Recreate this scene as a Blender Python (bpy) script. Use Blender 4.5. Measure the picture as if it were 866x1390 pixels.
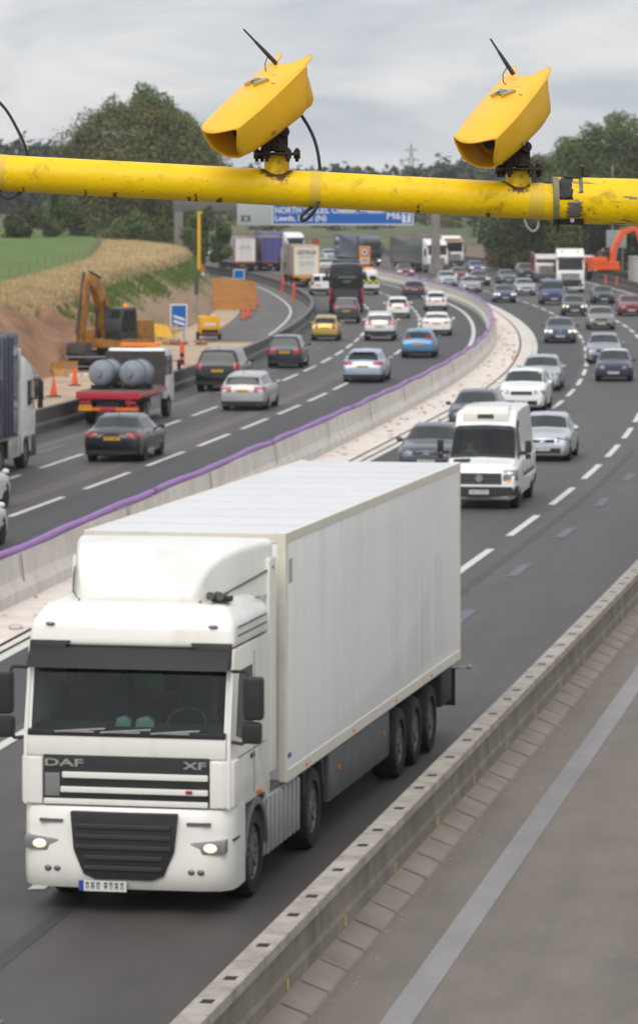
import bpy, bmesh, math, random
import numpy as np
from mathutils import Vector, Matrix, Euler

# ------------------------------------------------------------------ scene, camera, sky, sun
for o in list(bpy.data.objects):
    bpy.data.objects.remove(o)
sc = bpy.context.scene
COL = sc.collection
FPX, HCAM, YH, CX = 5300.0, 8.3, 272.0, 433.0        # focal length in photo pixels, eye height, horizon row, centre column

cam = bpy.data.cameras.new('camera')
cam.sensor_fit = 'VERTICAL'
cam.sensor_height = 36.0
cam.sensor_width = 24.0
cam.lens = FPX / 1390.0 * 36.0
cam.shift_y = -(695.0 - YH) / 1390.0
cam.clip_start = 0.5
cam.clip_end = 9000
cam.dof.use_dof = True
cam.dof.focus_distance = 16.2
cam.dof.aperture_fstop = 10.5
camo = bpy.data.objects.new('camera', cam)
COL.objects.link(camo)
camo.location = (0, 0, HCAM)
camo.rotation_euler = (math.pi / 2, 0, 0)
sc.camera = camo

SUN_EL, SUN_AZ = math.radians(46), math.radians(198)   # azimuth clockwise from +Y (behind and left of the viewer)
world = bpy.data.worlds.new('World')
sc.world = world
world.use_nodes = True
nt = world.node_tree
nt.nodes.clear()
wo = nt.nodes.new('ShaderNodeOutputWorld')
bg = nt.nodes.new('ShaderNodeBackground')
bg.inputs['Strength'].default_value = 0.1
sky = nt.nodes.new('ShaderNodeTexSky')
sky.sky_type = 'NISHITA'
sky.sun_disc = False
sky.sun_elevation = SUN_EL
sky.sun_rotation = SUN_AZ
sky.air_density = 1.0
sky.dust_density = 2.0
tc = nt.nodes.new('ShaderNodeTexCoord')
mp = nt.nodes.new('ShaderNodeMapping')
mp.inputs['Scale'].default_value = (5.0, 5.0, 16.0)
mp.inputs['Location'].default_value = (3.1, 0.4, 0.2)
nz = nt.nodes.new('ShaderNodeTexNoise')
nz.inputs['Scale'].default_value = 2.4
nz.inputs['Detail'].default_value = 8
nz.inputs['Roughness'].default_value = 0.55
nz.inputs['Distortion'].default_value = 0.5
cr = nt.nodes.new('ShaderNodeValToRGB')
cr.color_ramp.elements[0].position = 0.38
cr.color_ramp.elements[0].color = (5.9, 6.3, 6.95, 1)
cr.color_ramp.elements[1].position = 0.62
cr.color_ramp.elements[1].color = (8.9, 8.9, 8.85, 1)
# overcast skies are brighter overhead than at the horizon
sx = nt.nodes.new('ShaderNodeSeparateXYZ')
mr = nt.nodes.new('ShaderNodeMapRange')
mr.inputs['From Min'].default_value = 0.05
mr.inputs['From Max'].default_value = 0.9
mr.inputs['To Min'].default_value = 1.0
mr.inputs['To Max'].default_value = 1.5
mu = nt.nodes.new('ShaderNodeVectorMath')
mu.operation = 'SCALE'
mx = nt.nodes.new('ShaderNodeMix')
mx.data_type = 'RGBA'
mx.inputs['Factor'].default_value = 0.9
nt.links.new(tc.outputs['Generated'], mp.inputs['Vector'])
nt.links.new(mp.outputs['Vector'], nz.inputs['Vector'])
nt.links.new(nz.outputs['Fac'], cr.inputs['Fac'])
nt.links.new(tc.outputs['Generated'], sx.inputs['Vector'])
nt.links.new(sx.outputs['Z'], mr.inputs['Value'])
nt.links.new(cr.outputs['Color'], mu.inputs[0])
nt.links.new(mr.outputs['Result'], mu.inputs['Scale'])
nt.links.new(sky.outputs['Color'], mx.inputs['A'])
nt.links.new(mu.outputs['Vector'], mx.inputs['B'])
nt.links.new(mx.outputs['Result'], bg.inputs['Color'])
nt.links.new(bg.outputs['Background'], wo.inputs['Surface'])

sl = bpy.data.lights.new('sun', 'SUN')
sl.energy = 1.5
sl.angle = math.radians(38)
sl.color = (1.0, 0.955, 0.89)
slo = bpy.data.objects.new('sun', sl)
COL.objects.link(slo)
sd = Vector((math.sin(SUN_AZ) * math.cos(SUN_EL), math.cos(SUN_AZ) * math.cos(SUN_EL), math.sin(SUN_EL)))
slo.rotation_euler = sd.to_track_quat('Z', 'Y').to_euler()
slo.location = (-40, -40, 80)

sc.view_settings.view_transform = 'Standard'
sc.view_settings.look = 'None'
sc.view_settings.gamma = 1.0
sc.view_settings.use_curve_mapping = False
sc.view_settings.exposure = 0.0

R = random.Random(7)

# ------------------------------------------------------------------ helpers
def lin(c):
    return tuple(((v / 255.0) / 12.92 if v <= 10 else (((v / 255.0) + 0.055) / 1.055) ** 2.4) for v in c)

MATS = {}
def mat(name, col, rough=0.6, metal=0.0, var=0.12, scale=6.0, bump=0.0, bscale=60.0, coat=0.0, spec=0.5, emit=None, estr=0.0,
        dirt=None, dscale=3.0, dpos=(0.55, 0.72), coord='Object', stretch=(1, 1, 1)):
    """procedural material: base colour broken up by noise, optional stains (dirt) of a second colour, optional bump"""
    if name in MATS: return MATS[name]
    m = bpy.data.materials.new(name); m.use_nodes = True
    t = m.node_tree; b = t.nodes['Principled BSDF']
    b.inputs['Roughness'].default_value = rough
    b.inputs['Metallic'].default_value = metal
    b.inputs['Specular IOR Level'].default_value = spec
    if coat:
        b.inputs['Coat Weight'].default_value = coat
        b.inputs['Coat Roughness'].default_value = 0.04
    tcn = t.nodes.new('ShaderNodeTexCoord'); mpn = t.nodes.new('ShaderNodeMapping')
    mpn.inputs['Scale'].default_value = stretch
    t.links.new(tcn.outputs[coord], mpn.inputs['Vector'])
    n = t.nodes.new('ShaderNodeTexNoise'); n.inputs['Scale'].default_value = scale; n.inputs['Detail'].default_value = 6
    t.links.new(mpn.outputs['Vector'], n.inputs['Vector'])
    r = t.nodes.new('ShaderNodeValToRGB')
    r.color_ramp.elements[0].position = 0.3; r.color_ramp.elements[1].position = 0.7
    r.color_ramp.elements[0].color = tuple(c * (1 - var) for c in col[:3]) + (1,)
    r.color_ramp.elements[1].color = tuple(min(1, c * (1 + var)) for c in col[:3]) + (1,)
    t.links.new(n.outputs['Fac'], r.inputs['Fac'])
    out = r.outputs['Color']
    if dirt is not None:
        n2 = t.nodes.new('ShaderNodeTexNoise'); n2.inputs['Scale'].default_value = dscale; n2.inputs['Detail'].default_value = 9
        n2.inputs['Roughness'].default_value = 0.65
        t.links.new(mpn.outputs['Vector'], n2.inputs['Vector'])
        r2 = t.nodes.new('ShaderNodeValToRGB'); r2.color_ramp.elements[0].position, r2.color_ramp.elements[1].position = dpos
        mixn = t.nodes.new('ShaderNodeMix'); mixn.data_type = 'RGBA'
        t.links.new(n2.outputs['Fac'], r2.inputs['Fac']); t.links.new(r2.outputs['Color'], mixn.inputs['Factor'])
        t.links.new(out, mixn.inputs['A']); mixn.inputs['B'].default_value = tuple(dirt[:3]) + (1,)
        out = mixn.outputs['Result']
    t.links.new(out, b.inputs['Base Color'])
    if bump:
        n3 = t.nodes.new('ShaderNodeTexNoise'); n3.inputs['Scale'].default_value = bscale; n3.inputs['Detail'].default_value = 5
        t.links.new(mpn.outputs['Vector'], n3.inputs['Vector'])
        bn = t.nodes.new('ShaderNodeBump'); bn.inputs['Strength'].default_value = bump; bn.inputs['Distance'].default_value = 0.05
        t.links.new(n3.outputs['Fac'], bn.inputs['Height']); t.links.new(bn.outputs['Normal'], b.inputs['Normal'])
    if emit:
        b.inputs['Emission Color'].default_value = tuple(emit) + (1,)
        b.inputs['Emission Strength'].default_value = estr
    MATS[name] = m
    return m

def paint(rgb, metal=0.0, rough=0.3):
    k = 'paint_%d_%d_%d' % rgb
    return mat(k, lin(rgb), rough=rough, metal=metal, var=0.05, scale=2.0, coat=0.6)

def foliage_mat(name, dark, light, trans=0.12):
    if name in MATS: return MATS[name]
    m = bpy.data.materials.new(name); m.use_nodes = True
    t = m.node_tree; b = t.nodes['Principled BSDF']
    b.inputs['Roughness'].default_value = 0.65
    b.inputs['Specular IOR Level'].default_value = 0.25
    g = t.nodes.new('ShaderNodeNewGeometry')
    tcn = t.nodes.new('ShaderNodeTexCoord'); n = t.nodes.new('ShaderNodeTexNoise'); n.inputs['Scale'].default_value = 0.35; n.inputs['Detail'].default_value = 3
    t.links.new(tcn.outputs['Object'], n.inputs['Vector'])
    ad = t.nodes.new('ShaderNodeMath'); ad.operation = 'MULTIPLY_ADD'; ad.inputs[1].default_value = 0.6
    sb = t.nodes.new('ShaderNodeMath'); sb.operation = 'MULTIPLY_ADD'; sb.inputs[1].default_value = 1.6; sb.inputs[2].default_value = -0.6
    t.links.new(n.outputs['Fac'], sb.inputs[0])
    t.links.new(g.outputs['Random Per Island'], ad.inputs[0]); t.links.new(sb.outputs[0], ad.inputs[2])
    r = t.nodes.new('ShaderNodeValToRGB')
    r.color_ramp.elements[0].position = 0.1; r.color_ramp.elements[1].position = 0.95
    r.color_ramp.elements[0].color = tuple(dark) + (1,); r.color_ramp.elements[1].color = tuple(light) + (1,)
    t.links.new(ad.outputs[0], r.inputs['Fac']); t.links.new(r.outputs['Color'], b.inputs['Base Color'])
    b.inputs['Transmission Weight'].default_value = 0.0
    MATS[name] = m
    return m

def glass_clear(name, tint, gloss=0.9):
    if name in MATS: return MATS[name]
    m = bpy.data.materials.new(name); m.use_nodes = True
    t = m.node_tree; t.nodes.clear()
    o = t.nodes.new('ShaderNodeOutputMaterial'); tr = t.nodes.new('ShaderNodeBsdfTransparent'); gl = t.nodes.new('ShaderNodeBsdfGlossy')
    fr = t.nodes.new('ShaderNodeFresnel'); fr.inputs['IOR'].default_value = 1.5
    tr.inputs['Color'].default_value = tuple(tint) + (1,); gl.inputs['Roughness'].default_value = 0.03
    gl.inputs['Color'].default_value = (gloss, gloss, gloss, 1)
    mxs = t.nodes.new('ShaderNodeMixShader')
    t.links.new(fr.outputs['Fac'], mxs.inputs['Fac']); t.links.new(tr.outputs[0], mxs.inputs[1]); t.links.new(gl.outputs[0], mxs.inputs[2])
    t.links.new(mxs.outputs[0], o.inputs['Surface'])
    MATS[name] = m
    return m

def at(px, py, z=0.0):
    """photo pixel seen at height z -> point in the place"""
    d = FPX * (HCAM - z) / (py - YH)
    return Vector(((px - CX) * d / FPX, d, z))
def atd(px, py, d):
    return Vector(((px - CX) * d / FPX, d, HCAM - (py - YH) * d / FPX))

class MB:
    def __init__(s): s.v = []; s.f = []; s.m = []; s.uv = None
    def add(s, vs, fs, mi=0):
        o = len(s.v); s.v += [tuple(p) for p in vs]
        for f in fs: s.f.append(tuple(i + o for i in f)); s.m.append(mi)
        return s
    def box(s, c, d, mi=0, rot=None):
        x, y, z = d[0] / 2, d[1] / 2, d[2] / 2
        vs = [Vector((a * x, b * y, e * z)) for e in (-1, 1) for b in (-1, 1) for a in (-1, 1)]
        if rot is not None:
            M = rot if isinstance(rot, Matrix) else Euler(rot).to_matrix()
            vs = [M @ v for v in vs]
        vs = [v + Vector(c) for v in vs]
        return s.add(vs, [(0, 2, 3, 1), (4, 5, 7, 6), (0, 1, 5, 4), (2, 6, 7, 3), (0, 4, 6, 2), (1, 3, 7, 5)], mi)
    def bb(s, x0, x1, y0, y1, z0, z1, mi=0):
        return s.box(((x0 + x1) / 2, (y0 + y1) / 2, (z0 + z1) / 2), (x1 - x0, y1 - y0, z1 - z0), mi)
    def hexa(s, lo, hi, mi=0):
        """solid from 4 lower and 4 upper corners (same order)"""
        return s.add(list(lo) + list(hi), [(3, 2, 1, 0), (4, 5, 6, 7), (0, 1, 5, 4), (1, 2, 6, 5), (2, 3, 7, 6), (3, 0, 4, 7)], mi)
    def cyl(s, a, b, r0, r1=None, n=16, mi=0, caps=True):
        a = Vector(a); b = Vector(b); r1 = r0 if r1 is None else r1
        ax = (b - a).normalized(); u = ax.orthogonal().normalized(); w = ax.cross(u)
        vs = []
        for p, r in ((a, r0), (b, r1)):
            for i in range(n):
                t = 2 * math.pi * i / n
                vs.append(p + u * math.cos(t) * r + w * math.sin(t) * r)
        fs = [(i, (i + 1) % n, n + (i + 1) % n, n + i) for i in range(n)]
        if caps: fs += [tuple(range(n - 1, -1, -1)), tuple(range(n, 2 * n))]
        return s.add(vs, fs, mi)
    def tube(s, pts, r, n=8, mi=0):
        pts = [Vector(p) for p in pts]; rr = r if isinstance(r, (list, tuple)) else [r] * len(pts)
        rings = []; u = None
        for i, p in enumerate(pts):
            d = (pts[min(i + 1, len(pts) - 1)] - pts[max(i - 1, 0)]).normalized()
            u = d.orthogonal().normalized() if u is None else (u - d * u.dot(d)).normalized()
            w = d.cross(u)
            rings.append([p + (u * math.cos(2 * math.pi * k / n) + w * math.sin(2 * math.pi * k / n)) * rr[i] for k in range(n)])
        vs = [q for rg in rings for q in rg]; fs = []
        for i in range(len(pts) - 1):
            for k in range(n):
                fs.append((i * n + k, i * n + (k + 1) % n, (i + 1) * n + (k + 1) % n, (i + 1) * n + k))
        fs += [tuple(range(n - 1, -1, -1)), tuple((len(pts) - 1) * n + k for k in range(n))]
        return s.add(vs, fs, mi)
    def lathe(s, prof, c=(0, 0, 0), axis='Z', n=24, mi=0):
        """prof: list of (radius, height); closed solid of revolution about axis through c"""
        vs = []; fs = []
        for (r, h) in prof:
            for k in range(n):
                t = 2 * math.pi * k / n; a, b = r * math.cos(t), r * math.sin(t)
                p = (a, b, h) if axis == 'Z' else ((h, a, b) if axis == 'X' else (b, h, a))
                vs.append((p[0] + c[0], p[1] + c[1], p[2] + c[2]))
        for i in range(len(prof) - 1):
            for k in range(n):
                fs.append((i * n + k, i * n + (k + 1) % n, (i + 1) * n + (k + 1) % n, (i + 1) * n + k))
        fs += [tuple(range(n - 1, -1, -1)), tuple((len(prof) - 1) * n + k for k in range(n))]
        return s.add(vs, fs, mi)
    def prism(s, poly, axis, a, b, mi=0):
        """polygon of 2-D points extruded along axis from a to b"""
        n = len(poly)
        def P(q, h):
            return (h, q[0], q[1]) if axis == 'X' else ((q[0], h, q[1]) if axis == 'Y' else (q[0], q[1], h))
        vs = [P(q, a) for q in poly] + [P(q, b) for q in poly]
        fs = [tuple(range(n - 1, -1, -1)), tuple(range(n, 2 * n))] + [(i, (i + 1) % n, n + (i + 1) % n, n + i) for i in range(n)]
        return s.add(vs, fs, mi)
    def grid(s, P, mi=0):
        """P: 2-D list of points"""
        r, c = len(P), len(P[0])
        return s.add([p for row in P for p in row], [(i * c + j, i * c + j + 1, (i + 1) * c + j + 1, (i + 1) * c + j) for i in range(r - 1) for j in range(c - 1)], mi)
    def mesh(s, name, mats, bevel=0.0, seg=2, smooth=True, ang=35, recalc=True, weld=0.0):
        me = bpy.data.meshes.new(name)
        me.from_pydata(s.v, [], s.f)
        me.polygons.foreach_set('material_index', s.m)
        bm = bmesh.new(); bm.from_mesh(me)
        if weld: bmesh.ops.remove_doubles(bm, verts=bm.verts, dist=weld)
        if recalc: bmesh.ops.recalc_face_normals(bm, faces=bm.faces)
        if bevel:
            es = [e for e in bm.edges if len(e.link_faces) == 2 and e.calc_face_angle(0) > math.radians(30)]
            bmesh.ops.bevel(bm, geom=es, offset=bevel, segments=seg, profile=0.6, affect='EDGES', clamp_overlap=True)
        bm.to_mesh(me); bm.free()
        for m in (mats if isinstance(mats, (list, tuple)) else [mats]): me.materials.append(m)
        if smooth:
            me.shade_smooth()
            me.set_sharp_from_angle(angle=math.radians(ang))
        return me
    def build(s, name, mats, parent=None, **k):
        return link(name, s.mesh(name, mats, **k), parent)

def link(name, data, parent=None, loc=None):
    o = bpy.data.objects.new(name, data); COL.objects.link(o)
    if parent is not None: o.parent = parent
    if loc is not None: o.location = loc
    return o
def tag(o, label=None, cat=None, group=None, kind=None):
    if label: o['label'] = label
    if cat: o['category'] = cat
    if group: o['group'] = group
    if kind: o['kind'] = kind
    return o
def thing(name, label, cat, loc=(0, 0, 0), rz=0.0, group=None):
    o = bpy.data.objects.new(name, None); COL.objects.link(o)
    o.location = loc; o.rotation_euler = (0, 0, rz); o.empty_display_size = 0.3
    return tag(o, label, cat, group)
def copy_tree(o, parent=None):
    c = o.copy(); COL.objects.link(c)
    if parent is not None: c.parent = parent
    for ch in list(o.children): copy_tree(ch, c)
    return c
def text_mesh(txt, size, m, depth=0.0, bold=0.0):
    cu = bpy.data.curves.new('lettering', 'FONT'); cu.body = txt; cu.size = size; cu.extrude = depth; cu.offset = bold
    cu.align_x = 'LEFT'; cu.resolution_u = 3
    ob = bpy.data.objects.new('lettering', cu); COL.objects.link(ob)
    me = bpy.data.meshes.new_from_object(ob); bpy.data.objects.remove(ob)
    me.materials.clear(); me.materials.append(m)
    return me
def lettering(txt, width, height, m, parent, origin, xdir, zdir, depth=0.006, bold=0.0, name='lettering', label=None):
    """flat letters fitted to width x height, lying in the plane xdir/zdir with the lower left corner at origin"""
    me = text_mesh(txt, 1.0, m, 0.004, bold)
    co = np.empty(len(me.vertices) * 3, dtype=np.float32); me.vertices.foreach_get('co', co); co = co.reshape(-1, 3)
    lo, hi = co.min(0), co.max(0)
    X = Vector(xdir).normalized(); Z = Vector(zdir).normalized(); N = X.cross(Z)
    o = Vector(origin)
    for i, v in enumerate(me.vertices):
        a = (co[i, 0] - lo[0]) / (hi[0] - lo[0]) * width; b = (co[i, 1] - lo[1]) / (hi[1] - lo[1]) * height
        v.co = o + X * a + Z * b + N * (depth if co[i, 2] > 0 else 0.0)
    ob = link(name, me, parent)
    if label: ob['label'] = label
    return ob

def table(rows):
    ys = np.array([r[0] for r in rows], float); xs = np.array([r[1] for r in rows], float)
    Y = np.arange(-60, 760.1, 2.0)
    k0 = (xs[1] - xs[0]) / (ys[1] - ys[0]); k1 = (xs[-1] - xs[-2]) / (ys[-1] - ys[-2])
    X = np.interp(Y, ys, xs)
    X = np.where(Y < ys[0], xs[0] + (Y - ys[0]) * k0, X); X = np.where(Y > ys[-1], xs[-1] + (Y - ys[-1]) * k1, X)
    w = np.exp(-0.5 * (np.arange(-20, 21) * 2.0 / 13.0) ** 2); w /= w.sum()
    Xp = np.concatenate([X[0] + (np.arange(-20, 0)) * (X[1] - X[0]), X, X[-1] + (np.arange(1, 21)) * (X[-1] - X[-2])])
    X = np.convolve(Xp, w, mode='valid')
    return lambda y: float(np.interp(y, Y, X))
# plan of the road: x as a function of y for each line
K = table([(40, -12.0), (79.5, -6.5), (110, -2.4), (136, 1.1), (162, 4.3), (181, 6.4), (206, 8.7), (227, 10.1), (245, 10.9), (265, 11.6), (291, 12.0), (313, 11.7), (332, 11.0), (373, 8.7), (427, 4.5), (458, 2.3), (500, -1.5), (536, -6), (600, -16), (700, -36)])
LD = table([(101, -8.3), (119, -5.7), (139, -3.1), (159, -0.6), (175, 1.2), (216, 4.6), (236, 5.9), (257, 6.6), (273, 7.1), (288, 7.3), (310, 7.2), (341, 6.1), (373, 4.3), (427, 0.4), (500, -5.6), (600, -20)])
LE = table([(121, -8.6), (142, -5.8), (157, -4.0), (179, -1.7), (195, -0.1), (214, 1.3), (235, 2.5), (262, 3.5), (286, 3.9), (310, 3.7), (341, 2.6), (373, 0.8), (427, -3.2), (500, -9.2), (600, -24)])
LG = table([(40, -24.6), (100, -15.8), (138, -10.3), (155, -7.9), (172, -6.2), (195, -3.9), (221, -2.3), (245, -1.2), (270, -0.5), (294, -0.35), (308, -0.7), (331, -1.7), (364, -3.4), (408, -7.0), (445, -12.4), (520, -24), (600, -40)])
RE = table([(72, -5.6), (120, 0.9), (166, 7.4), (187, 9.8), (207, 11.5), (226, 12.6), (249, 13.5), (267, 13.8), (288, 13.9), (319, 13.6), (373, 10.9), (427, 6.9), (500, 1.0), (600, -13.5)])
DR = table([(72, -6.0), (120, 0.4), (166, 6.8), (187, 9.0), (201, 10.1), (222, 11.5), (250, 12.7), (288, 13.2), (319, 12.9), (373, 10.2), (427, 6.2), (600, -14.2)])
RB = table([(47, -6.7), (60, -4.7), (155, 9.4), (172, 11.4), (193, 13.3), (224, 15.3), (247, 16.4), (286, 17.2), (308, 17.1), (323, 16.7), (373, 14.6), (427, 10.4), (500, 5.0), (600, -9.5)])
RA = table([(47, -3.4), (87, 3.0), (103, 5.9), (123, 9.0), (144, 11.7), (172, 14.6), (200, 17.0), (243, 19.8), (269, 20.6), (323, 20.6), (373, 18.5), (427, 14.4), (500, 9), (600, -5.5)])
RK = table([(43.5, 0.12), (84, 7.2), (120, 13.2), (160, 18.6), (200, 22.8), (250, 26.2), (300, 28.2), (352, 28.8), (407, 28.0), (511, 21), (600, 8)])
TOE = table([(40, -34), (100, -24), (170, -13.9), (193, -12.1), (213, -10.3), (262, -8.5), (307, -7.9), (350, -9.0), (407, -11.6), (460, -18), (600, -46)])
FEN = table([(40, -42), (120, -28), (170, -19.0), (192, -17.2), (233, -17.2), (300, -17.6), (410, -22.7), (460, -27), (600, -56)])
def slope(fn, y): return (fn(y + 6) - fn(y - 6)) / 12.0
# ------------------------------------------------------------------ materials of the setting
def asphalt(name, c, patch, streak=0.25, rough=0.62):
    m = bpy.data.materials.new(name); m.use_nodes = True
    t = m.node_tree; b = t.nodes['Principled BSDF']; b.inputs['Roughness'].default_value = rough; b.inputs['Specular IOR Level'].default_value = 0.42
    uv = t.nodes.new('ShaderNodeUVMap'); uv.uv_map = 'lane'
    def noise(sx, sy, detail, scale=1.0):
        mp = t.nodes.new('ShaderNodeMapping'); mp.inputs['Scale'].default_value = (sx, sy, 1)
        n = t.nodes.new('ShaderNodeTexNoise'); n.inputs['Scale'].default_value = scale; n.inputs['Detail'].default_value = detail
        t.links.new(uv.outputs['UV'], mp.inputs['Vector']); t.links.new(mp.outputs['Vector'], n.inputs['Vector']); return n
    a = noise(1.3, 0.012, 4); f = noise(30, 30, 6); p = noise(0.35, 0.05, 3)
    r = t.nodes.new('ShaderNodeValToRGB'); r.color_ramp.elements[0].position = 0.32; r.color_ramp.elements[1].position = 0.7
    r.color_ramp.elements[0].color = tuple(x * (1 - streak) for x in c) + (1,); r.color_ramp.elements[1].color = tuple(x * (1 + streak) for x in c) + (1,)
    t.links.new(a.outputs['Fac'], r.inputs['Fac'])
    r2 = t.nodes.new('ShaderNodeValToRGB'); r2.color_ramp.elements[0].position = 0.45; r2.color_ramp.elements[1].position = 0.75
    t.links.new(p.outputs['Fac'], r2.inputs['Fac'])
    m1 = t.nodes.new('ShaderNodeMix'); m1.data_type = 'RGBA'; m1.inputs['B'].default_value = tuple(patch) + (1,)
    t.links.new(r2.outputs['Color'], m1.inputs['Factor']); t.links.new(r.outputs['Color'], m1.inputs['A'])
    r3 = t.nodes.new('ShaderNodeValToRGB'); r3.color_ramp.elements[0].color = (0.86, 0.86, 0.86, 1); r3.color_ramp.elements[1].color = (1.14, 1.14, 1.14, 1)
    r3.color_ramp.elements[0].position = 0.3; r3.color_ramp.elements[1].position = 0.7
    t.links.new(f.outputs['Fac'], r3.inputs['Fac'])
    bl = noise(1.6, 0.7, 8); r4 = t.nodes.new('ShaderNodeValToRGB'); r4.color_ramp.elements[0].color = (0.91, 0.91, 0.915, 1); r4.color_ramp.elements[1].color = (1.08, 1.075, 1.07, 1)
    r4.color_ramp.elements[0].position = 0.34; r4.color_ramp.elements[1].position = 0.66; t.links.new(bl.outputs['Fac'], r4.inputs['Fac'])
    m0 = t.nodes.new('ShaderNodeMix'); m0.data_type = 'RGBA'; m0.blend_type = 'MULTIPLY'; m0.inputs['Factor'].default_value = 1.0
    t.links.new(m1.outputs['Result'], m0.inputs['A']); t.links.new(r4.outputs['Color'], m0.inputs['B'])
    m2 = t.nodes.new('ShaderNodeMix'); m2.data_type = 'RGBA'; m2.blend_type = 'MULTIPLY'; m2.inputs['Factor'].default_value = 1.0
    t.links.new(m0.outputs['Result'], m2.inputs['A']); t.links.new(r3.outputs['Color'], m2.inputs['B'])
    t.links.new(m2.outputs['Result'], b.inputs['Base Color'])
    bn = t.nodes.new('ShaderNodeBump'); bn.inputs['Strength'].default_value = 0.3; bn.inputs['Distance'].default_value = 0.02
    f2 = noise(45, 45, 3); t.links.new(f2.outputs['Fac'], bn.inputs['Height']); t.links.new(bn.outputs['Normal'], b.inputs['Normal'])
    return m

M_ASPH = asphalt('asphalt_worn', (0.066, 0.059, 0.056), (0.082, 0.072, 0.066), 0.18)
M_ASPHN = asphalt('asphalt_new', (0.042, 0.040, 0.040), (0.052, 0.049, 0.047), 0.18)
M_ASPHB = asphalt('asphalt_black', (0.038, 0.037, 0.037), (0.045, 0.043, 0.042), 0.2)
M_TAN = asphalt('asphalt_scraped', (0.105, 0.090, 0.078), (0.085, 0.075, 0.067), 0.2)
M_SHOULD = asphalt('shoulder_surface', (0.162, 0.140, 0.122), (0.186, 0.157, 0.133), 0.12, rough=.85)
M_STRIPE = asphalt('stripe_grey', (0.235, 0.225, 0.225), (0.200, 0.190, 0.188), 0.12)
M_OLDMARK = mat('old_marking', (0.135, 0.145, 0.165), 0.9, var=0.25, scale=8)
M_WHITE = mat('marking_white', (0.62, 0.60, 0.55), 0.7, var=0.1, scale=5, dirt=(0.25, 0.24, 0.22), dscale=5, dpos=(0.55, 0.8))
M_RESERVE = mat('reserve_concrete', (0.72, 0.645, 0.58), 0.95, var=0.14, scale=1.2, bump=0.4, bscale=12, dirt=(0.48, 0.41, 0.36), dscale=2.2, dpos=(0.58, 0.76))
M_CONC = mat('concrete', (0.62, 0.575, 0.52), 0.9, var=0.10, scale=1.5, bump=0.15, bscale=25, dirt=(0.47, 0.43, 0.38), dscale=1.6, dpos=(0.5, 0.8), stretch=(1, 1, 0.35))
M_CONCP = mat('concrete_pale', (0.66, 0.61, 0.54), 0.9, var=0.1, scale=1.0, bump=0.15, bscale=20, dirt=(0.32, 0.30, 0.27), dscale=1.2, dpos=(0.5, 0.8))
M_BARR = mat('barrier_concrete', (0.225, 0.192, 0.155), 0.85, var=0.18, scale=2.2, bump=0.15, bscale=30, dirt=(0.130, 0.108, 0.085), dscale=1.3, dpos=(0.44, 0.78), stretch=(1, 1, .4))
M_BARRT = mat('barrier_top_worn', (0.37, 0.33, 0.29), 0.85, var=0.14, scale=3, bump=0.1, bscale=30, dirt=(0.22, 0.185, 0.15), dscale=2.4, dpos=(0.45, 0.72))
M_DARK = mat('near_black', (0.012, 0.012, 0.012), 0.9)
M_STEEL = mat('barrier_dark_steel', (0.062, 0.060, 0.058), 0.6, var=0.2, scale=1.5, dirt=(0.10, 0.09, 0.08), dscale=0.8, dpos=(0.5, 0.75))
M_PURPLE = mat('purple_plastic', lin((150, 100, 176)), 0.45, var=0.1, scale=2)
M_SOIL = mat('red_soil', (0.30, 0.165, 0.095), 0.98, var=0.22, scale=0.5, bump=1.0, bscale=1.6, dirt=(0.185, 0.100, 0.060), dscale=0.35, dpos=(0.48, 0.66))
M_SAND = mat('sandy_ground', (0.48, 0.36, 0.25), 0.98, var=0.15, scale=0.4, bump=0.5, bscale=4, dirt=(0.32, 0.225, 0.155), dscale=0.35, dpos=(0.5, 0.68))
M_FIELD = mat('field_grass', (0.092, 0.155, 0.022), 0.95, var=0.3, scale=0.25, dirt=(0.125, 0.185, 0.035), dscale=0.12, bump=0.6, bscale=5)
M_DRY = mat('dry_grass_ground', (0.46, 0.345, 0.185), 0.95, var=0.25, scale=0.5, dirt=(0.38, 0.285, 0.155), dscale=0.3, bump=0.8, bscale=4)
M_BANK = mat('grassy_soil_slope', (0.10, 0.145, 0.04), 0.98, var=0.3, scale=0.4, bump=0.8, bscale=2, dirt=(0.32, 0.205, 0.13), dscale=0.22, dpos=(0.34, 0.48), stretch=(2.4, 0.35, 1))
M_VERGE = mat('verge_earth', (0.17, 0.115, 0.075), 0.98, var=0.25, scale=0.3, bump=0.7, bscale=3, dirt=(0.10, 0.09, 0.05), dscale=0.15)
M_FARGR = mat('far_grass', (0.070, 0.095, 0.030), 0.95, var=0.3, scale=0.06, dirt=(0.16, 0.125, 0.06), dscale=0.035, dpos=(0.52, 0.64), stretch=(0.4, 1.6, 3))

def strip(name, fl, fr, y0, y1, z, m, kind='structure', step=2.0, cols=1, parent=None, tags=None):
    n = max(2, int(round((y1 - y0) / step)) + 1)
    vs, fs, uv = [], [], []
    for i in range(n):
        y = y0 + (y1 - y0) * i / (n - 1); a, b = fl(y), fr(y)
        for c in range(cols + 1):
            x = a + (b - a) * c / cols
            vs.append((x, y, z)); uv.append((x - K(y), y))
    for i in range(n - 1):
        for c in range(cols):
            p = i * (cols + 1) + c; fs.append((p, p + 1, p + cols + 2, p + cols + 1))
    me = bpy.data.meshes.new(name); me.from_pydata(vs, [], fs); me.materials.append(m)
    l = me.uv_layers.new(name='lane')
    for lp in me.loops: l.data[lp.index].uv = uv[lp.vertex_index]
    o = link(name, me, parent)
    if kind: o['kind'] = kind
    return o

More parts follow.
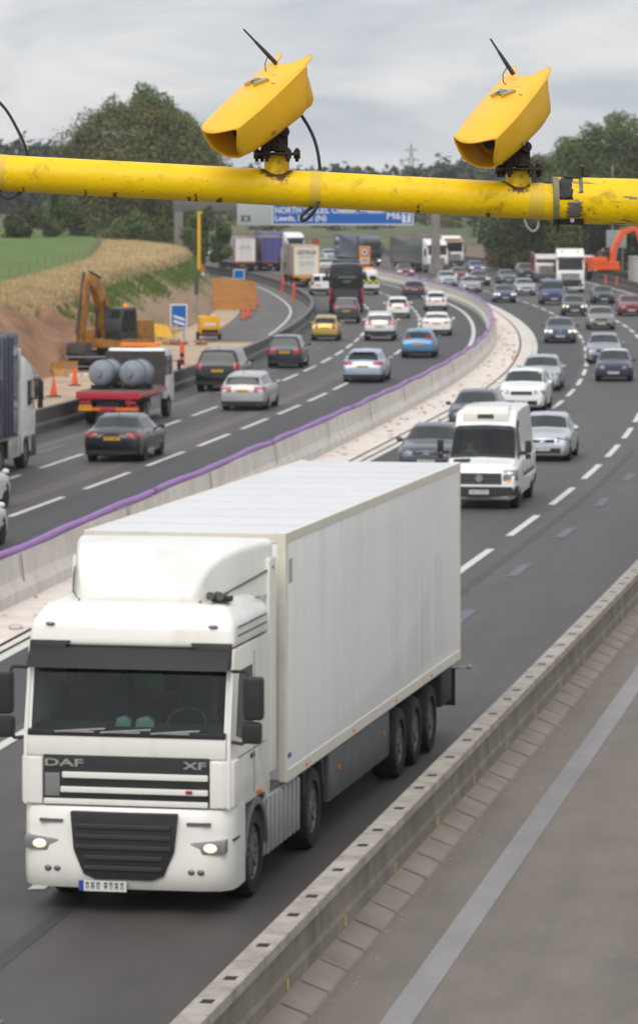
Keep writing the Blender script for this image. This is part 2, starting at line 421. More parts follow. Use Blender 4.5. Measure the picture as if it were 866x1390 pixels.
# ------------------------------------------------------------------ ground and roads
mb = MB(); S = 6000
mb.add([(-S, -400, -0.25), (S, -400, -0.25), (S, S, -0.25), (-S, S, -0.25)], [(0, 1, 2, 3)])
tag(mb.build('ground', M_FARGR, recalc=False, smooth=False), kind='structure')
off = lambda f, d: (lambda y: f(y) + d)
strip('road_away', off(LG, -0.3), K, -20, 640, 0.0, M_ASPH, cols=6)
strip('road_towards', off(K, 0.02), off(RK, 0.0), -20, 640, 0.0, M_ASPH, cols=6)
strip('resurfaced_lane', off(LD, 0.15), off(K, -0.05), 20, 420, 0.004, M_ASPHN)
strip('resurfaced_lane', off(RE, 0.1), off(RB, -0.3), 40, 460, 0.004, M_ASPHN)
strip('dark_edge', LG, off(LG, 1.5), 60, 420, 0.004, M_ASPHB)  # darker asphalt strip running beside the works barrier
strip('scraped_seam', off(LD, -1.5), off(LD, -0.75), 60, 200, 0.004, M_TAN)
strip('scraped_seam', off(LG, 1.55), off(LG, 2.05), 60, 240, 0.004, M_TAN)
strip('dark_seam', off(RA, 0.55), off(RA, 0.75), 40, 130, 0.004, M_ASPHN)
strip('works_ground', off(TOE, -0.4), off(LG, -0.05), -20, 640, 0.012, M_SAND, cols=4)
strip('closed_lane', off(LG, -5.4), off(LG, -0.3), 228, 640, 0.016, M_TAN)
# hard shoulder beyond the near barrier
strip('hard_shoulder', off(RK, 0.02), off(RK, 9.0), -20, 300, 0.004, M_SHOULD, cols=3)
S0, S1 = at(600, 1300), at(866, 920)
ks = (S1.x - S0.x) / (S1.y - S0.y)
sf = lambda y: S0.x + (y - S0.y) * ks
strip('grey_stripe', off(sf, -0.16), off(sf, 0.17), -20, 200, 0.010, M_STRIPE)
# central reserve: rubble fill, drain slot, concrete edging
strip('central_reserve', off(K, 0.02), DR, -20, 640, 0.05, M_RESERVE, cols=4)
strip('drain_slot', DR, off(DR, 0.10), -20, 640, 0.012, M_DARK)
strip('reserve_edging', off(DR, 0.10), off(RE, -0.13), -20, 640, 0.05, M_CONCP)
def line(fn, w, y0, y1, z, m, name, step=1.5): return strip(name, off(fn, -w / 2), off(fn, w / 2), y0, y1, z, m, step=step)
line(RE, 0.24, 20, 560, 0.010, M_WHITE, 'edge_line', 2)
line(off(K, -1.15), 0.24, 120, 560, 0.010, M_WHITE, 'edge_line', 2)
line(off(LG, -1.6), 0.16, 240, 420, 0.022, M_WHITE, 'edge_line', 2)
line(off(RK, -1.0), 0.2, 230, 500, 0.010, M_WHITE, 'edge_line', 2)
def dashes(fn, w, start, period, ln, y1, m, name, z=0.010):
    vs, fs = [], []
    y = start
    while y < y1:
        n = 4; b = len(vs)
        for i in range(n + 1):
            q = y + ln * i / n
            vs += [(fn(q) - w / 2, q, z), (fn(q) + w / 2, q, z)]
        fs += [(b + 2 * i, b + 2 * i + 1, b + 2 * i + 3, b + 2 * i + 2) for i in range(n)]
        y += period
    me = bpy.data.meshes.new(name); me.from_pydata(vs, [], fs); me.materials.append(m)
    o = link(name, me); o['kind'] = 'structure'; return o
dashes(RA, 0.20, 86.6 - 49.5, 9.9, 6.3, 560, M_WHITE, 'lane_marking')
dashes(RB, 0.19, 155.4 - 108.9, 9.9, 6.4, 560, M_WHITE, 'lane_marking')
dashes(LD, 0.19, 102.4 - 49.0, 9.8, 6.8, 560, M_WHITE, 'lane_marking')
dashes(LE, 0.19, 120.9 - 49.0, 9.8, 6.8, 560, M_WHITE, 'lane_marking')
dashes(off(RA, 1.3), 0.26, 76.2 - 39.6, 9.9, 2.9, 240, M_OLDMARK, 'faded_marking')
dashes(off(LE, -1.5), 0.22, 128 - 49, 9.8, 4.6, 220, M_OLDMARK, 'faded_marking')

# ------------------------------------------------------------------ barriers
def sweep(fn, prof, y0, y1, step=3.0, caps=True):
    """profile of (lateral, z) carried along a road line"""
    mb = MB(); n = int((y1 - y0) / step) + 1; k = len(prof); vs = []; fs = []
    for i in range(n):
        y = y0 + (y1 - y0) * i / (n - 1); s = slope(fn, y); nx, ny = 1 / math.hypot(1, s), -s / math.hypot(1, s)
        for (a, z) in prof: vs.append((fn(y) + a * nx, y + a * ny, z))
    for i in range(n - 1):
        for j in range(k):
            fs.append((i * k + j, i * k + (j + 1) % k, (i + 1) * k + (j + 1) % k, (i + 1) * k + j))
    fs += [tuple(range(k)), tuple((n - 1) * k + j for j in range(k))]
    mb.add(vs, fs); return mb
b = thing('concrete_barrier', 'long pale concrete step barrier curving along the middle of the motorway', 'barrier', (0, 0, 0))
sweep(K, [(-0.30, 0), (-0.30, 0.28), (-0.16, 0.5), (-0.11, 0.98), (0.11, 0.98), (0.16, 0.5), (0.30, 0.28), (0.30, 0.052), (0.30, 0)], 30, 600, 3).build('wall', M_CONC, b, ang=20)
y = 33.0
while y < 330:
    s = slope(K, y); a = math.atan(s)
    MB().box((K(y) + 0.2, y - 0.03, 0.55), (0.012, 0.04, 0.86), 0, (0, -0.12, -a)).build('joint', M_STEEL, b); y += 12.0
# purple duct lying on its top
pts = []; rr = random.Random(3); y = 40.0
while y < 420:
    w = 0.035 * math.sin(y * 0.55) + rr.uniform(-0.02, 0.02)
    pts.append((K(y) + w, y, 1.055 + 0.02 * math.sin(y * 0.9) + rr.uniform(-0.012, 0.02))); y += 2.2
d = MB().tube(pts, 0.075, 10).build('purple_duct', M_PURPLE)
tag(d, 'wavy purple plastic duct lying along the top of the central concrete barrier', 'pipe')
mbc = MB()
for i in range(8, 130, 9):
    p = Vector(pts[i]); q = Vector(pts[i + 1]); u = (q - p).normalized(); mbc.cyl(p - u * 0.18, p + u * 0.18, 0.088, n=10)
mbc.build('coupling', mat('purple_dark', lin((100, 62, 125)), 0.5), d)

b = thing('works_barrier', 'low dark grey barrier curving round the works area on the left', 'barrier')
sweep(LG, [(-0.22, 0), (-0.20, 0.25), (-0.11, 0.35), (-0.11, 0.78), (0.11, 0.78), (0.11, 0.35), (0.20, 0.25), (0.22, 0)], 60, 470, 3).build('wall', M_STEEL, b, ang=20)
sweep(LG, [(-0.12, 0.782), (-0.12, 0.82), (0.12, 0.82), (0.12, 0.782)], 60, 470, 3).build('top_rail', mat('rail_grey', (0.12, 0.115, 0.11), 0.6, var=0.2, scale=1), b, ang=20)

# near temporary barrier: panel with a slotted top rail and feet on the shoulder side
b = thing('temporary_barrier', 'brown grey temporary barrier with slotted top rail between the nearest lane and the shoulder', 'barrier')
NB0, NB1 = 20.0, 130.0
sweep(off(RK, 0.0), [(-0.06, 0.0), (-0.06, 0.64), (0.10, 0.64), (0.10, 0.34), (0.13, 0.30), (0.13, 0.0)], NB0, NB1, 1.5).build('panel', M_BARR, b, ang=25)
s = slope(RK, 45); ang = math.atan(s); ux, uy = math.sin(ang), math.cos(ang)
def rkp(y, a, z):
    s = slope(RK, y); h = math.hypot(1, s); return Vector((RK(y) + a / h, y - a * s / h, z))
top = MB(); ys = NB0 + 0.1
holes = []
y = 39.75 - 4.5 * 5
while y < NB1 - 5:
    holes += [y + q for q in (0, 1.68, 2.78)]
    y += 4.45
def quadbar(mb, ya, yb, a0, a1, z0, z1, mi=0):
    lo = [rkp(ya, a0, z0), rkp(ya, a1, z0), rkp(yb, a1, z0), rkp(yb, a0, z0)]
    hi = [rkp(ya, a0, z1), rkp(ya, a1, z1), rkp(yb, a1, z1), rkp(yb, a0, z1)]
    mb.hexa(lo, hi, mi)
cur = holes[0] + 0.3
for hN in holes[1:]:
    n = 2
    quadbar(top, cur, hN - 0.11, -0.13, 0.155, 0.645, 0.77)
    quadbar(top, hN - 0.11, hN + 0.11, -0.13, -0.047, 0.645, 0.77); quadbar(top, hN - 0.11, hN + 0.11, 0.073, 0.155, 0.645, 0.77)
    cur = hN + 0.11
top.build('top_rail', M_BARRT, b, bevel=0.008, seg=1)
for hN in [q for q in holes[1:] if q < 96]:
    rec = MB(); quadbar(rec, hN - 0.109, hN + 0.109, -0.046, 0.072, 0.647, 0.763); rec.build('slot_shade_fill', M_DARK, b)  # near-black block fills each slot, painting in the shade of a deep hole
vs_f = 0
y = 38.6; nf = 0
rs = random.Random(5)
M_FOOT = mat('foot_concrete', (0.235, 0.200, 0.165), 0.9, var=0.15, scale=1.3, dirt=(0.17, 0.14, 0.115), dscale=1.1)
while y < 98 and nf < 60:
    fm = MB(); q = [rs.uniform(-.012, .012) for _ in range(4)]
    for (ya, yb, x1, x2) in ((y, y + 1.06 + q[0], .45 + q[1], .43 + q[1]), (y + 1.06 + q[0], y + 1.15, .25 + q[2], .24 + q[2])):
        fm.hexa([rkp(ya, .131, .005), rkp(ya, x1, .005), rkp(yb, x1, .005), rkp(yb, .131, .005)], [rkp(ya, .131, .15), rkp(ya, x2, .035), rkp(yb, x2, .035), rkp(yb, .131, .15)])
    fm.build('foot', M_FOOT, b)
    y += 1.15; nf += 1
yl = MB(); y = 40.2
while y < 120:
    quadbar(yl, y, y + 0.045, 0.132, 0.137, 0.17, 0.285); y += 3.55
yl.build('yellow_tag', mat('yellow_tag', lin((225, 205, 40)), 0.5), b)
M_BARRD = mat('barrier_seam', (0.12, 0.10, 0.08), 0.9); y = 41.9
while y < 125:
    sd_ = MB(); quadbar(sd_, y, y + 0.012, 0.1005, 0.103, 0.345, 0.60); sd_.build('seam', M_BARRD, b); y += 3.55

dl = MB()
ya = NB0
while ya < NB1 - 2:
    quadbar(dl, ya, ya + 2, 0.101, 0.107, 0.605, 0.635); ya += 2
dl.build('dark_line', M_DARK, b)  # thin dark strip along the panel just below the top rail
b = thing('verge_barrier', 'dark barrier line along the far right edge of the oncoming lanes', 'barrier')
sweep(off(RK, 0.2), [(-0.22, 0), (-0.18, 0.25), (-0.11, 0.35), (-0.11, 0.85), (0.11, 0.85), (0.11, 0.35), (0.18, 0.25), (0.22, 0)], 150, 600, 3).build('wall', M_STEEL, b, ang=20)

# ------------------------------------------------------------------ land on the left: cut slope, dry grass top, field
from mathutils import noise as mnoise
def fbm(x, y, s, seed=0.0): return mnoise.fractal(Vector((x * s + seed, y * s, seed)), 1.0, 2.0, 4)
CREST = lambda y: TOE(y) - (3.6 + 0.9 * math.sin(y * 0.03))
def bank_height(u, y):
    """u: 0 toe .. 1 crest"""
    h = 2.95 if y < 205 else (2.95 + min(1.0, (y - 205) / 45.0) * 0.6)
    h *= min(1.0, max(0.15, (y - 90) / 60.0))
    return h * (u ** 0.85)
def land(name, fa, fb, y0, y1, hf, m, ny, nx, amp=0.12, sc=0.25, seed=0.0, kind='structure'):
    P = []
    for i in range(ny + 1):
        y = y0 + (y1 - y0) * i / ny; row = []
        for j in range(nx + 1):
            u = j / nx; x = fa(y) + (fb(y) - fa(y)) * u
            e = min(1, 6 * u, 6 * (1 - u))
            row.append((x, y, hf(u, y) + amp * e * fbm(x, y, sc, seed)))
        P.append(row)
    o = MB().grid(P).build(name, m, ang=80)
    if kind: o['kind'] = kind
    return o
land('soil_slope', off(TOE, 0.5), CREST, 60, 222, lambda u, y: bank_height(u, y) - 0.06, M_SOIL, 220, 18, 1.1, 0.30, 1.0)
land('grassy_slope', off(TOE, 0.4), CREST, 222, 560, lambda u, y: bank_height(u, y) - 0.06, M_BANK, 150, 10, 0.4, 0.22, 4.0)
HF = lambda y: bank_height(1, y)
land('dry_grass_bank', CREST, FEN, 60, 560, lambda u, y: HF(y) - 0.06 + (3.75 * min(1, max(.15, (y - 90) / 60)) - HF(y)) * u, M_DRY, 220, 8, 0.25, 0.3, 9.0)
land('field', FEN, lambda y: -190.0, 60, 640, lambda u, y: 3.69 * min(1, max(.15, (y - 90) / 60)) + 2.0 * u + max(0, (y - 330)) * 0.004, M_FIELD, 80, 24, 0.3, 0.05, 3.0)
land('verge', off(RK, 0.6), lambda y: RK(y) + 60, 120, 640, lambda u, y: 0.03 + 3.0 * max(0, u - 0.12), M_VERGE, 120, 20, 0.25, 0.2, 6.0)
# bank beyond the bend where the road sweeps left
fa = lambda t: t
P = []
for i in range(41):
    x = -170 + i * 9.0; row = []
    for j in range(13):
        u = j / 12; y = 650 + u * 260 + 0.06 * (x - 40)
        row.append((x, y, -0.1 + 5.2 * (1 - (1 - u) ** 2.0) + 0.5 * fbm(x, y, 0.03)))
    P.append(row)
tag(MB().grid(P).build('far_bank', M_FARGR, ang=80), kind='structure')

# grasses on the bank
def blades(name, fn, n, hgt, m, w=0.05, seed=1):
    r = random.Random(seed); mb = MB(); vs = []; fs = []
    for i in range(n):
        x, y, z = fn(r); h = hgt * r.uniform(0.5, 1.2); a = r.uniform(0, math.pi); dx, dy = math.cos(a) * w, math.sin(a) * w
        lx, ly = r.gauss(0, 0.22) * h, r.gauss(0, 0.22) * h; b = len(vs)
        vs += [(x - dx, y - dy, z), (x + dx, y + dy, z), (x + lx, y + ly, z + h)]; fs.append((b, b + 1, b + 2))
    me = bpy.data.meshes.new(name); me.from_pydata(vs, [], fs); me.materials.append(m)
    o = link(name, me); o['kind'] = 'stuff'; return o
def on_top(r):
    y = 160 + 290 * r.random() ** 1.3; u = r.random()
    if r.random() < .42:
        q = r.uniform(.84, 1.0); x = TOE(y) + .4 + (CREST(y) - TOE(y) - .4) * q; return x, y, bank_height(q, y) - .1
    x = CREST(y) + (FEN(y) - CREST(y)) * u
    return x, y, HF(y) - 0.1 + (3.75 - HF(y)) * u
blades('dry_grass', on_top, 36000, 0.38, foliage_mat('dry_blades', (0.34, 0.25, 0.125), (0.62, 0.48, 0.28)), 0.045, 2)
def on_slope(r):
    y = 205 + 230 * r.random(); u = min(1, max(0.0, r.gauss(0.70, 0.12))); x = TOE(y) + 0.4 + (CREST(y) - TOE(y) - 0.4) * u
    return x, y, bank_height(u, y) - 0.1
blades('green_grass', on_slope, 15000, 0.42, foliage_mat('green_blades', (0.07, 0.115, 0.02), (0.17, 0.23, 0.06)), 0.06, 3)
def clods(r): pass
# post and wire fence between the dry grass and the field
f = thing('field_fence', 'old post and wire fence between the dry grass bank and the green field', 'fence')
mp_, mw = MB(), MB(); prev = None
M_WOOD = mat('weathered_wood', (0.25, 0.21, 0.15), 0.9, var=0.25, scale=4)
for i in range(36):
    y = 165 + i * 7.5; x = FEN(y); z = 3.7 * min(1, max(.15, (y - 90) / 60))
    MB().cyl((x, y, z - 0.2), (x + R.uniform(-.04, .04), y, z + 1.0), 0.045, 0.04, 8).build('post', M_WOOD, f)
    if prev:
        for q in (0.35, 0.7, 1.05): mw.tube([(prev[0], prev[1], prev[2] + q), (x, y, z + q)], 0.008, 4)
    prev = (x, y, z)
mw.build('wire', M_STEEL, f)
# ------------------------------------------------------------------ trees
M_BARK = mat('bark', (0.09, 0.075, 0.055), 0.95, var=0.3, scale=3, bump=0.6, bscale=10)
def crown_mesh(name, blobs, n, size, m, seed, twig=0.0):
    """leaf clumps (small quads) spread through lumpy blobs; many sit near the blob surface, some poke out"""
    r = random.Random(seed); vs = []; fs = []
    tot = sum(b[3] * b[4] * b[5] for b in blobs) if blobs else 1
    wts = [(b[3] * b[4] * b[5]) ** 0.67 for b in blobs]; sw = sum(wts)
    for b, w in zip(blobs, wts):
        cx, cy, cz, rx, ry, rz = b
        for i in range(int(n * w / sw)):
            t = r.uniform(-1, 1); a = r.uniform(0, 2 * math.pi); q = math.sqrt(1 - t * t)
            dx, dy, dz = q * math.cos(a), q * math.sin(a), t
            lump = 1 + 0.28 * mnoise.fractal(Vector((dx * 2.1 + cx, dy * 2.1 + cy, dz * 2.1 + seed)), 1.0, 2.0, 3)
            rad = (1 - abs(r.gauss(0, 0.22))) * lump if r.random() < 0.86 else lump * r.uniform(0.95, 1.14)
            px, py, pz = cx + dx * rx * rad, cy + dy * ry * rad, cz + dz * rz * rad
            s = size * r.uniform(0.5, 1.3)
            nrm = Vector((dx + r.gauss(0, 0.7), dy + r.gauss(0, 0.7), dz + 0.3 + r.gauss(0, 0.7)))
            if nrm.length < 1e-3: nrm = Vector((0, 0, 1))
            nrm.normalize(); u = nrm.orthogonal().normalized(); u = Matrix.Rotation(r.uniform(0, 6.28), 3, nrm) @ u; v = nrm.cross(u)
            o = len(vs); p = Vector((px, py, pz))
            vs += [tuple(p - u * s * 0.5), tuple(p + v * s * 0.32 + u * s * 0.05), tuple(p + u * s * 0.55), tuple(p - v * s * 0.32 + u * s * 0.05)]
            fs.append((o, o + 1, o + 2, o + 3))
    me = bpy.data.meshes.new(name); me.from_pydata(vs, [], fs); me.materials.append(m)
    return me
def trunk_mesh(name, h, r0, blobs, seed):
    r = random.Random(seed); mb = MB()
    mb.tube([(0, 0, -0.4), (r.uniform(-.1, .1), 0, h * 0.3), (r.uniform(-.3, .3), r.uniform(-.3, .3), h * 0.6), (0, 0, h * 0.9)], [r0 * 1.2, r0, r0 * 0.6, r0 * 0.1], 8)
    for b in blobs[:9]:
        z0 = h * r.uniform(0.12, 0.4)
        mb.tube([(0, 0, z0), (b[0] * 0.45, b[1] * 0.45, (z0 + b[2]) * 0.5 + 0.3), (b[0], b[1], b[2] + b[5] * 0.5)], [r0 * 0.45, r0 * 0.28, 0.03], 6)
    return mb.mesh(name, M_BARK)
def tree_blobs(w, h, low, n, seed, top=0.0):
    r = random.Random(seed); bl = []
    for i in range(n):
        a = r.uniform(0, 6.28); z = low + (h - low) * (i + 0.5) / n
        k = math.sin(math.pi * min(1, max(0, (z - low) / (h - low) * 0.85 + 0.12))) ** 0.6
        d = w * 0.5 * k * r.uniform(0.25, 0.62)
        s = w * 0.5 * k * r.uniform(0.42, 0.62)
        bl.append((math.cos(a) * d, math.sin(a) * d, min(z, h - s * 0.75), s, s, s * r.uniform(0.7, 1.0)))
    return bl
FM_OLIVE = foliage_mat('leaves_olive', (0.092, 0.092, 0.030), (0.178, 0.170, 0.060))
FM_GREEN = foliage_mat('leaves_green', (0.064, 0.100, 0.024), (0.155, 0.210, 0.060))
FM_DARK = foliage_mat('leaves_dark', (0.058, 0.078, 0.022), (0.130, 0.162, 0.052))
FM_FAR = foliage_mat('leaves_far', (0.030, 0.042, 0.028), (0.075, 0.090, 0.055))
FM_BUSH = foliage_mat('leaves_bush', (0.030, 0.040, 0.010), (0.12, 0.125, 0.04))
GT = 'trees beside the motorway'
def tree(label, loc, w, h, low, nb, nl, size, m, seed, cat='tree', name='broadleaf_tree', group=None, blobs=None, r0=0.22):
    bl = blobs or tree_blobs(w, h, low, nb, seed)
    t = thing(name, label, cat, loc, 0, group)
    link('crown', crown_mesh('crown', bl, nl, size, m, seed), t)
    link('trunk', trunk_mesh('trunk', h * 0.85, r0, bl, seed), t)
    return t
def land_z(y): return 4.2
# the big dense tree on the left: wide brownish dome with a greener leader standing behind its right side
D1 = 468.0; s1 = D1 / FPX
def ipt(px, py, d): return ((px - CX) * d / FPX, HCAM - (py - YH) * d / FPX)
X0, Z0 = ipt(180, 335, D1)
def rel(px, py, dy, rx, rz, X0=X0, Z0=2.6, d=D1):
    x, z = ipt(px, py, d); return (x - X0, dy * 1.4, z - Z0, rx * 1.4, rx * 1.4, rz * 1.4)
bl = [rel(110, 222, 0, 2.8, 3.2), rel(148, 196, -1, 3.4, 3.3), rel(190, 190, 0, 3.4, 3.2), rel(228, 212, 1, 3.4, 3.4), rel(265, 235, 0, 2.8, 3.0), rel(130, 250, -1, 3.8, 3.2),
      rel(180, 240, -2, 4.0, 3.6), rel(230, 265, -1, 3.6, 3.2), rel(95, 245, 1, 2.0, 2.5), rel(150, 295, -1, 3.6, 2.6), rel(210, 305, -1, 3.6, 2.6), rel(275, 265, 1, 2.2, 2.6), rel(165, 158, 0.5, 1.5, 1.1)]
rr = random.Random(4)
for i in range(26):
    a = math.pi * (.02 + .96 * i / 25); bl.append(rel(182 + math.cos(a) * rr.uniform(84, 104), 240 - math.sin(a) * rr.uniform(78, 100), rr.uniform(-2, 2), rr.uniform(.5, 1.1), rr.uniform(.6, 1.2)))
tree('broad brownish green tree with a dense rounded crown standing on the left bank', (X0, D1, 2.6), 15, 18, 1, 10, 62000, 0.36, FM_OLIVE, 11, group=None, blobs=bl, name='broadleaf_tree', r0=0.35)
XA, _ = ipt(215, 335, D1 + 9)
bl = [rel(188, 126, 0, .8, 1.1, XA), rel(200, 128, 0, .9, 1.0, XA), rel(214, 140, 0, 1.1, 1.2, XA), rel(192, 144, 0, 1.4, 1.4, XA), rel(222, 158, 0, 1.2, 1.1, XA), rel(252, 178, 0, 1.1, 1.2, XA), rel(270, 196, 0, 1.1, 1.1, XA), rel(212, 164, 0, 1.9, 2.0, XA), rel(240, 185, 0, 2.2, 2.2, XA), rel(262, 215, 0, 2.2, 2.4, XA), rel(285, 248, 0, 1.8, 2.4, XA), rel(225, 150, 0, 1.0, 1.0, XA), rel(245, 162, 0, 0.8, 0.9, XA), rel(240, 260, 0, 2.5, 3.0, XA), rel(282, 215, 0, 1.0, 1.0, XA)]
tree('fresh green tree with a spiky open top rising behind the brownish tree', (XA, D1 + 9, 2.6), 9, 20, 3, 8, 19000, 0.36, FM_GREEN, 12, blobs=bl)
# lower hedge at its foot and along the road
for i, (px, py, d, w, h, m, lab) in enumerate([
        (105, 338, 452, 6, 6.2, FM_DARK, 'dark rounded hedge shrub at the left foot of the brownish tree'),
        (180, 340, 450, 5.6, 4.8, FM_GREEN, 'low bright green shrub in front of the brownish tree'),
        (232, 345, 462, 6.4, 6.8, FM_DARK, 'dark shrub beside the left gantry post'),
        (277, 356, 428, 5.2, 6.4, FM_DARK, 'tall dark shrub between the gantry post and the queue of lorries'),
        (300, 352, 432, 3.6, 4.4, FM_GREEN, 'green roadside shrub left of the white box trailer'),
        (30, 328, 430, 6.0, 4.3, FM_BUSH, 'olive round bush at the far edge of the green field'),
        (-25, 328, 430, 7.0, 5.0, FM_BUSH, 'bush cut by the left border beyond the green field'),
        (72, 322, 440, 4.6, 5.4, FM_DARK, 'narrow dark bush between the olive bush and the brownish tree')]):
    z = HCAM - (py - YH) * d / FPX
    tree(lab, ((px - CX) * d / FPX, d, z - 0.2), w, h, 0.2, 7, 4600, 0.32, m, 30 + i, cat='bush', name='hedge_shrub', group='shrubs along the left bank', r0=0.1)
# dark belt of trees on the right
bt = [(700, 465, 10.5, 10.0, FM_DARK), (735, 450, 11, 13, FM_DARK), (772, 480, 12, 15.6, FM_GREEN), (800, 455, 11.5, 16.6, FM_DARK), (838, 470, 13, 18.4, FM_GREEN), (872, 455, 12.5, 17.4, FM_DARK),
      (905, 470, 13, 18, FM_DARK), (715, 510, 10, 11.5, FM_GREEN), (755, 515, 11, 14.5, FM_DARK)]
labs = ['lowest dark tree at the left end of the right hand wood', 'dark tree second from the left end of the right hand wood', 'green tree behind the white tractor unit cab', 'dark tree rising above the sleeve of the yellow pipe',
        'tallest green tree behind the orange digger', 'dark tree cut by the right border behind the grey cabin', 'tree beyond the right border of the wood', 'green tree standing deeper in the wood behind its lowest tree', 'dark tree standing deeper in the wood behind the white lorry']
for i, (px, d, w, h, m) in enumerate(bt):
    tree(labs[i], ((px - CX) * d / FPX, d, 0.6), w, h, 0.3, 13, 20000, 0.36, m, 60 + i, group='trees of the right hand wood')
# far wood that reads as one mass
r = random.Random(21); bl = []
for i in range(300):
    x = -260 + i * 2.05 + r.uniform(-3, 3); y = 930 + r.uniform(-25, 60); h = 15.0 + 3.5 * mnoise.noise(Vector((x * 0.02, 3.3, 0))) + r.uniform(-1.5, 1.5) + (3.0 if x < -60 else 0)
    bl.append((x, y, h * 0.62, 5.5, 5.5, h * 0.46))
link('far_wood', crown_mesh('far_wood', bl, 110000, 2.1, FM_FAR, 5))['kind'] = 'stuff'
bl = []
for i in range(120):
    x = -900 + i * 15 + r.uniform(-6, 6); bl.append((x, 1500 + r.uniform(-40, 60), 8 + r.uniform(-1, 2.5), 12, 12, 7.5))
link('distant_wood', crown_mesh('distant_wood', bl, 16000, 2.6, FM_FAR, 6))['kind'] = 'stuff'
# hedge line along the top of the far bank and scrub
bl = []
for i in range(90):
    x = -60 + i * 1.6 + r.uniform(-1, 1); yy = 720 + 110 * r.random(); bl.append((x, yy, -.1 + 5.2 * (1 - (1 - min(1, (yy - 650) / 260)) ** 2) + .8, 2.4, 2.4, r.uniform(.8, 1.9)))
link('bank_scrub', crown_mesh('bank_scrub', bl, 16000, 0.7, FM_BUSH, 8))['kind'] = 'stuff'

# ------------------------------------------------------------------ pylon on the horizon
M_GALV = mat('galvanised', (0.30, 0.31, 0.32), 0.55, metal=0.4, var=0.1)
p = at(558, 300); d = 1250.0
t = thing('power_pylon', 'lattice electricity pylon far away on the skyline', 'pylon', ((558 - CX) * d / FPX, d, 0))
mb = MB(); H = HCAM + (YH - 194) * d / FPX
for sx in (-1, 1):
    for sy in (-1, 1):
        mb.tube([(sx * 2.4, sy * 2.4, 0), (sx * 0.8, sy * 0.8, H * 0.7), (0, 0, H)], 0.16, 5)
for k in range(9):
    z0, z1 = H * k / 10, H * (k + 1) / 10; w0 = 2.4 * (1 - k / 12.5); w1 = 2.4 * (1 - (k + 1) / 12.5)
    for sy in (-1, 1):
        mb.tube([(-w0, sy * w0, z0), (w1, sy * w1, z1)], 0.09, 4); mb.tube([(w0, sy * w0, z0), (-w1, sy * w1, z1)], 0.09, 4)
mb.build('tower', M_GALV, t)
for z, w in ((0.66, 3.4), (0.79, 2.8), (0.91, 2.2)):
    MB().tube([(-w, 0, H * z), (0, 0, H * z + 0.9), (w, 0, H * z)], 0.13, 5).tube([(-w, 0, H * z), (w, 0, H * z)], 0.13, 5).build('cross_arm', M_GALV, t)
# ------------------------------------------------------------------ cars
M_TYRE = mat('tyre_rubber', (0.022, 0.021, 0.020), 0.9, var=0.3, scale=6)
M_RIM = mat('alloy_rim', (0.42, 0.42, 0.43), 0.35, metal=0.7, var=0.1)
M_STEELRIM = mat('steel_rim', (0.20, 0.19, 0.18), 0.6, metal=0.3, var=0.2)
M_GLASS = mat('dark_glass', (0.022, 0.028, 0.028), 0.09, var=0.3, scale=1.5, spec=0.4)
M_TRIM = mat('black_trim', (0.020, 0.020, 0.021), 0.55, var=0.2)
M_ARCH = mat('arch_dark', (0.010, 0.010, 0.010), 0.9)
M_LAMP = mat('lamp_glass', (0.20, 0.21, 0.22), 0.10, metal=0.5, var=0.5, scale=9)
M_LAMPON = mat('lamp_lit', (0.8, 0.75, 0.6), 0.2, emit=(1.0, 0.84, 0.60), estr=0.85)
M_AMBER = mat('amber_lamp', lin((235, 120, 20)), 0.3)
M_AMBERON = mat('amber_lamp_lit', lin((245, 140, 30)), 0.3, emit=(1.0, 0.35, 0.05), estr=0.5)
M_RED = mat('red_lamp', lin((165, 18, 24)), 0.2, coat=0.5)
M_REDON = mat('red_lamp_lit', lin((190, 20, 26)), 0.2, emit=(1.0, 0.05, 0.05), estr=0.8)
M_CHROME = mat('chrome', (0.6, 0.6, 0.6), 0.2, metal=1.0, var=0.05)
M_PLY = mat('plate_yellow', lin((236, 176, 30)), 0.5)
M_PLW = mat('plate_white', (0.70, 0.70, 0.68), 0.5)
M_INK = mat('plate_ink', (0.03, 0.03, 0.03), 0.6)
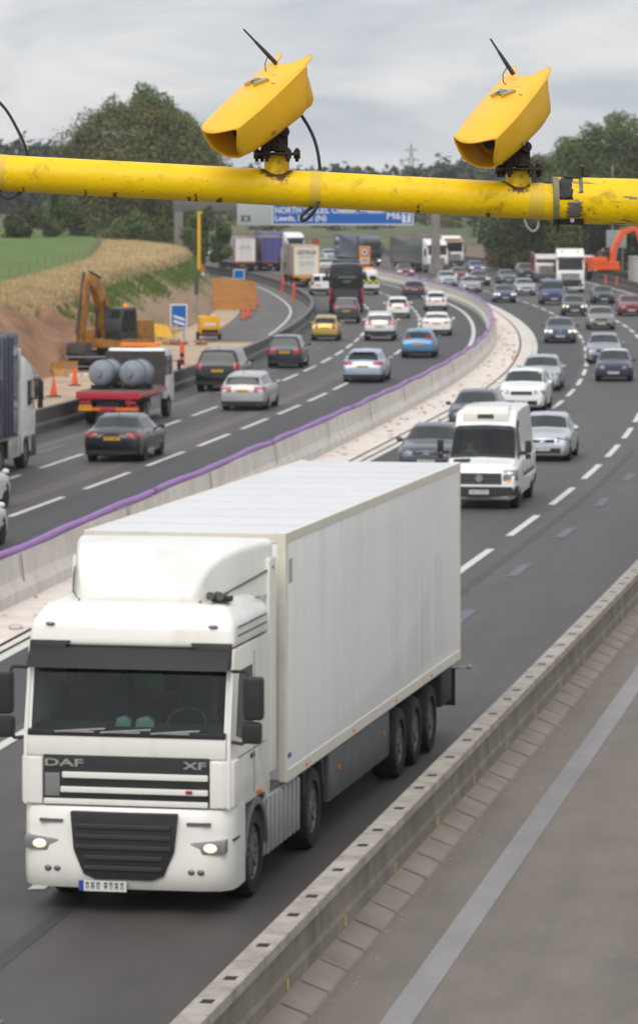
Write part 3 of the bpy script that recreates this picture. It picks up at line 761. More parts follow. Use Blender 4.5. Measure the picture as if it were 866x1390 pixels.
# style: stations (t, ztop, wtop, zbelt, plan) front to rear; glass ranges in t
STY = {
 'hatch': dict(H=1.49, st=[(0, .56, .66, .50, .82), (.012, .74, .70, .66, .89), (.03, .82, .76, .74, .94), (.07, .88, .80, .80, .97), (.22, .99, .83, .92, 1), (.255, 1.02, .83, .94, 1), (.41, 1.41, .72, .96, 1), (.48, 1.475, .715, .97, 1), (.65, 1.49, .71, .98, 1), (.87, 1.43, .69, 1.0, .985), (.90, 1.37, .69, 1.0, .98), (.965, 1.0, .76, .95, .96), (.985, .90, .76, .85, .93), (1, .66, .74, .60, .88)],
   ws=(.265, .405), sw=(.285, .885), rw=(.903, .960), tl=(.70, .98), whl=(.19, .80)),
 'saloon': dict(H=1.46, st=[(0, .54, .66, .48, .82), (.012, .72, .70, .64, .89), (.028, .80, .76, .72, .94), (.07, .86, .80, .78, .97), (.235, .97, .83, .90, 1), (.27, 1.0, .83, .92, 1), (.41, 1.38, .70, .94, 1), (.47, 1.445, .695, .95, 1), (.60, 1.46, .69, .96, 1), (.71, 1.42, .68, .97, .99), (.75, 1.36, .69, .98, .985), (.85, 1.08, .76, .985, .975), (.88, 1.04, .78, .97, .97), (.98, .99, .76, .91, .95), (.99, .88, .74, .80, .92), (1, .66, .72, .60, .87)],
   ws=(.28, .405), sw=(.30, .80), rw=(.755, .845), tl=(.72, .92), whl=(.185, .79)),
 'estate': dict(H=1.50, st=[(0, .56, .66, .50, .82), (.012, .74, .70, .66, .89), (.028, .82, .76, .74, .94), (.07, .88, .80, .80, .97), (.22, .99, .83, .92, 1), (.255, 1.02, .83, .94, 1), (.40, 1.42, .72, .96, 1), (.46, 1.485, .715, .97, 1), (.62, 1.50, .71, .98, 1), (.91, 1.44, .69, 1.0, .985), (.93, 1.38, .69, 1.0, .98), (.98, 1.0, .76, .95, .96), (.99, .88, .76, .82, .94), (1, .66, .74, .60, .88)],
   ws=(.265, .395), sw=(.285, .91), rw=(.933, .975), tl=(.74, .96), whl=(.19, .775)),
 'suv': dict(H=1.70, st=[(0, .62, .70, .56, .84), (.012, .90, .74, .80, .91), (.03, 1.0, .78, .90, .95), (.07, 1.05, .82, .96, .975), (.22, 1.14, .85, 1.06, 1), (.25, 1.17, .85, 1.08, 1), (.37, 1.58, .76, 1.09, 1), (.43, 1.67, .755, 1.10, 1), (.62, 1.70, .75, 1.10, 1), (.91, 1.65, .73, 1.12, .985), (.935, 1.58, .73, 1.12, .98), (.975, 1.14, .80, 1.07, .965), (.988, 1.0, .80, .94, .94), (1, .74, .78, .68, .88)],
   ws=(.26, .365), sw=(.28, .92), rw=(.938, .970), tl=(.80, 1.08), whl=(.19, .79)),
 'mpv': dict(H=1.62, st=[(0, .58, .68, .52, .82), (.012, .82, .72, .72, .90), (.03, .92, .77, .82, .95), (.07, .98, .80, .90, .975), (.18, 1.08, .84, 1.0, 1), (.21, 1.12, .84, 1.02, 1), (.37, 1.52, .75, 1.03, 1), (.45, 1.60, .745, 1.04, 1), (.62, 1.62, .74, 1.05, 1), (.90, 1.57, .72, 1.07, .985), (.925, 1.51, .72, 1.07, .98), (.975, 1.08, .80, 1.02, .965), (.988, .94, .80, .88, .94), (1, .70, .78, .64, .88)],
   ws=(.22, .365), sw=(.24, .91), rw=(.928, .970), tl=(.76, 1.05), whl=(.185, .80)),
 'coupe': dict(H=1.43, st=[(0, .52, .66, .46, .82), (.012, .69, .70, .61, .89), (.028, .77, .76, .69, .94), (.07, .83, .80, .75, .97), (.25, .96, .83, .89, 1), (.285, .99, .83, .91, 1), (.42, 1.35, .69, .93, 1), (.48, 1.415, .68, .94, 1), (.59, 1.43, .675, .95, 1), (.70, 1.38, .67, .97, 1), (.75, 1.30, .68, .985, .99), (.88, 1.07, .76, .99, .975), (.91, 1.05, .78, .98, .97), (.98, 1.0, .76, .91, .95), (.992, .88, .74, .80, .92), (1, .64, .72, .58, .87)],
   ws=(.295, .415), sw=(.315, .79), rw=(.755, .872), tl=(.72, .88), whl=(.185, .795)),
 'van': dict(H=2.60, st=[(0, .66, .80, .60, .88), (.008, .96, .82, .84, .94), (.02, 1.10, .84, 1.0, .975), (.05, 1.18, .86, 1.08, .99), (.125, 1.29, .88, 1.18, 1), (.15, 1.33, .88, 1.20, 1), (.255, 2.10, .82, 1.24, 1), (.28, 2.24, .82, 1.25, 1), (.31, 2.42, .82, 1.26, 1), (.36, 2.55, .82, 1.27, 1), (.6, 2.60, .82, 1.27, 1), (.96, 2.58, .82, 1.27, 1), (.985, 2.50, .82, 1.26, .985), (1, 2.36, .81, 1.23, .97)],
   ws=(.155, .252), sw=(.18, .325), rw=None, tl=(.95, 1.45), whl=(.17, .79)),
 'transporter': dict(H=1.97, st=[(0, .64, .80, .58, .88), (.010, .94, .82, .84, .94), (.03, 1.06, .84, .98, .97), (.07, 1.13, .86, 1.04, .99), (.145, 1.22, .88, 1.13, 1), (.17, 1.26, .88, 1.15, 1), (.30, 1.79, .80, 1.18, 1), (.34, 1.90, .80, 1.19, 1), (.5, 1.96, .80, 1.20, 1), (.93, 1.97, .80, 1.20, 1), (.975, 1.91, .80, 1.19, .985), (1, 1.75, .80, 1.16, .97)],
   ws=(.175, .29), sw=(.195, .93), rw=None, tl=(.90, 1.3), whl=(.18, .79)),
}
class Shape:
    def __init__(s, style, L, W, H):
        d = STY[style]; s.d = d; s.L, s.W, s.H = L, W, H
        a = np.array(d['st'], float); k = H / d['H']; a[:, 1] *= k; a[:, 3] *= k; s.a = a; s.k = k
        s.zb = 0.19 if style not in ('suv', 'van', 'transporter') else 0.26
    def par(s, t):
        if t <= .012 or t >= .988: w = [(0, 1.0)]
        else: w = [(-.012, .25), (0, .5), (.012, .25)]
        return [sum(q * np.interp(min(1, max(0, t + d)), s.a[:, 0], s.a[:, i]) for d, q in w) for i in range(1, 5)]
    def y(s, t): return s.L / 2 - t * s.L
    def sec(s, t):
        zt, wt, zbt, pl = s.par(t); w = s.W / 2 * pl; wt = s.W / 2 * wt; zb = s.zb + (0.06 if (t < .03 or t > .97) else 0)
        zm = min(zb + .32, (zb + zbt) / 2)
        cab = min(1, max(0, (zt - zbt - .12) / .3))
        return [(0, zb), (.85 * w, zb), (.965 * w, zb + .06), (w, zm), (.99 * w, zbt - .05), (.955 * w, zbt),
                (min(wt, .95 * w), zt - (.02 + .04 * cab)), (min(wt, .95 * w) * .88, zt - .006), (0, zt + .022)]
    def P(s, t, v):
        sg = 1
        if v > 8: v = 16 - v; sg = -1
        q = s.sec(t); i = min(7, int(v)); f = v - i
        return Vector((sg * (q[i][0] + (q[i + 1][0] - q[i][0]) * f), s.y(t), q[i][1] + (q[i + 1][1] - q[i][1]) * f))
    def halfw(s, t, z):
        q = s.sec(t); b = 0
        for i in range(8):
            z0, z1 = q[i][1], q[i + 1][1]
            if min(z0, z1) <= z <= max(z0, z1) and z1 != z0: b = max(b, q[i][0] + (q[i + 1][0] - q[i][0]) * (z - z0) / (z1 - z0))
        return b
    def body(s, m, holes=()):
        ts = sorted(set([0, .004, .008, .012, .02, .03, .045, .06] + [i / 48 for i in range(4, 48)] + [x[0] for x in s.a] + [q for h in holes for q in h[:2]] + [.985, .99, .995, 1]))
        vs_ = sorted(set([0, 1, 1.5, 2, 2.5, 3, 3.5, 4, 4.5, 5, 5.5, 6, 6.33, 6.66, 7, 7.33, 7.66, 8] + [q for h in holes for q in h[2:] if q <= 8]))
        vv = vs_ + [16 - v for v in vs_[-2::-1]]
        mb = MB(); nv = len(vv) - 1
        mb.v = [tuple(s.P(t, v)) for t in ts for v in vv[:-1]]
        for i in range(len(ts) - 1):
            for j in range(nv):
                tm = (ts[i] + ts[i + 1]) / 2; vm = (vv[j] + vv[j + 1]) / 2
                if any(h[0] < tm < h[1] and h[2] < vm < h[3] for h in holes): continue
                mb.f.append((i * nv + j, i * nv + (j + 1) % nv, (i + 1) * nv + (j + 1) % nv, (i + 1) * nv + j)); mb.m.append(0)
        mb.f += [tuple(range(nv)), tuple((len(ts) - 1) * nv + j for j in range(nv))]; mb.m += [0, 0]
        return mb.mesh('body', m, ang=42)
    def patch(s, t0, t1, v0, v1, n, k, off, mb=None):
        mb = mb or MB(); P = []
        for i in range(n + 1):
            t = t0 + (t1 - t0) * i / n; row = []
            for j in range(k + 1):
                v = v0 + (v1 - v0) * j / k; p = s.P(t, v); e = .01
                du = s.P(min(1, t + e), v) - s.P(max(0, t - e), v); dv = s.P(t, min(16, v + e)) - s.P(t, max(0, v - e))
                nn = dv.cross(du); nn = nn.normalized() if nn.length > 1e-9 else Vector((0, 0, 1))
                if nn.dot(p - Vector((0, p.y, s.H * .45))) < 0: nn = -nn
                row.append(p + nn * off)
            P.append(row)
        return mb.grid(P)
    def outline(s, z0, z1, end):
        """plan outline of the front or rear at a height: centre -> corner -> along the side"""
        zc = (z0 + z1) / 2; ts = [i * .004 for i in range(0, 60)]
        if end == 'r': ts = [1 - t for t in ts]
        pts = []
        for t in ts:
            zt = s.par(t)[0]
            if zt < z1 - .02 and not pts: continue
            pts.append((s.halfw(t, min(zc, zt - .03)), s.y(t)))
        pts = [(0, pts[0][1])] + pts
        return pts
    def t_at(s, z, end):
        """first station from that end whose body reaches height z"""
        for i in range(120):
            t = i * .002 if end == 'f' else 1 - i * .002
            if s.par(t)[0] >= z - .004: return t
        return t
    def strip(s, end, xa, wrap, z0, z1, off, side, mb=None, thick=.05, xmax=None, rows=4):
        """piece lying on the front or rear face from x=xa outwards, then round the corner for wrap metres along the side"""
        mb = mb or MB(); fy = 1 if end == 'f' else -1; A = []; B = []
        for r in range(rows + 1):
            z = z0 + (z1 - z0) * r / rows; t0 = s.t_at(z, end); w0 = s.halfw(t0, z) or s.halfw(t0, z - .03)
            if xmax: w0 = min(w0, xmax)
            y0 = s.y(t0); a, b = [], []
            for k in range(6):
                x = xa + (max(w0, xa + .01) - xa) * k / 5; a.append((side * x, y0 + fy * off, z)); b.append((side * x, y0 - fy * thick, z))
            if wrap > .02:
                for k in range(1, 6):
                    q = wrap * k / 5; t = t0 + (q / s.L if end == 'f' else -q / s.L); x = s.halfw(t, z) or w0
                    c = min(1, k / 2.5)
                    a.append((side * (x + off * c), s.y(t) + fy * off * (1 - c), z)); b.append((side * (x - thick), s.y(t) - fy * thick * .5, z))
            A.append(a); B.append(b)
        n = len(A[0]); vs = [p for row in A for p in row] + [p for row in B for p in row]; o = (rows + 1) * n; f = []
        for r in range(rows):
            for i in range(n - 1):
                p = r * n + i; f += [(p, p + 1, p + n + 1, p + n), (o + p + n, o + p + n + 1, o + p + 1, o + p)]
            p = r * n; f += [(p, p + n, o + p + n, o + p), (p + n - 1, o + p + n - 1, o + p + 2 * n - 1, p + 2 * n - 1)]
        for i in range(n - 1):
            p = rows * n; f += [(i, o + i, o + i + 1, i + 1), (p + i, p + i + 1, o + p + i + 1, o + p + i)]
        return mb.add(vs, f)

WHEELS = {}
def wheel_meshes(r, w, rim='alloy'):
    k = (round(r, 3), round(w, 3), rim)
    if k in WHEELS: return WHEELS[k]
    h = w / 2; rr = r * .68
    ty = MB().lathe([(rr, -h), (r * .93, -h), (r, -h * .7), (r, h * .7), (r * .93, h), (rr, h), (rr - .01, h * .6), (rr - .01, -h * .6)], axis='X', n=28).mesh('tyre', M_TYRE)
    mb = MB().lathe([(rr * .99, -h * .7), (rr * .99, h * .55), (rr * .9, h * .85), (rr * .86, h * .5), (.03, h * .42), (.03, -h * .4)], axis='X', n=24, mi=1)
    for i in range(7 if rim == 'alloy' else 10):
        a = 2 * math.pi * i / (7 if rim == 'alloy' else 10)
        mb.box((h * .62, math.cos(a) * rr * .5, math.sin(a) * rr * .5), (h * .35, rr * .84, rr * (.2 if rim == 'alloy' else .12)), 0, (a, 0, 0))
    mb.cyl((h * .4, 0, 0), (h * .85, 0, 0), rr * .22, n=12, mi=0)
    rm = mb.mesh('rim', [M_RIM if rim == 'alloy' else M_STEELRIM, M_ARCH if rim == 'alloy' else M_STEELRIM])
    WHEELS[k] = (ty, rm); return WHEELS[k]
def add_wheel(parent, x, y, r, w, rim='alloy', twin=False):
    wl = link('wheel', None, parent, (x, y, r)); wl.empty_display_size = .2
    if x < 0: wl.rotation_euler = (0, 0, math.pi)
    t, m = wheel_meshes(r, w, rim); link('tyre', t, wl); link('rim', m, wl); return wl
def plate(parent, x, y, z, front, w=.52, h=.11, tilt=0, white=None):
    fy = 1 if front else -1; mb = MB(); M = Euler((tilt, 0, 0)).to_matrix()
    mb.box((0, 0, 0), (w, .02, h), 0)
    for i in range(7):
        cx = -w * .4 + i * w * .125 + (w * .05 if i > 3 else 0)
        for q in ((-.3, .0, .25, 1), (.3, .0, .25, 1), (0, .4, 1, .22), (0, -.05, 1, .2))[: 3 + (i * 7) % 2]:
            mb.box((cx + q[0] * w * .075, fy * .0105, q[1] * h * .7), (w * .075 * q[2], .004, h * .62 * q[3]), 1)
    return link('number_plate', mb.mesh('number_plate', [M_PLW if (front if white is None else white) else M_PLY, M_INK], smooth=False), parent, (x, y, z))

def car(name, label, cat, style, rgb, L, W, H, metal=.35, lights=False, brake=False, roof=None, group=None, tl_tall=None, bumper=None, rails=False, spoiler=False, grille=True, indic=False, mirror=None, plate_z=None, wr=None, tailrgb=None):
    s = Shape(style, L, W, H); k = s.k; d = s.d
    t = thing(name, label, cat, (0, 0, 0), 0, group)
    P = paint(rgb, metal)
    van = style in ('van', 'transporter')
    link('body', s.body(P), t)
    if roof:
        a, b = d['ws'][1], (d['rw'][0] if d['rw'] else .98)
        s.patch(a + .03, b - .005, 6.15, 9.85, 10, 8, .004).build('roof', paint(roof), t)
    s.patch(d['ws'][0], d['ws'][1], 6.12, 9.88, 6, 10, .005).build('windscreen', M_GLASS, t)
    a, b = d['sw']
    cuts = [(a, .5 * (a + b) - .006), (.5 * (a + b) + .006, b)] if b - a > .3 else [(a, b)]
    for v0, v1 in ((5.12, 5.86), (10.88, 10.14)):
        for (q0, q1) in cuts:
            s.patch(q0, q1, v0, v1, 7, 3, .005).build('side_window', M_GLASS, t)
    if d['rw']: s.patch(d['rw'][0] + .004, d['rw'][1], 6.15, 9.85, 5, 10, .006).build('rear_window', M_GLASS, t)
    elif style == 'transporter':
        for sx in (-1, 1): MB().bb(min(sx * .08, sx * .68), max(sx * .08, sx * .68), -L / 2 - .012, -L / 2 + .05, 1.25, 1.68).build('rear_window', M_GLASS, t, bevel=.01)
    hl = (.62 * k, .78 * k) if not van else (.74, .98)
    if style == 'suv': hl = (.76 * k, .93 * k)
    if style == 'mpv': hl = (.74 * k, .91 * k)
    for sx in (-1, 1):
        s.strip('f', W * .26, .34, hl[0], hl[1], .014, sx).build('headlight', M_LAMPON if lights else M_LAMP, t, bevel=.012, seg=1)
        if indic and sx == -1: s.strip('f', W * .37, .12, hl[0] - .07, hl[0] - .01, .02, sx).build('indicator', M_AMBERON, t)
        z0, z1 = (d['tl'][0] * k, d['tl'][1] * k)
        if tl_tall: z0, z1 = tl_tall
        s.strip('r', W * (.25 if z1 - z0 < .3 * k and not van else .36), .22 if not van else .03, z0, z1, .014, sx).build('tail_light', M_REDON if brake else M_RED, t, bevel=.01, seg=1)
    if grille:
        g = MB(); gz = (.60 * k, .74 * k) if style not in ('suv', 'mpv') else (.70 * k, .90 * k)
        if van: gz = (.68, .90)
        for sx in (-1, 1): s.strip('f', 0, .0, gz[0], gz[1], .012, sx, g, xmax=W * .23)
        g.build('grille', M_TRIM, t)
    bp = MB(); zz = (s.zb + .08, s.zb + .25)
    for sx in (-1, 1): s.strip('f', 0, .0, zz[0], zz[1], .012, sx, bp, xmax=W * .34)
    bp.build('lower_intake', M_TRIM, t)
    bp = MB()
    for sx in (-1, 1): s.strip('r', 0, .35, s.zb + .04, s.zb + (.34 if bumper or van else .2), .016, sx, bp)
    bp.build('rear_bumper', M_TRIM, t)
    if bumper:
        bp = MB()
        for sx in (-1, 1): s.strip('f', 0, .35, s.zb + .04, s.zb + .30, .014, sx, bp)
        bp.build('front_bumper', M_TRIM, t)
    yf, yr = L / 2 + .016, -L / 2 - .016
    plate(t, 0, yf + .012, s.zb + .22, True)
    pz = plate_z or (d['tl'][0] * k + .04)
    o = s.outline(pz - .06, pz + .06, 'r'); plate(t, 0 if not van else -.25, o[1][1] - .03, pz, False)
    # badge, handles line, mirrors
    mz = s.par(d['sw'][0] + .02)[2] + .07; my = s.y(d['sw'][0] + .03)
    for sx in (-1, 1):
        m = MB(); hw = s.halfw(d['sw'][0] + .03, mz - .12)
        hh = .075 if not van else .16
        m.add(*ellip((sx * (hw + .10), my, mz + (.0 if not van else .1)), (.105, .065, hh)))
        m.box((sx * (hw + .0), my, mz - .04), (.14, .05, .04))
        m.build('mirror', P if not van and not mirror else (mirror or M_TRIM), t)
    if style != 'van':
        dh = MB()
        for sx in (-1, 1):
            for ty in ((.50, .70) if d['sw'][1] > .6 else (.3,)):
                zh = s.par(ty)[2] - .09; dh.box((sx * (s.halfw(ty, zh) + .008), s.y(ty), zh), (.03, .18, .035))
        dh.build('door_handle', P, t)
    if rails:
        for sx in (-1, 1):
            pts = [s.P(q, 6.6 if sx > 0 else 9.4) + Vector((0, 0, h)) for q, h in ((d['ws'][1] + .06, .0), (d['ws'][1] + .09, .05), (.7, .05), (.84, .05), (.87, .0))]
            MB().tube(pts, .018, 6).build('roof_rail', M_CHROME, t)
    if spoiler:
        q = d['rw'][0]; zt = s.par(q - .02)[0]; MB().box((0, s.y(q + .01), zt - .005), (W * .56, .2, .03)).build('spoiler', P, t, bevel=.01)
    else:
        q = s.P(d['rw'][0] - .03 if d['rw'] else .9, 8); MB().tube([q, q + Vector((0, -.06, .12)), q + Vector((0, -.14, .2))], [.012, .006, .004], 5).build('aerial', M_TRIM, t)
    # wheels with dark arches
    r = wr or (.315 * (1.1 if style in ('suv', 'van', 'transporter') else 1.0)); tw = .21
    for ty in d['whl']:
        for sx in (-1, 1):
            hw = s.halfw(ty, .42); ym = s.y(ty)
            MB().cyl((sx * (hw - .22), ym, r + .01), (sx * (hw + .004), ym, r + .01), r * 1.14, n=26).build('wheel_arch', M_ARCH, t)
            add_wheel(t, sx * (hw - tw / 2 + .012), ym, r, tw)
    t['half_length'] = L / 2
    return t
def ellip(c, r, n=10, m=7):
    vs = []; fs = []
    for i in range(m + 1):
        a = math.pi * i / m
        for j in range(n):
            b = 2 * math.pi * j / n
            vs.append((c[0] + r[0] * math.sin(a) * math.cos(b), c[1] + r[1] * math.sin(a) * math.sin(b), c[2] + r[2] * math.cos(a)))
    for i in range(m):
        for j in range(n): fs.append((i * n + j, (i + 1) * n + j, (i + 1) * n + (j + 1) % n, i * n + (j + 1) % n))
    return vs, fs

def place(o, px, py, rear, fn=K, dslope=0.0, hl=None, sl=None):
    """stand a vehicle with the foot of its rear (or front) face where the photo shows it, heading along the road"""
    p = at(px, py); s = (slope(fn, p.y + (2 if rear else -2)) if sl is None else sl) + dslope
    u = Vector((s, 1, 0)).normalized()           # away from the viewer
    h = hl if hl is not None else o['half_length']
    c = p + u * h
    o.location = c
    f = u if rear else -u                        # travel direction; local +Y
    o.rotation_euler = (0, 0, math.atan2(-f.x, f.y))
    if 'half_length' in o: del o['half_length']
    return o
GA, GB = 'cars heading away on the left carriageway', 'cars coming along the right carriageway'
AW = [ # label, category, style, colour, size, pixel of rear foot, options
 ('black_saloon', 'black saloon with red tail lights nearest behind the red flatbed truck', 'saloon', (28, 30, 36), (4.96, 1.88, 1.46), (152, 628), dict(metal=.5, tl_tall=(.80, .93))),
 ('black_suv', 'boxy black off-roader with white upper bumper trim beside the silver estate', 'suv', (22, 23, 28), (4.95, 2.0, 1.86), (295, 532), dict(metal=.4, tl_tall=(.95, 1.30))),
 ('silver_estate', 'silver estate car with roof line sloping to a small tailgate beside the black off-roader', 'estate', (172, 173, 175), (4.77, 1.81, 1.50), (329, 558), dict(metal=.2, rails=False)),
 ('dark_mpv', 'dark navy small people carrier between the gold hatchback and the black off-roader', 'mpv', (35, 39, 56), (4.05, 1.75, 1.62), (386, 500), dict(metal=.4, tl_tall=(.72, .98))),
 ('gold_hatchback', 'gold hatchback driving beside the dark barrier bend', 'hatch', (176, 152, 72), (3.85, 1.67, 1.50), (441, 463), dict(metal=.5, tl_tall=(.72, 1.0))),
 ('dark_suv', 'dark grey off-roader with tall red tail lights close behind the black coach', 'suv', (44, 47, 54), (4.57, 1.80, 1.70), (470, 439), dict(tl_tall=(.95, 1.55))),
 ('silver_suv', 'silver white off-roader with black lower bumper between gold hatchback and white coupe', 'suv', (206, 207, 208), (4.64, 1.85, 1.72), (515, 463), dict(bumper=True, tl_tall=(.95, 1.2), rails=True)),
 ('white_hatchback', 'white hatchback in the middle lane right of the coach', 'hatch', (230, 230, 228), (4.0, 1.70, 1.50), (540, 432), dict(metal=0, tl_tall=(.80, 1.02))),
 ('dark_blue_hatchback', 'dark blue hatchback left of the central gantry post', 'hatch', (42, 48, 72), (4.2, 1.78, 1.50), (563, 405), dict(tl_tall=(.78, 1.0))),
 ('white_hatchback', 'small white hatchback just ahead of the white coupe in the outer lane', 'hatch', (226, 227, 228), (3.95, 1.68, 1.47), (592, 422), dict(metal=0, tl_tall=(.70, .92))),
 ('white_coupe', 'low white saloon with slim red tail lights ahead of the blue hatchback', 'coupe', (232, 232, 231), (4.67, 1.85, 1.42), (592, 456), dict(metal=0, tl_tall=(.78, .88))),
 ('blue_hatchback', 'mid blue hatchback with high tail lights beside the purple duct', 'hatch', (74, 122, 158), (4.34, 1.82, 1.50), (567, 486), dict(metal=.4, tl_tall=(.98, 1.25))),
 ('ice_blue_hatchback', 'pale silver blue hatchback nearest to the central barrier', 'hatch', (164, 178, 196), (4.78, 1.87, 1.50), (492, 520), dict(metal=.55, tl_tall=(.80, .98), spoiler=True)),
 ('white_car', 'upper of the two white cars cut by the left border', 'hatch', (225, 225, 224), (4.2, 1.78, 1.46), None, dict(metal=0)),
 ('white_car', 'lower of the two white cars cut by the left border', 'saloon', (228, 227, 225), (4.5, 1.80, 1.45), None, dict(metal=0)),
]
for (nm, lab, sty, rgb, (L, W, H), p, kw) in AW:
    o = car(nm, lab, 'car' if 'suv' not in nm else 'off-roader', sty, rgb, L, W, H, group=GA, **kw)
    if p: place(o, p[0], p[1], True)
    else:
        if 'upper' in lab: fx, fy_ = -8.62, 106.6
        else: fx, fy_ = -7.78, 95.2
        s = .155; u = Vector((s, 1, 0)).normalized(); lat = Vector((1, -s, 0)).normalized()
        c = Vector((fx, fy_, 0)) - u * L / 2 - lat * W / 2 + lat * .3
        o.location = c; o.rotation_euler = (0, 0, -math.atan(s)); del o['half_length']
CO = [
 ('dark_saloon', 'dark grey saloon half hidden between the white lorry and the white van', 'saloon', (74, 78, 88), (4.6, 1.83, 1.45), (578, 645), dict(metal=.5)),
 ('dark_car', 'dark car whose roof shows left of the white van roof', 'hatch', (50, 56, 66), (4.3, 1.80, 1.46), (640, 588), dict()),
 ('silver_saloon', 'bright silver saloon just right of the white van', 'saloon', (190, 193, 200), (4.4, 1.74, 1.46), (735, 627), dict(metal=.55, wr=.32)),
 ('white_suv', 'white crossover car behind the white van roof', 'hatch', (234, 234, 233), (4.5, 1.85, 1.62), (707, 559), dict(metal=0, lights=False)),
 ('pale_grey_hatchback', 'pale grey green hatchback behind the white crossover beside the kerb', 'hatch', (168, 178, 180), (4.3, 1.79, 1.50), (732, 531), dict(metal=.45)),
 ('dark_blue_mini', 'small dark blue hatchback with a white roof by the right border', 'hatch', (38, 44, 70), (3.75, 1.69, 1.42), (832, 518), dict(roof=(230, 230, 230), metal=.3)),
 ('silver_hatchback', 'silver hatchback partly hidden behind the white roofed small car', 'hatch', (142, 150, 158), (4.3, 1.8, 1.50), (819, 494), dict(metal=.5)),
 ('blue_grey_saloon', 'blue grey saloon with both headlights lit in the outer lane', 'saloon', (66, 78, 98), (4.75, 1.85, 1.45), (760, 466), dict(lights=True, metal=.5)),
 ('grey_hatchback', 'bronze grey hatchback with a wide dark lower grille', 'hatch', (132, 130, 128), (4.4, 1.78, 1.48), (816, 448), dict(metal=.55)),
 ('dark_green_hatchback', 'dark grey green hatchback with lit headlights in front of the blue van', 'hatch', (52, 58, 60), (4.2, 1.77, 1.48), (780, 429), dict(lights=True)),
 ('black_hatchback', 'small black hatchback right of the white lorry cab', 'hatch', (34, 36, 44), (4.06, 1.72, 1.46), (820, 413), dict(lights=False)),
 ('red_hatchback', 'dark red hatchback cut by the right border', 'hatch', (136, 40, 52), (4.4, 1.8, 1.48), (857, 429), dict(metal=.4)),
 ('navy_saloon', 'navy blue saloon with bright headlights leading the outer lane', 'saloon', (54, 64, 100), (4.6, 1.81, 1.43), (686, 411), dict(lights=True, metal=.4)),
 ('silver_car', 'silver car beside the blue van in the second lane', 'hatch', (170, 172, 180), (4.3, 1.78, 1.47), (714, 401), dict(metal=.5)),
 ('grey_car', 'dark grey car behind the navy saloon', 'saloon', (84, 88, 98), (4.5, 1.8, 1.45), (690, 386), dict()),
 ('dark_suv', 'dark tall off-roader in front of the round grey sign', 'suv', (50, 54, 66), (4.6, 1.85, 1.75), (717, 380), dict()),
 ('silver_saloon', 'silver saloon at the purple duct beside the central gantry post', 'saloon', (166, 168, 174), (4.5, 1.8, 1.45), (640, 397), dict(metal=.5)),
 ('black_car', 'black car with an amber light behind the silver saloon', 'hatch', (40, 44, 52), (4.3, 1.8, 1.47), (653, 388), dict(lights=True)),
 ('maroon_car', 'maroon car right of the central gantry post with one lamp lit', 'hatch', (108, 38, 48), (4.2, 1.76, 1.46), (626, 382), dict(lights=True)),
 ('blue_car', 'blue car with lit amber lamps behind the black car', 'saloon', (74, 90, 134), (4.5, 1.8, 1.48), (648, 372), dict(lights=True)),
 ('pale_car', 'pale silver car half hidden by the concrete barrier under the gantry post', 'hatch', (180, 186, 188), (4.3, 1.8, 1.48), (609, 389), dict()),
 ('red_car', 'dark red car left of the gantry post in front of the green curtain lorry', 'hatch', (120, 52, 62), (4.2, 1.78, 1.47), (551, 377), dict(lights=True)),
 ('silver_mpv', 'silver people carrier far away left of the dark container lorry', 'mpv', (172, 180, 188), (4.6, 1.85, 1.75), (449, 356), dict(metal=.5)),
 ('white_car', 'far white car with red lamps behind the orange framed box trailer', 'hatch', (210, 208, 208), (4.2, 1.78, 1.47), (441, 368), dict()),
]
for (nm, lab, sty, rgb, (L, W, H), p, kw) in CO:
    o = car(nm, lab, 'car' if 'suv' not in nm else 'off-roader', sty, rgb, L, W, H, group=GB, **kw)
    place(o, p[0], p[1], False, fn=RB if p[1] > 375 else K)
# parked works car by the soil heap
o = car('dark_car', 'dark car parked by the red soil heap behind the blue lorry', 'car', 'hatch', (36, 38, 44), 4.2, 1.78, 1.48)
place(o, -10, 546, False, sl=.22)
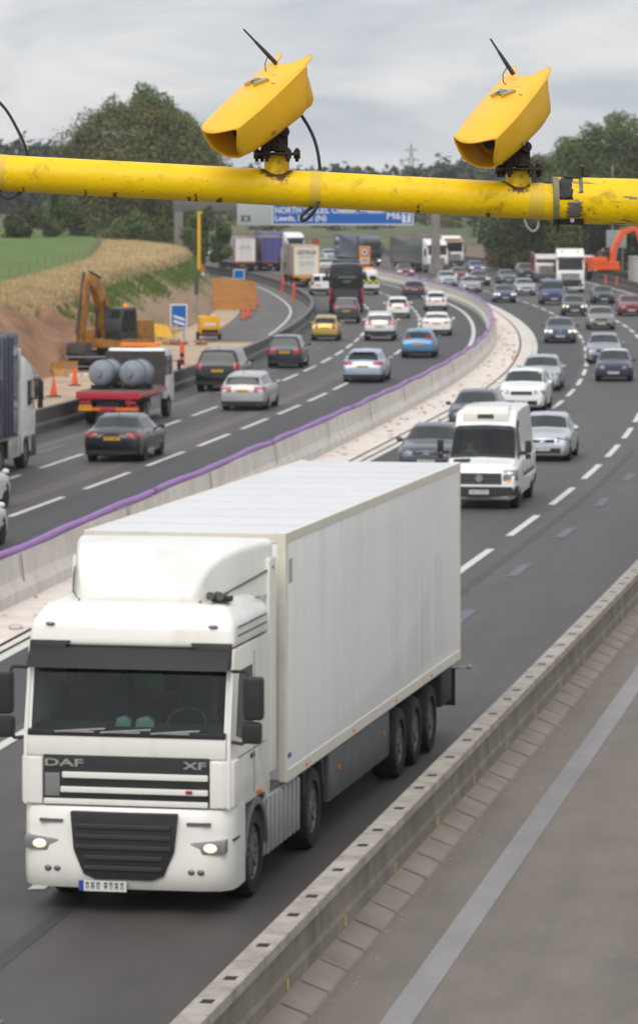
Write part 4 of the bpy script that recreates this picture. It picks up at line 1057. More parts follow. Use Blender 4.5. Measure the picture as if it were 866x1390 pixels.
# ------------------------------------------------------------------ lorries, coach, vans
M_CHASSIS = mat('chassis', (0.035, 0.034, 0.033), 0.8, var=0.3, scale=3)
GL = 'lorries on the motorway'
def cab(parent, rgb, H=3.7, W=2.48, lights=False, dark_low=True, deflector=True, beacons=False, front_rgb=None):
    """tractor cab with its front face at y=0, heading +Y"""
    P = paint(rgb, 0.0, 0.35); w = W / 2; k = H / 3.7
    mb = MB()
    mb.prism([(-.03, .95), (-.01, 1.75), (-.10, 2.0), (-.26, 2.78 * k), (-.34, 3.02 * k), (-.75, 3.30 * k), (-1.5, 3.55 * k), (-2.2, H), (-2.2, .95)], 'X', -w, w)
    body = mb.build('cab', P, parent, bevel=.06, seg=2)
    MB().prism([(0.03, .30), (0.06, .55), (.03, .97), (-.25, .98), (-.75, .98), (-.75, .80), (-.9, .45), (-.9, .30)], 'X', -w - .01, w + .01).build('bumper', paint(front_rgb) if front_rgb else (P if not dark_low else mat('bumper_grey', (.06, .06, .06), .6)), parent, bevel=.05)
    nrm = Vector((0, .98, .2)).normalized()
    ws = MB(); z0, z1 = 2.02, 2.76 * k
    y0, y1 = -.10 + .012, -.26 + .016
    ws.hexa([(-w + .12, y0 - .05, z0), (w - .12, y0 - .05, z0), (w - .16, y1 - .05, z1), (-w + .16, y1 - .05, z1)], [(-w + .12, y0, z0), (w - .12, y0, z0), (w - .16, y1, z1), (-w + .16, y1, z1)])
    ws.build('windscreen', M_GLASS, parent, bevel=.02)
    vz = MB().hexa([(-w + .06, y1 - .05, z1 + .03), (w - .06, y1 - .05, z1 + .03), (w - .06, y1 - .10, z1 + .25), (-w + .06, y1 - .10, z1 + .25)], [(-w + .06, y1 + .16, z1 - .02), (w - .06, y1 + .16, z1 - .02), (w - .06, y1 + .02, z1 + .24), (-w + .06, y1 + .02, z1 + .24)])
    vz.build('sun_visor', M_TRIM, parent, bevel=.015)
    for sx in (-1, 1):
        MB().hexa([(sx * (w - .03), -.42, 1.98), (sx * (w - .03), -1.25, 1.9), (sx * (w - .03), -1.25, 2.7), (sx * (w - .03), -.55, 2.7)], [(sx * (w + .008), -.42, 1.98), (sx * (w + .008), -1.25, 1.9), (sx * (w + .008), -1.25, 2.7), (sx * (w + .008), -.55, 2.7)]).build('side_window', M_GLASS, parent)
        m = MB().box((sx * (w + .22), -.28, 2.35), (.16, .12, .62)).box((sx * (w + .20), -.28, 1.92), (.16, .12, .24)).box((sx * (w + .10), -.33, 2.7), (.3, .05, .05)).box((sx * (w + .10), -.33, 2.1), (.3, .05, .05))
        m.build('mirror', M_TRIM, parent, bevel=.02)
        MB().box((sx * (w - .30), .05, .70), (.44, .06, .24)).build('headlight', M_LAMPON if lights else M_LAMP, parent, bevel=.02)
    MB().box((0, .0, 1.38), (W * .66, .06, .62)).build('grille', M_TRIM, parent, bevel=.03)
    g = MB()
    for z in (1.2, 1.36, 1.52): g.box((0, .035, z), (W * .64, .02, .05))
    g.build('grille_bar', P, parent)
    plate(parent, 0, .075, .45, True)
    if beacons:
        for sx in (-.7, .7): MB().lathe([(.12, 0), (.11, .12), (.05, .16)], (sx, -1.1, 3.40 * k), n=12).build('beacon', M_AMBERON, parent)
    ch = MB().bb(-.45, .45, -6.0, -.9, .62, .98).bb(-w + .05, w - .05, -4.0, -2.35, .45, .95)
    ch.build('chassis', M_CHASSIS, parent, bevel=.03)
    for y in (-1.42, -5.1):
        for sx in (-1, 1):
            add_wheel(parent, sx * (w - .17), y, .50, .32, 'steel')
    for sx in (-1, 1):
        MB().prism([(-.85, .5), (-.80, .9), (-1.05, 1.12), (-1.8, 1.12), (-2.05, .9), (-2.0, .5), (-1.93, .5), (-1.95, .85), (-1.75, 1.03), (-1.1, 1.03), (-.92, .85), (-.93, .5)], 'X', sx * (w - .36), sx * (w + .01)).build('wheel_arch', P, parent)
def trailer(parent, rgb, y0, L, H=4.0, W=2.52, side_rgb=None, door_rgb=None, frame_rgb=None, roof_rgb=None, curtain=False, lower_rgb=None, band=None):
    w = W / 2; P = paint(side_rgb or rgb, 0, .45); y1 = y0 - L
    b = MB().bb(-w, w, y1, y0, 1.12, H).build('trailer_box', P, parent, bevel=.025)
    if roof_rgb: MB().bb(-w + .02, w - .02, y1 + .02, y0 - .02, H + .002, H + .03).build('trailer_roof', paint(roof_rgb, 0, .6), parent)
    fr = paint(frame_rgb or rgb, 0, .4); F = MB()
    for sx in (-1, 1): F.bb(min(sx * (w - .10), sx * (w + .006)), max(sx * (w - .10), sx * (w + .006)), y1 - .03, y1 + .10, 1.05, H + .006)
    F.bb(-w + .1, w - .1, y1 - .03, y1 + .08, H - .10, H + .006); F.bb(-w + .1, w - .1, y1 - .03, y1 + .08, 1.05, 1.2)
    F.build('door_frame', fr, parent)
    D = paint(door_rgb or rgb, 0, .4)
    for sx in (-1, 1):
        dr = MB().bb(min(sx * .01, sx * (w - .11)), max(sx * .01, sx * (w - .11)), y1 - .018, y1 + .05, 1.21, H - .11).build('rear_door', D, parent)
        q = MB()
        for dx in (.25, .55): q.cyl((sx * dx, y1 - .04, 1.25), (sx * dx, y1 - .04, H - .15), .016, n=8)
        q.build('lock_bar', M_GALV, dr)
    if curtain:
        q = MB()
        for sx in (-1, 1):
            n = int(L / 0.6); q = MB()
            for i in range(n): q.bb(min(sx * w, sx * (w + .012)), max(sx * w, sx * (w + .012)), y1 + .25 + i * .6, y1 + .29 + i * .6, 1.1, H - .12)
            q.bb(min(sx * w, sx * (w + .010)), max(sx * w, sx * (w + .010)), y1 + .25, y0 - .1, 1.10, 1.16).build('curtain_strap', M_TRIM, parent)
    rail = MB()
    for sx in (-1, 1): rail.bb(min(sx * (w - .04), sx * (w + .01)), max(sx * (w - .04), sx * (w + .01)), y1 + .1, y0, 1.04, 1.14)
    rail.build('side_rail', paint(lower_rgb or (150, 150, 150)), parent)
    if band:
        q = MB()
        for sx in (-1, 1): q.bb(min(sx * w, sx * (w + .008)), max(sx * w, sx * (w + .008)), y1 + .3, y0 - .3, 1.35, 2.0)
        q.build('side_band', paint(band), parent)
    MB().bb(-.5, .5, y1 + .2, y0 - .5, .80, 1.1).bb(-w + .1, w - .1, y1 + .05, y1 + .25, .45, .60).bb(-w + .12, w - .12, y1 + 5.6, y0 - 4.2, .5, .95).build('underframe', M_CHASSIS, parent)
    MB().bb(-w + .05, w - .05, y1 - .05, y1 + .05, .85, 1.04).build('rear_beam', paint(lower_rgb or (60, 60, 62)), parent, bevel=.015)
    for sx in (-1, 1): MB().box((sx * (w - .3), y1 - .065, .94), (.4, .04, .13)).build('tail_light', M_RED, parent, bevel=.01)
    plate(parent, -.3, y1 - .07, .72, False)
    for y in (y1 + 2.2, y1 + 3.5, y1 + 4.8):
        for sx in (-1, 1): add_wheel(parent, sx * (w - .2), y, .50, .36, 'steel')
def lorry(name, label, cabkw, trkw, L=16.4):
    t = thing(name, label, 'lorry', (0, 0, 0), 0, GL)
    cab(t, **cabkw)
    trailer(t, y0=-2.75, L=L - 2.75, **trkw)
    return t
# far lorries in the queue heading away
o = lorry('articulated_lorry', 'box lorry with lettered cream rear doors in an orange frame', dict(rgb=(220, 218, 210)), dict(rgb=(226, 222, 212), side_rgb=(150, 146, 140), frame_rgb=(224, 164, 66), lower_rgb=(214, 150, 50), door_rgb=(232, 226, 214)))
y1 = -16.4
INK = mat('sign_ink', (.05, .05, .055), .6)
lettering('GEORGE', 1.9, .42, INK, o, (-.95, y1 - .03, 3.12), (1, 0, 0), (0, 0, 1), bold=.02)
for i, (wd, z) in enumerate(((1.6, 2.82), (1.5, 2.35), (1.5, 2.12))): MB().bb(-wd / 2, wd / 2, y1 - .026, y1 - .021, z, z + .07).build('text_line', paint((150, 148, 144)), o)
place(o, 416, 390, True, hl=16.4, sl=-.085)
o = lorry('articulated_lorry', 'white box lorry with red edged white doors and a blue lower side band', dict(rgb=(225, 225, 222)), dict(rgb=(224, 222, 220), frame_rgb=(160, 70, 70), door_rgb=(232, 230, 228), side_rgb=(196, 194, 194), roof_rgb=(225, 225, 225), band=(66, 66, 110)))
lg = MB(); lg.bb(-.55, .6, -16.43, -16.42, 2.9, 2.98).bb(-.8, .8, -16.43, -16.42, 2.66, 2.72); lg.build('text_line', paint((140, 150, 180)), o)
place(o, 333, 369, True, hl=16.4, sl=-.14)
o = lorry('articulated_lorry', 'purple blue curtain lorry between the white box lorry and the orange framed one', dict(rgb=(70, 72, 130)), dict(rgb=(82, 82, 138), frame_rgb=(150, 80, 110), door_rgb=(74, 76, 140), side_rgb=(62, 64, 92), roof_rgb=(190, 188, 188), curtain=True))
place(o, 370, 368, True, hl=16.4, sl=-.13)
# far lorries coming towards the viewer
o = lorry('articulated_lorry', 'white cab lorry with blue trailer showing above the orange framed box lorry', dict(rgb=(232, 232, 230), H=4.0), dict(rgb=(70, 78, 124), H=4.0))
place(o, 402, 355, False, hl=0, sl=-.30)
o = lorry('articulated_lorry', 'dark navy container lorry with a black cab in the far bend', dict(rgb=(34, 36, 42), H=3.8, lights=True), dict(rgb=(62, 72, 100), H=3.9, side_rgb=(58, 68, 98)))
place(o, 505, 361, False, hl=0, sl=-.22)
o = lorry('articulated_lorry', 'green grey curtain lorry with red roof line and white cab behind the central gantry post', dict(rgb=(235, 234, 232), H=3.9), dict(rgb=(92, 102, 98), H=4.1, roof_rgb=(168, 64, 80), side_rgb=(92, 104, 98), curtain=True))
place(o, 594, 370, False, hl=0, sl=-.25)
o = lorry('articulated_lorry', 'white fronted lorry with an orange topped cab right of the central gantry post', dict(rgb=(236, 234, 232), H=4.0), dict(rgb=(120, 96, 96), H=4.1, roof_rgb=(140, 80, 90)))
MB().bb(-1.1, 1.1, -.55, -.30, 3.42, 3.62).build('roof_band', paint((226, 120, 70)), o)
place(o, 616, 364, False, hl=0, sl=-.22)
# white tractor unit in the right hand lanes and its red framed load behind
t = thing('tractor_unit', 'white tractor unit with two amber roof lamps on the right hand lanes', 'lorry', (0, 0, 0), 0, GL)
cab(t, rgb=(233, 233, 230), H=3.95, lights=False, dark_low=False, beacons=True)
MB().bb(-1.0, 1.0, .02, .07, .52, 1.12).build('lower_grille', M_TRIM, t, bevel=.03)
place(t, 774, 397, False, hl=0, sl=.02)
t = thing('recovery_lorry', 'red sided recovery lorry with a pale cab behind the white tractor unit', 'lorry', (0, 0, 0), 0, GL)
cab(t, rgb=(200, 190, 186), H=2.9)
fr = MB()
for sx in (-1.2, 1.2):
    fr.bb(sx - .06, sx + .06, -8.5, -2.4, .95, 1.2)
    for y in (-2.5, -4.5, -6.5, -8.4): fr.bb(sx - .05, sx + .05, y - .05, y + .05, 1.2, 3.0)
    fr.bb(sx - .05, sx + .05, -8.5, -2.4, 2.95, 3.05)
fr.build('frame', paint((150, 60, 64)), t); MB().bb(-1.15, 1.15, -8.4, -2.5, 1.22, 2.4).build('load_box', paint((120, 70, 76)), t, bevel=.03)
place(t, 743, 384, False, hl=0, sl=.0)
# blue curtain lorry at the left border
o = lorry('articulated_lorry', 'white cab of a lorry pulling a navy curtain trailer at the left border', dict(rgb=(236, 236, 233), H=3.55, dark_low=True), dict(rgb=(58, 66, 92), H=4.25, curtain=True, side_rgb=(58, 66, 92)))
mb = MB().bb(-1.26, 1.26, -2.5, -2.28, 3.0, 3.75); mb.build('roof_fairing', paint((212, 212, 210)), o, bevel=.05)
sk = MB()
for sx in (-1, 1): MB().bb(min(sx * 1.0, sx * 1.25), max(sx * 1.0, sx * 1.25), -3.9, -2.2, .42, 1.15).build('fuel_tank', paint((200, 200, 198), .3), o, bevel=.06)
s = slope(LE, 122); u = Vector((s, 1, 0)).normalized(); lat = Vector((u.y, -u.x, 0))
o.location = Vector((-8.85, 122.6, 0)) - lat * 1.27; o.rotation_euler = (0, 0, -math.atan(s))

# red flatbed truck with two grey tanks
t = thing('flatbed_truck', 'red flatbed truck with a white crew cab carrying two grey tanks', 'lorry', (0, 0, 0), 0, GL)
RED = paint((178, 34, 46), 0, .45); L = 7.6
MB().bb(-1.2, 1.2, -L, -2.25, 1.02, 1.22).build('deck_frame', RED, t, bevel=.02)
MB().bb(-1.17, 1.17, -L + .05, -2.3, 1.222, 1.26).build('deck_boards', mat('deck_wood', (.14, .11, .085), .95, var=.3, scale=3), t)
MB().bb(-1.2, 1.2, -L - .03, -L, .98, 1.26).build('tail_edge', RED, t, bevel=.01)
hb = MB().bb(-1.15, 1.15, -2.3, -2.22, 1.2, 2.55); hb.build('headboard', mat('headboard', (.055, .045, .045), .8, var=.3), t)
bmb = MB().bb(-1.15, 1.15, -L + .02, -L + .12, .52, .68).bb(-.8, -.65, -L + .1, -L + .3, .5, 1.0).bb(.65, .8, -L + .1, -L + .3, .5, 1.0)
bmb.build('rear_bumper', RED, t, bevel=.02)
for sx in (-1, 1):
    MB().bb(sx * .85 - .2, sx * .85 + .2, -L - .02, -L + .05, .78, .90).build('tail_light', M_RED, t, bevel=.01)
    MB().bb(min(sx * .3, sx * 1.1), max(sx * .3, sx * 1.1), -L - .01, -L + .015, .56, .65).build('marker_board', M_AMBER, t)
plate(t, -.85, -L - .01, .66, False, h=.2, w=.45)
cb = MB().prism([(0, .55), (.02, 1.2), (-.05, 1.55), (-.42, 2.45), (-.75, 2.62), (-2.1, 2.66), (-2.15, 2.5), (-2.15, .75)], 'X', -1.08, 1.08)
cb.build('cab', paint((226, 226, 224)), t, bevel=.05)
ws = MB().hexa([(-1.0, -.1, 1.6), (1.0, -.1, 1.6), (.95, -.42, 2.42), (-.95, -.42, 2.42)], [(-1.0, -.05, 1.62), (1.0, -.05, 1.62), (.95, -.38, 2.44), (-.95, -.38, 2.44)]); ws.build('windscreen', M_GLASS, t)
for sx in (-1, 1):
    for (a, b_) in ((-.45, -1.2), (-1.3, -2.0)):
        MB().bb(min(sx * 1.05, sx * 1.088), max(sx * 1.05, sx * 1.088), b_, a, 1.6, 2.35).build('side_window', M_GLASS, t, bevel=.01)
    m = MB().box((sx * 1.32, -.25, 1.95), (.14, .1, .4)).box((sx * 1.18, -.28, 2.1), (.25, .04, .04)); m.build('mirror', M_TRIM, t, bevel=.02)
    MB().box((sx * .8, .0, .85), (.3, .06, .18)).build('headlight', M_LAMP, t, bevel=.02)
    MB().bb(sx * 1.12 - .03, sx * 1.12 + .03, -5.2, -3.4, .55, .95).build('side_guard', M_GALV, t)
    for y in (-1.2, -5.9): add_wheel(t, sx * .98, y, .42, .26, 'steel')
MB().bb(-.35, .35, -L + .2, -.6, .55, 1.0).build('chassis', M_CHASSIS, t)
MB().box((0, -1.3, 2.76), (1.5, .3, .14)).build('beacon_bar', M_AMBER, t, bevel=.03)
MB().box((0, .02, 1.1), (1.2, .04, .3)).build('grille', M_TRIM, t)
pr = at(147, 578); s = .145; u = Vector((s, 1, 0)).normalized()
t.location = pr + u * L; t.rotation_euler = (0, 0, -math.atan(s))
lat = Vector((u.y, -u.x, 0))
M_TANK = mat('grey_tank', lin((132, 138, 148)), .45, var=.08, scale=2)
for i, (dx, lab) in enumerate(((-.58, 'left one of two grey tanks strapped on the red flatbed'), (.58, 'right one of two grey tanks strapped on the red flatbed'))):
    k = thing('grey_tank', lab, 'tank', pr + u * 1.15 + lat * dx + Vector((0, 0, 1.265)), -math.atan(s) - .14, 'grey tanks on the flatbed')
    prof = [(.02, -.02), (.25, .0), (.38, .06), (.46, .16), (.485, .28), (.485, 1.38), (.46, 1.52), (.40, 1.66), (.25, 1.76), (.02, 1.78)]
    MB().lathe(prof, (0, 0, .60), 'Y', 28).build('vessel', M_TANK, k)
    q = MB()
    for y in (.45, 1.3): q.lathe([(.487, y - .03), (.500, y - .03), (.500, y + .03), (.487, y + .03)], (0, 0, .62), 'Y', 28)
    q.build('strap', mat('tank_band', lin((96, 102, 112)), .5), k)
    q = MB()
    for y in (.45, 1.3): q.bb(-.45, .45, y - .05, y + .05, 0, .16)
    q.build('cradle', M_CHASSIS, k)
    MB().cyl((0, .0, .62), (0, -.12, .62), .12, n=14).build('flange', M_TANK, k)

# black coach
t = thing('coach', 'tall black coach with full width rear window and red lamp columns', 'coach', (0, 0, 0), 0)
BK = paint((34, 34, 40), .3); W, H, L = 2.52, 3.7, 12.0
pr_ = [(-W / 2, .4), (W / 2, .4), (W / 2, 2.9), (W / 2 - .06, 3.4), (W / 2 - .3, 3.66), (0, H), (-W / 2 + .3, 3.66), (-W / 2 + .06, 3.4), (-W / 2, 2.9)]
MB().prism(pr_, 'Y', -L, 0).build('body', BK, t, bevel=.08)
MB().prism([(-1.08, 1.95), (1.08, 1.95), (1.12, 3.1), (.85, 3.42), (-.85, 3.42), (-1.12, 3.1)], 'Y', -L - .02, -L + .05).build('rear_window', M_GLASS, t, bevel=.015)
MB().prism([(-1.1, 1.3), (1.1, 1.3), (1.12, 2.9), (.95, 3.3), (-.95, 3.3), (-1.12, 2.9)], 'Y', -.05, .02).build('windscreen', M_GLASS, t, bevel=.015)
for sx in (-1, 1):
    MB().bb(min(sx * 1.08, sx * 1.24), max(sx * 1.08, sx * 1.24), -L - .03, -L + .06, .95, 1.9).build('tail_light', M_RED, t, bevel=.03)
    MB().bb(min(sx * .95, sx * 1.15), max(sx * .95, sx * 1.15), -L - .02, -L + .06, 3.46, 3.56).build('top_lamp', M_RED, t)
    MB().bb(min(sx * 1.23, sx * 1.268), max(sx * 1.23, sx * 1.268), -L + .4, -.6, 1.75, 2.85).build('side_window', M_GLASS, t, bevel=.01)
    m = MB().box((sx * 1.45, .1, 2.6), (.2, .12, .5)).tube([(sx * 1.1, 0, 3.2), (sx * 1.45, .15, 3.1), (sx * 1.45, .1, 2.8)], .03, 6); m.build('mirror', M_TRIM, t)
    for y in (-2.6, -8.6): add_wheel(t, sx * 1.1, y, .5, .3, 'steel')
    MB().box((sx * .9, .02, .8), (.35, .05, .2)).build('headlight', M_LAMP, t, bevel=.02)
MB().bb(-.95, .95, -L - .025, -L + .05, .55, .62).bb(-.9, .9, -L - .02, -L + .05, 1.0, 1.8).build('engine_grille', mat('coach_grille', (.05, .05, .055), .5), t)
MB().bb(-.6, .7, -L - .028, -L - .021, 2.62, 2.74).bb(-.25, .35, -L - .028, -L - .021, 2.3, 2.42).build('text_line', paint((110, 112, 116)), t)
plate(t, 0, -L - .03, .78, False)
MB().bb(-1.0, 1.0, -8, -5, H - .03, H + .16).build('roof_unit', BK, t, bevel=.05)
place(t, 470, 426, True, hl=L)

# patrol van with chequered rear, small white van
t = car('patrol_van', 'white patrol vehicle with a yellow chequered rear just right of the black coach', 'van', 'transporter', (222, 222, 220), 5.0, 1.92, 2.2, metal=0, tl_tall=(1.15, 1.5))
q = MB()
for i in range(6): q.bb(-.84 + i * .28, -.84 + i * .28 + .28, -2.55, -2.50, .95, 1.13, i % 2).bb(-.84 + i * .28, -.84 + i * .28 + .28, -2.55, -2.50, 1.13, 1.31, (i + 1) % 2)
link('chequer_band', q.mesh('chequer_band', [mat('hi_vis_yellow', lin((212, 220, 60)), .5), paint((40, 42, 60))], smooth=False), t)
MB().box((0, .6, 2.27), (1.3, .3, .12)).build('light_bar', M_AMBERON, t, bevel=.03)
place(t, 500, 400, True)
t = car('white_van', 'small white van half hidden left of the black coach', 'van', 'transporter', (228, 228, 226), 4.4, 1.78, 1.86, metal=0, tl_tall=(.9, 1.25))
place(t, 436, 401, True)
t = car('blue_van', 'dark blue panel van with one amber lamp beside the white tractor unit', 'van', 'transporter', (52, 62, 108), 4.9, 1.92, 1.98, metal=.3, indic=True, grille=True)
place(t, 752, 414, False, fn=RB)
t = car('white_van', 'far white van behind the right shoulder of the white tractor unit', 'van', 'transporter', (226, 228, 228), 4.8, 1.9, 2.1, metal=0)
place(t, 798, 372, False, fn=K, sl=0)

# the white high roof van in the middle lane: open windscreen, cabin and driver
def person_driver(parent):
    """seated driver in a teal top, hands on the wheel"""
    p = thing('person', 'driver in a teal top seated at the wheel of the white van', 'person', (0, 0, 0))
    p.parent = None
    J = [(0, 0, 0), (0, -.03, .22), (0, -.02, .45), (0, .0, .56), (0, .03, .66), (0, .04, .78)]
    Rr = [(.17, .13), (.16, .12), (.19, .11), (.065, .065), (.085, .095), (.07, .085)]
    E = [(0, 1), (1, 2), (2, 3), (3, 4), (4, 5)]
    for sx in (-1, 1):
        b = len(J)
        J += [(sx * .19, 0, .46), (sx * .27, .14, .24), (sx * .19, .40, .30), (sx * .18, .47, .33), (sx * .10, .10, -.02), (sx * .14, .48, .02), (sx * .14, .58, -.36), (sx * .14, .72, -.40)]
        Rr += [(.065, .065), (.05, .05), (.038, .038), (.035, .03), (.09, .085), (.07, .07), (.05, .05), (.045, .035)]
        E += [(2, b), (b, b + 1), (b + 1, b + 2), (b + 2, b + 3), (0, b + 4), (b + 4, b + 5), (b + 5, b + 6), (b + 6, b + 7)]
        for f in range(4):
            fb = len(J); dx = sx * (.02 - f * .013)
            J += [(J[b + 3][0] + dx, .515, .34 + f * .002), (J[b + 3][0] + dx, .535, .315 - .004 * f)]; Rr += [(.010, .010), (.009, .009)]; E += [(b + 3, fb), (fb, fb + 1)]
        fb = len(J); J += [(J[b + 3][0] - sx * .035, .48, .36), (J[b + 3][0] - sx * .03, .51, .365)]; Rr += [(.011, .011), (.010, .010)]; E += [(b + 3, fb), (fb, fb + 1)]
    def skin(J, Rr, E, name, m, grow=0.0, sub=1):
        me = bpy.data.meshes.new(name); me.from_pydata(J, E, [])
        ob = link(name, me); md = ob.modifiers.new('skin', 'SKIN')
        for i, r in enumerate(Rr): me.skin_vertices[0].data[i].radius = (r[0] + grow, r[1] + grow)
        me.skin_vertices[0].data[0].use_root = True
        s2 = ob.modifiers.new('sub', 'SUBSURF'); s2.levels = sub; s2.render_levels = sub
        dg = bpy.context.evaluated_depsgraph_get(); out = bpy.data.meshes.new_from_object(ob.evaluated_get(dg)); bpy.data.objects.remove(ob)
        out.materials.clear(); out.materials.append(m); out.shade_smooth(); out.name = name; return out
    bodym = skin(J, Rr, E, 'body', mat('skin_tone', lin((196, 150, 124)), .55, var=.06))
    link('body', bodym, p)
    keep = [0, 1, 2] + [i for i in range(6, len(J)) if 0]
    cj = [J[0], J[1], J[2], (0, 0, .53)]; cr_ = [Rr[0], Rr[1], Rr[2], (.085, .08)]; ce = [(0, 1), (1, 2), (2, 3)]
    for sx in (0, 1):
        b0 = 6 + sx * (8 + 8 + 2); o = len(cj)
        cj += [J[b0], J[b0 + 1], J[b0 + 2]]; cr_ += [Rr[b0], Rr[b0 + 1], Rr[b0 + 2]]; ce += [(2, o), (o, o + 1), (o + 1, o + 2)]
    link('shirt', skin(cj, cr_, ce, 'shirt', mat('teal_cloth', lin((30, 140, 138)), .8, var=.12), .016), p)
    tj = [J[0]]; tr_ = [(.175, .135)]; te = []
    for sx in (0, 1):
        b0 = 6 + sx * 18; o = len(tj); tj += [J[b0 + 4], J[b0 + 5], J[b0 + 6]]; tr_ += [(.10, .095), (.08, .08), (.06, .06)]; te += [(0, o), (o, o + 1), (o + 1, o + 2)]
    link('trousers', skin(tj, tr_, te, 'trousers', mat('dark_cloth', (.03, .032, .04), .85)), p)
    hz = MB().add(*ellip((0, .015, .79), (.095, .105, .085), 16, 10)); hz.v = [(x, min(y, .075 if z > .80 else .0), z) for (x, y, z) in hz.v]
    hz.build('hair', mat('dark_hair', (.03, .022, .016), .7), p)
    fc = MB()
    for sx in (-1, 1): fc.add(*ellip((sx * .032, .125, .745), (.014, .008, .009), 8, 6))
    fc.build('eyes', M_DARK, p); MB().add(*ellip((0, .135, .715), (.016, .022, .022), 8, 6)).build('nose', mat('skin_tone', (0, 0, 0)), p)
    MB().add(*ellip((0, .122, .675), (.026, .008, .007), 8, 6)).build('mouth', mat('lips', lin((150, 92, 84)), .5), p)
    for sx in (-1, 1): MB().add(*ellip((sx * .088, .03, .73), (.014, .025, .032), 8, 6)).build('ear', mat('skin_tone', (0, 0, 0)), p)
    return p
s = Shape('van', 5.9, 1.99, 2.62); d = s.d
van = thing('panel_van', 'white high roof panel van with a teal shirted driver in the middle lane', 'van', (0, 0, 0), 0)
WV = paint((236, 236, 236), 0, .3); L, W, H = 5.9, 1.99, 2.62
M_CLEAR = glass_clear('windscreen_glass', (.42, .50, .50))
link('body', s.body(WV, holes=[(d['ws'][0], d['ws'][1], 6.0, 10.0)]), van)
s.patch(d['ws'][0] - .001, d['ws'][1] + .001, 6.0, 10.0, 6, 12, .004).build('windscreen', M_CLEAR, van)
bd = MB(); s.patch(d['ws'][1] - .004, d['ws'][1] + .012, 6.0, 10.0, 2, 12, .008, bd); s.patch(d['ws'][0] - .012, d['ws'][0] + .004, 6.0, 10.0, 2, 12, .008, bd)
s.patch(d['ws'][0], d['ws'][1], 5.97, 6.18, 6, 2, .008, bd); s.patch(d['ws'][0], d['ws'][1], 9.82, 10.03, 6, 2, .008, bd); bd.build('windscreen_seal', M_TRIM, van)
for v0, v1 in ((5.08, 5.88), (10.92, 10.12)): s.patch(.195, .335, v0, v1, 7, 3, .006).build('side_window', M_GLASS, van)
cabin = MB().bb(-.86, .86, -.2 + 1.0, 1.05, .5, 2.3); cabin.build('bulkhead', mat('cab_lining', (.035, .036, .038), .9), van)
MB().prism([(1.98, 1.0), (2.0, 1.28), (1.6, 1.33), (1.45, 1.15), (1.45, .8)], 'X', -.85, .85).build('dashboard', mat('dash_plastic', (.03, .03, .032), .7), van)
for x in (-.42, .42): MB().bb(x - .24, x + .24, 1.08, 1.2, .9, 1.95).bb(x - .25, x + .25, 1.1, 1.6, .75, .92).build('seat', mat('seat_cloth', (.03, .03, .034), .95), van, bevel=.05)
pw = [(math.cos(a) * .2 + .42, 1.66 + math.sin(a) * .11, 1.28 + math.sin(a) * .16) for a in [i * math.pi / 12 for i in range(25)]]
MB().tube(pw, .015, 6).build('steering_wheel', M_TRIM, van)
LB = [(.70, .94)]
for sx in (-1, 1):
    hl = MB(); s.strip('f', .64, .42, .78, 1.06, .016, sx, hl); hl.build('headlight', M_LAMP, van)
    if True: MB().add(*ellip((sx * .80, 2.90, .77), (.085, .05, .055), 12, 8)).build('indicator', M_AMBERON if sx == -1 else M_AMBER, van)
    m = MB().box((sx * 1.20, 1.62, 1.62), (.17, .12, .34)).box((sx * 1.19, 1.62, 1.36), (.15, .11, .14)).box((sx * 1.05, 1.62, 1.45), (.2, .06, .10)); m.build('mirror', M_TRIM, van, bevel=.03)
    s.strip('r', .80, .03, 1.0, 1.5, .014, sx).build('tail_light', M_RED, van)
g = MB()
for sx in (-1, 1): s.strip('f', 0, 0, .68, .98, .014, sx, g, xmax=.60)
g.build('grille', M_TRIM, van)
yf = max(v[1] for v in g.v)
MB().lathe([(.085, .0), (.105, .0), (.105, .02), (.085, .02)], (0, yf - .012, .845), 'Y', 24).box((0, yf - .002, .885), (.018, .016, .085)).box((.035, yf - .002, .822), (.085, .016, .018), 0, (0, .55, 0)).box((-.035, yf - .002, .822), (.085, .016, .018), 0, (0, -.55, 0)).build('badge', M_CHROME, van)
q = MB()
for z in (.735, .825, .915):
    yg = s.y(s.t_at(z, 'f')) + .014
    for sx in (-1, 1): q.bb(min(sx * .12, sx * .59), max(sx * .12, sx * .59), yg - .02, yg + .014, z, z + .022)
q.build('grille_bar', mat('grille_grey', (.12, .12, .12), .4), van)
for e, nm in (('f', 'front_bumper'), ('r', 'rear_bumper')):
    b_ = MB()
    for sx in (-1, 1): s.strip(e, 0, .55, .30, .62, .03, sx, b_)
    b_.build(nm, mat('bumper_black', (.03, .03, .03), .6), van)
plate(van, 0, L / 2 + .045, .48, True)
MB().patch if False else None
s.patch(.075, .13, 7.0, 7.6, 2, 4, .006).build('bonnet_vent', M_TRIM, van)
# roof cooling unit above the windscreen
MB().prism([(s.y(.280), 2.30), (s.y(.288), 2.52), (s.y(.32), 2.66), (s.y(.42), 2.70), (s.y(.42), 2.45), (s.y(.295), 2.24)], 'X', -.62, .62).build('cooling_unit', paint((226, 224, 216)), van, bevel=.03)
MB().prism([(s.y(.281) + .012, 2.36), (s.y(.286) + .012, 2.47), (s.y(.30), 2.49), (s.y(.295), 2.36)], 'X', -.22, .22).build('unit_vent', M_TRIM, van)
sm = MB()
for sx in (-1, 1):
    for t_ in (.345, .52, .70, .86):
        a = [s.P(t_, 8 - sx * (8 - v)) for v in (3.2, 4, 5, 5.6)]; sm.tube([p_ + Vector((sx * .003, 0, 0)) for p_ in a], .006, 4)
    hw = s.halfw(.6, .8); sm.box((sx * (hw + .002), s.y(.62), .82), (.03, 3.0, .10))
sm.build('side_moulding', mat('moulding', (.08, .08, .08), .6), van)
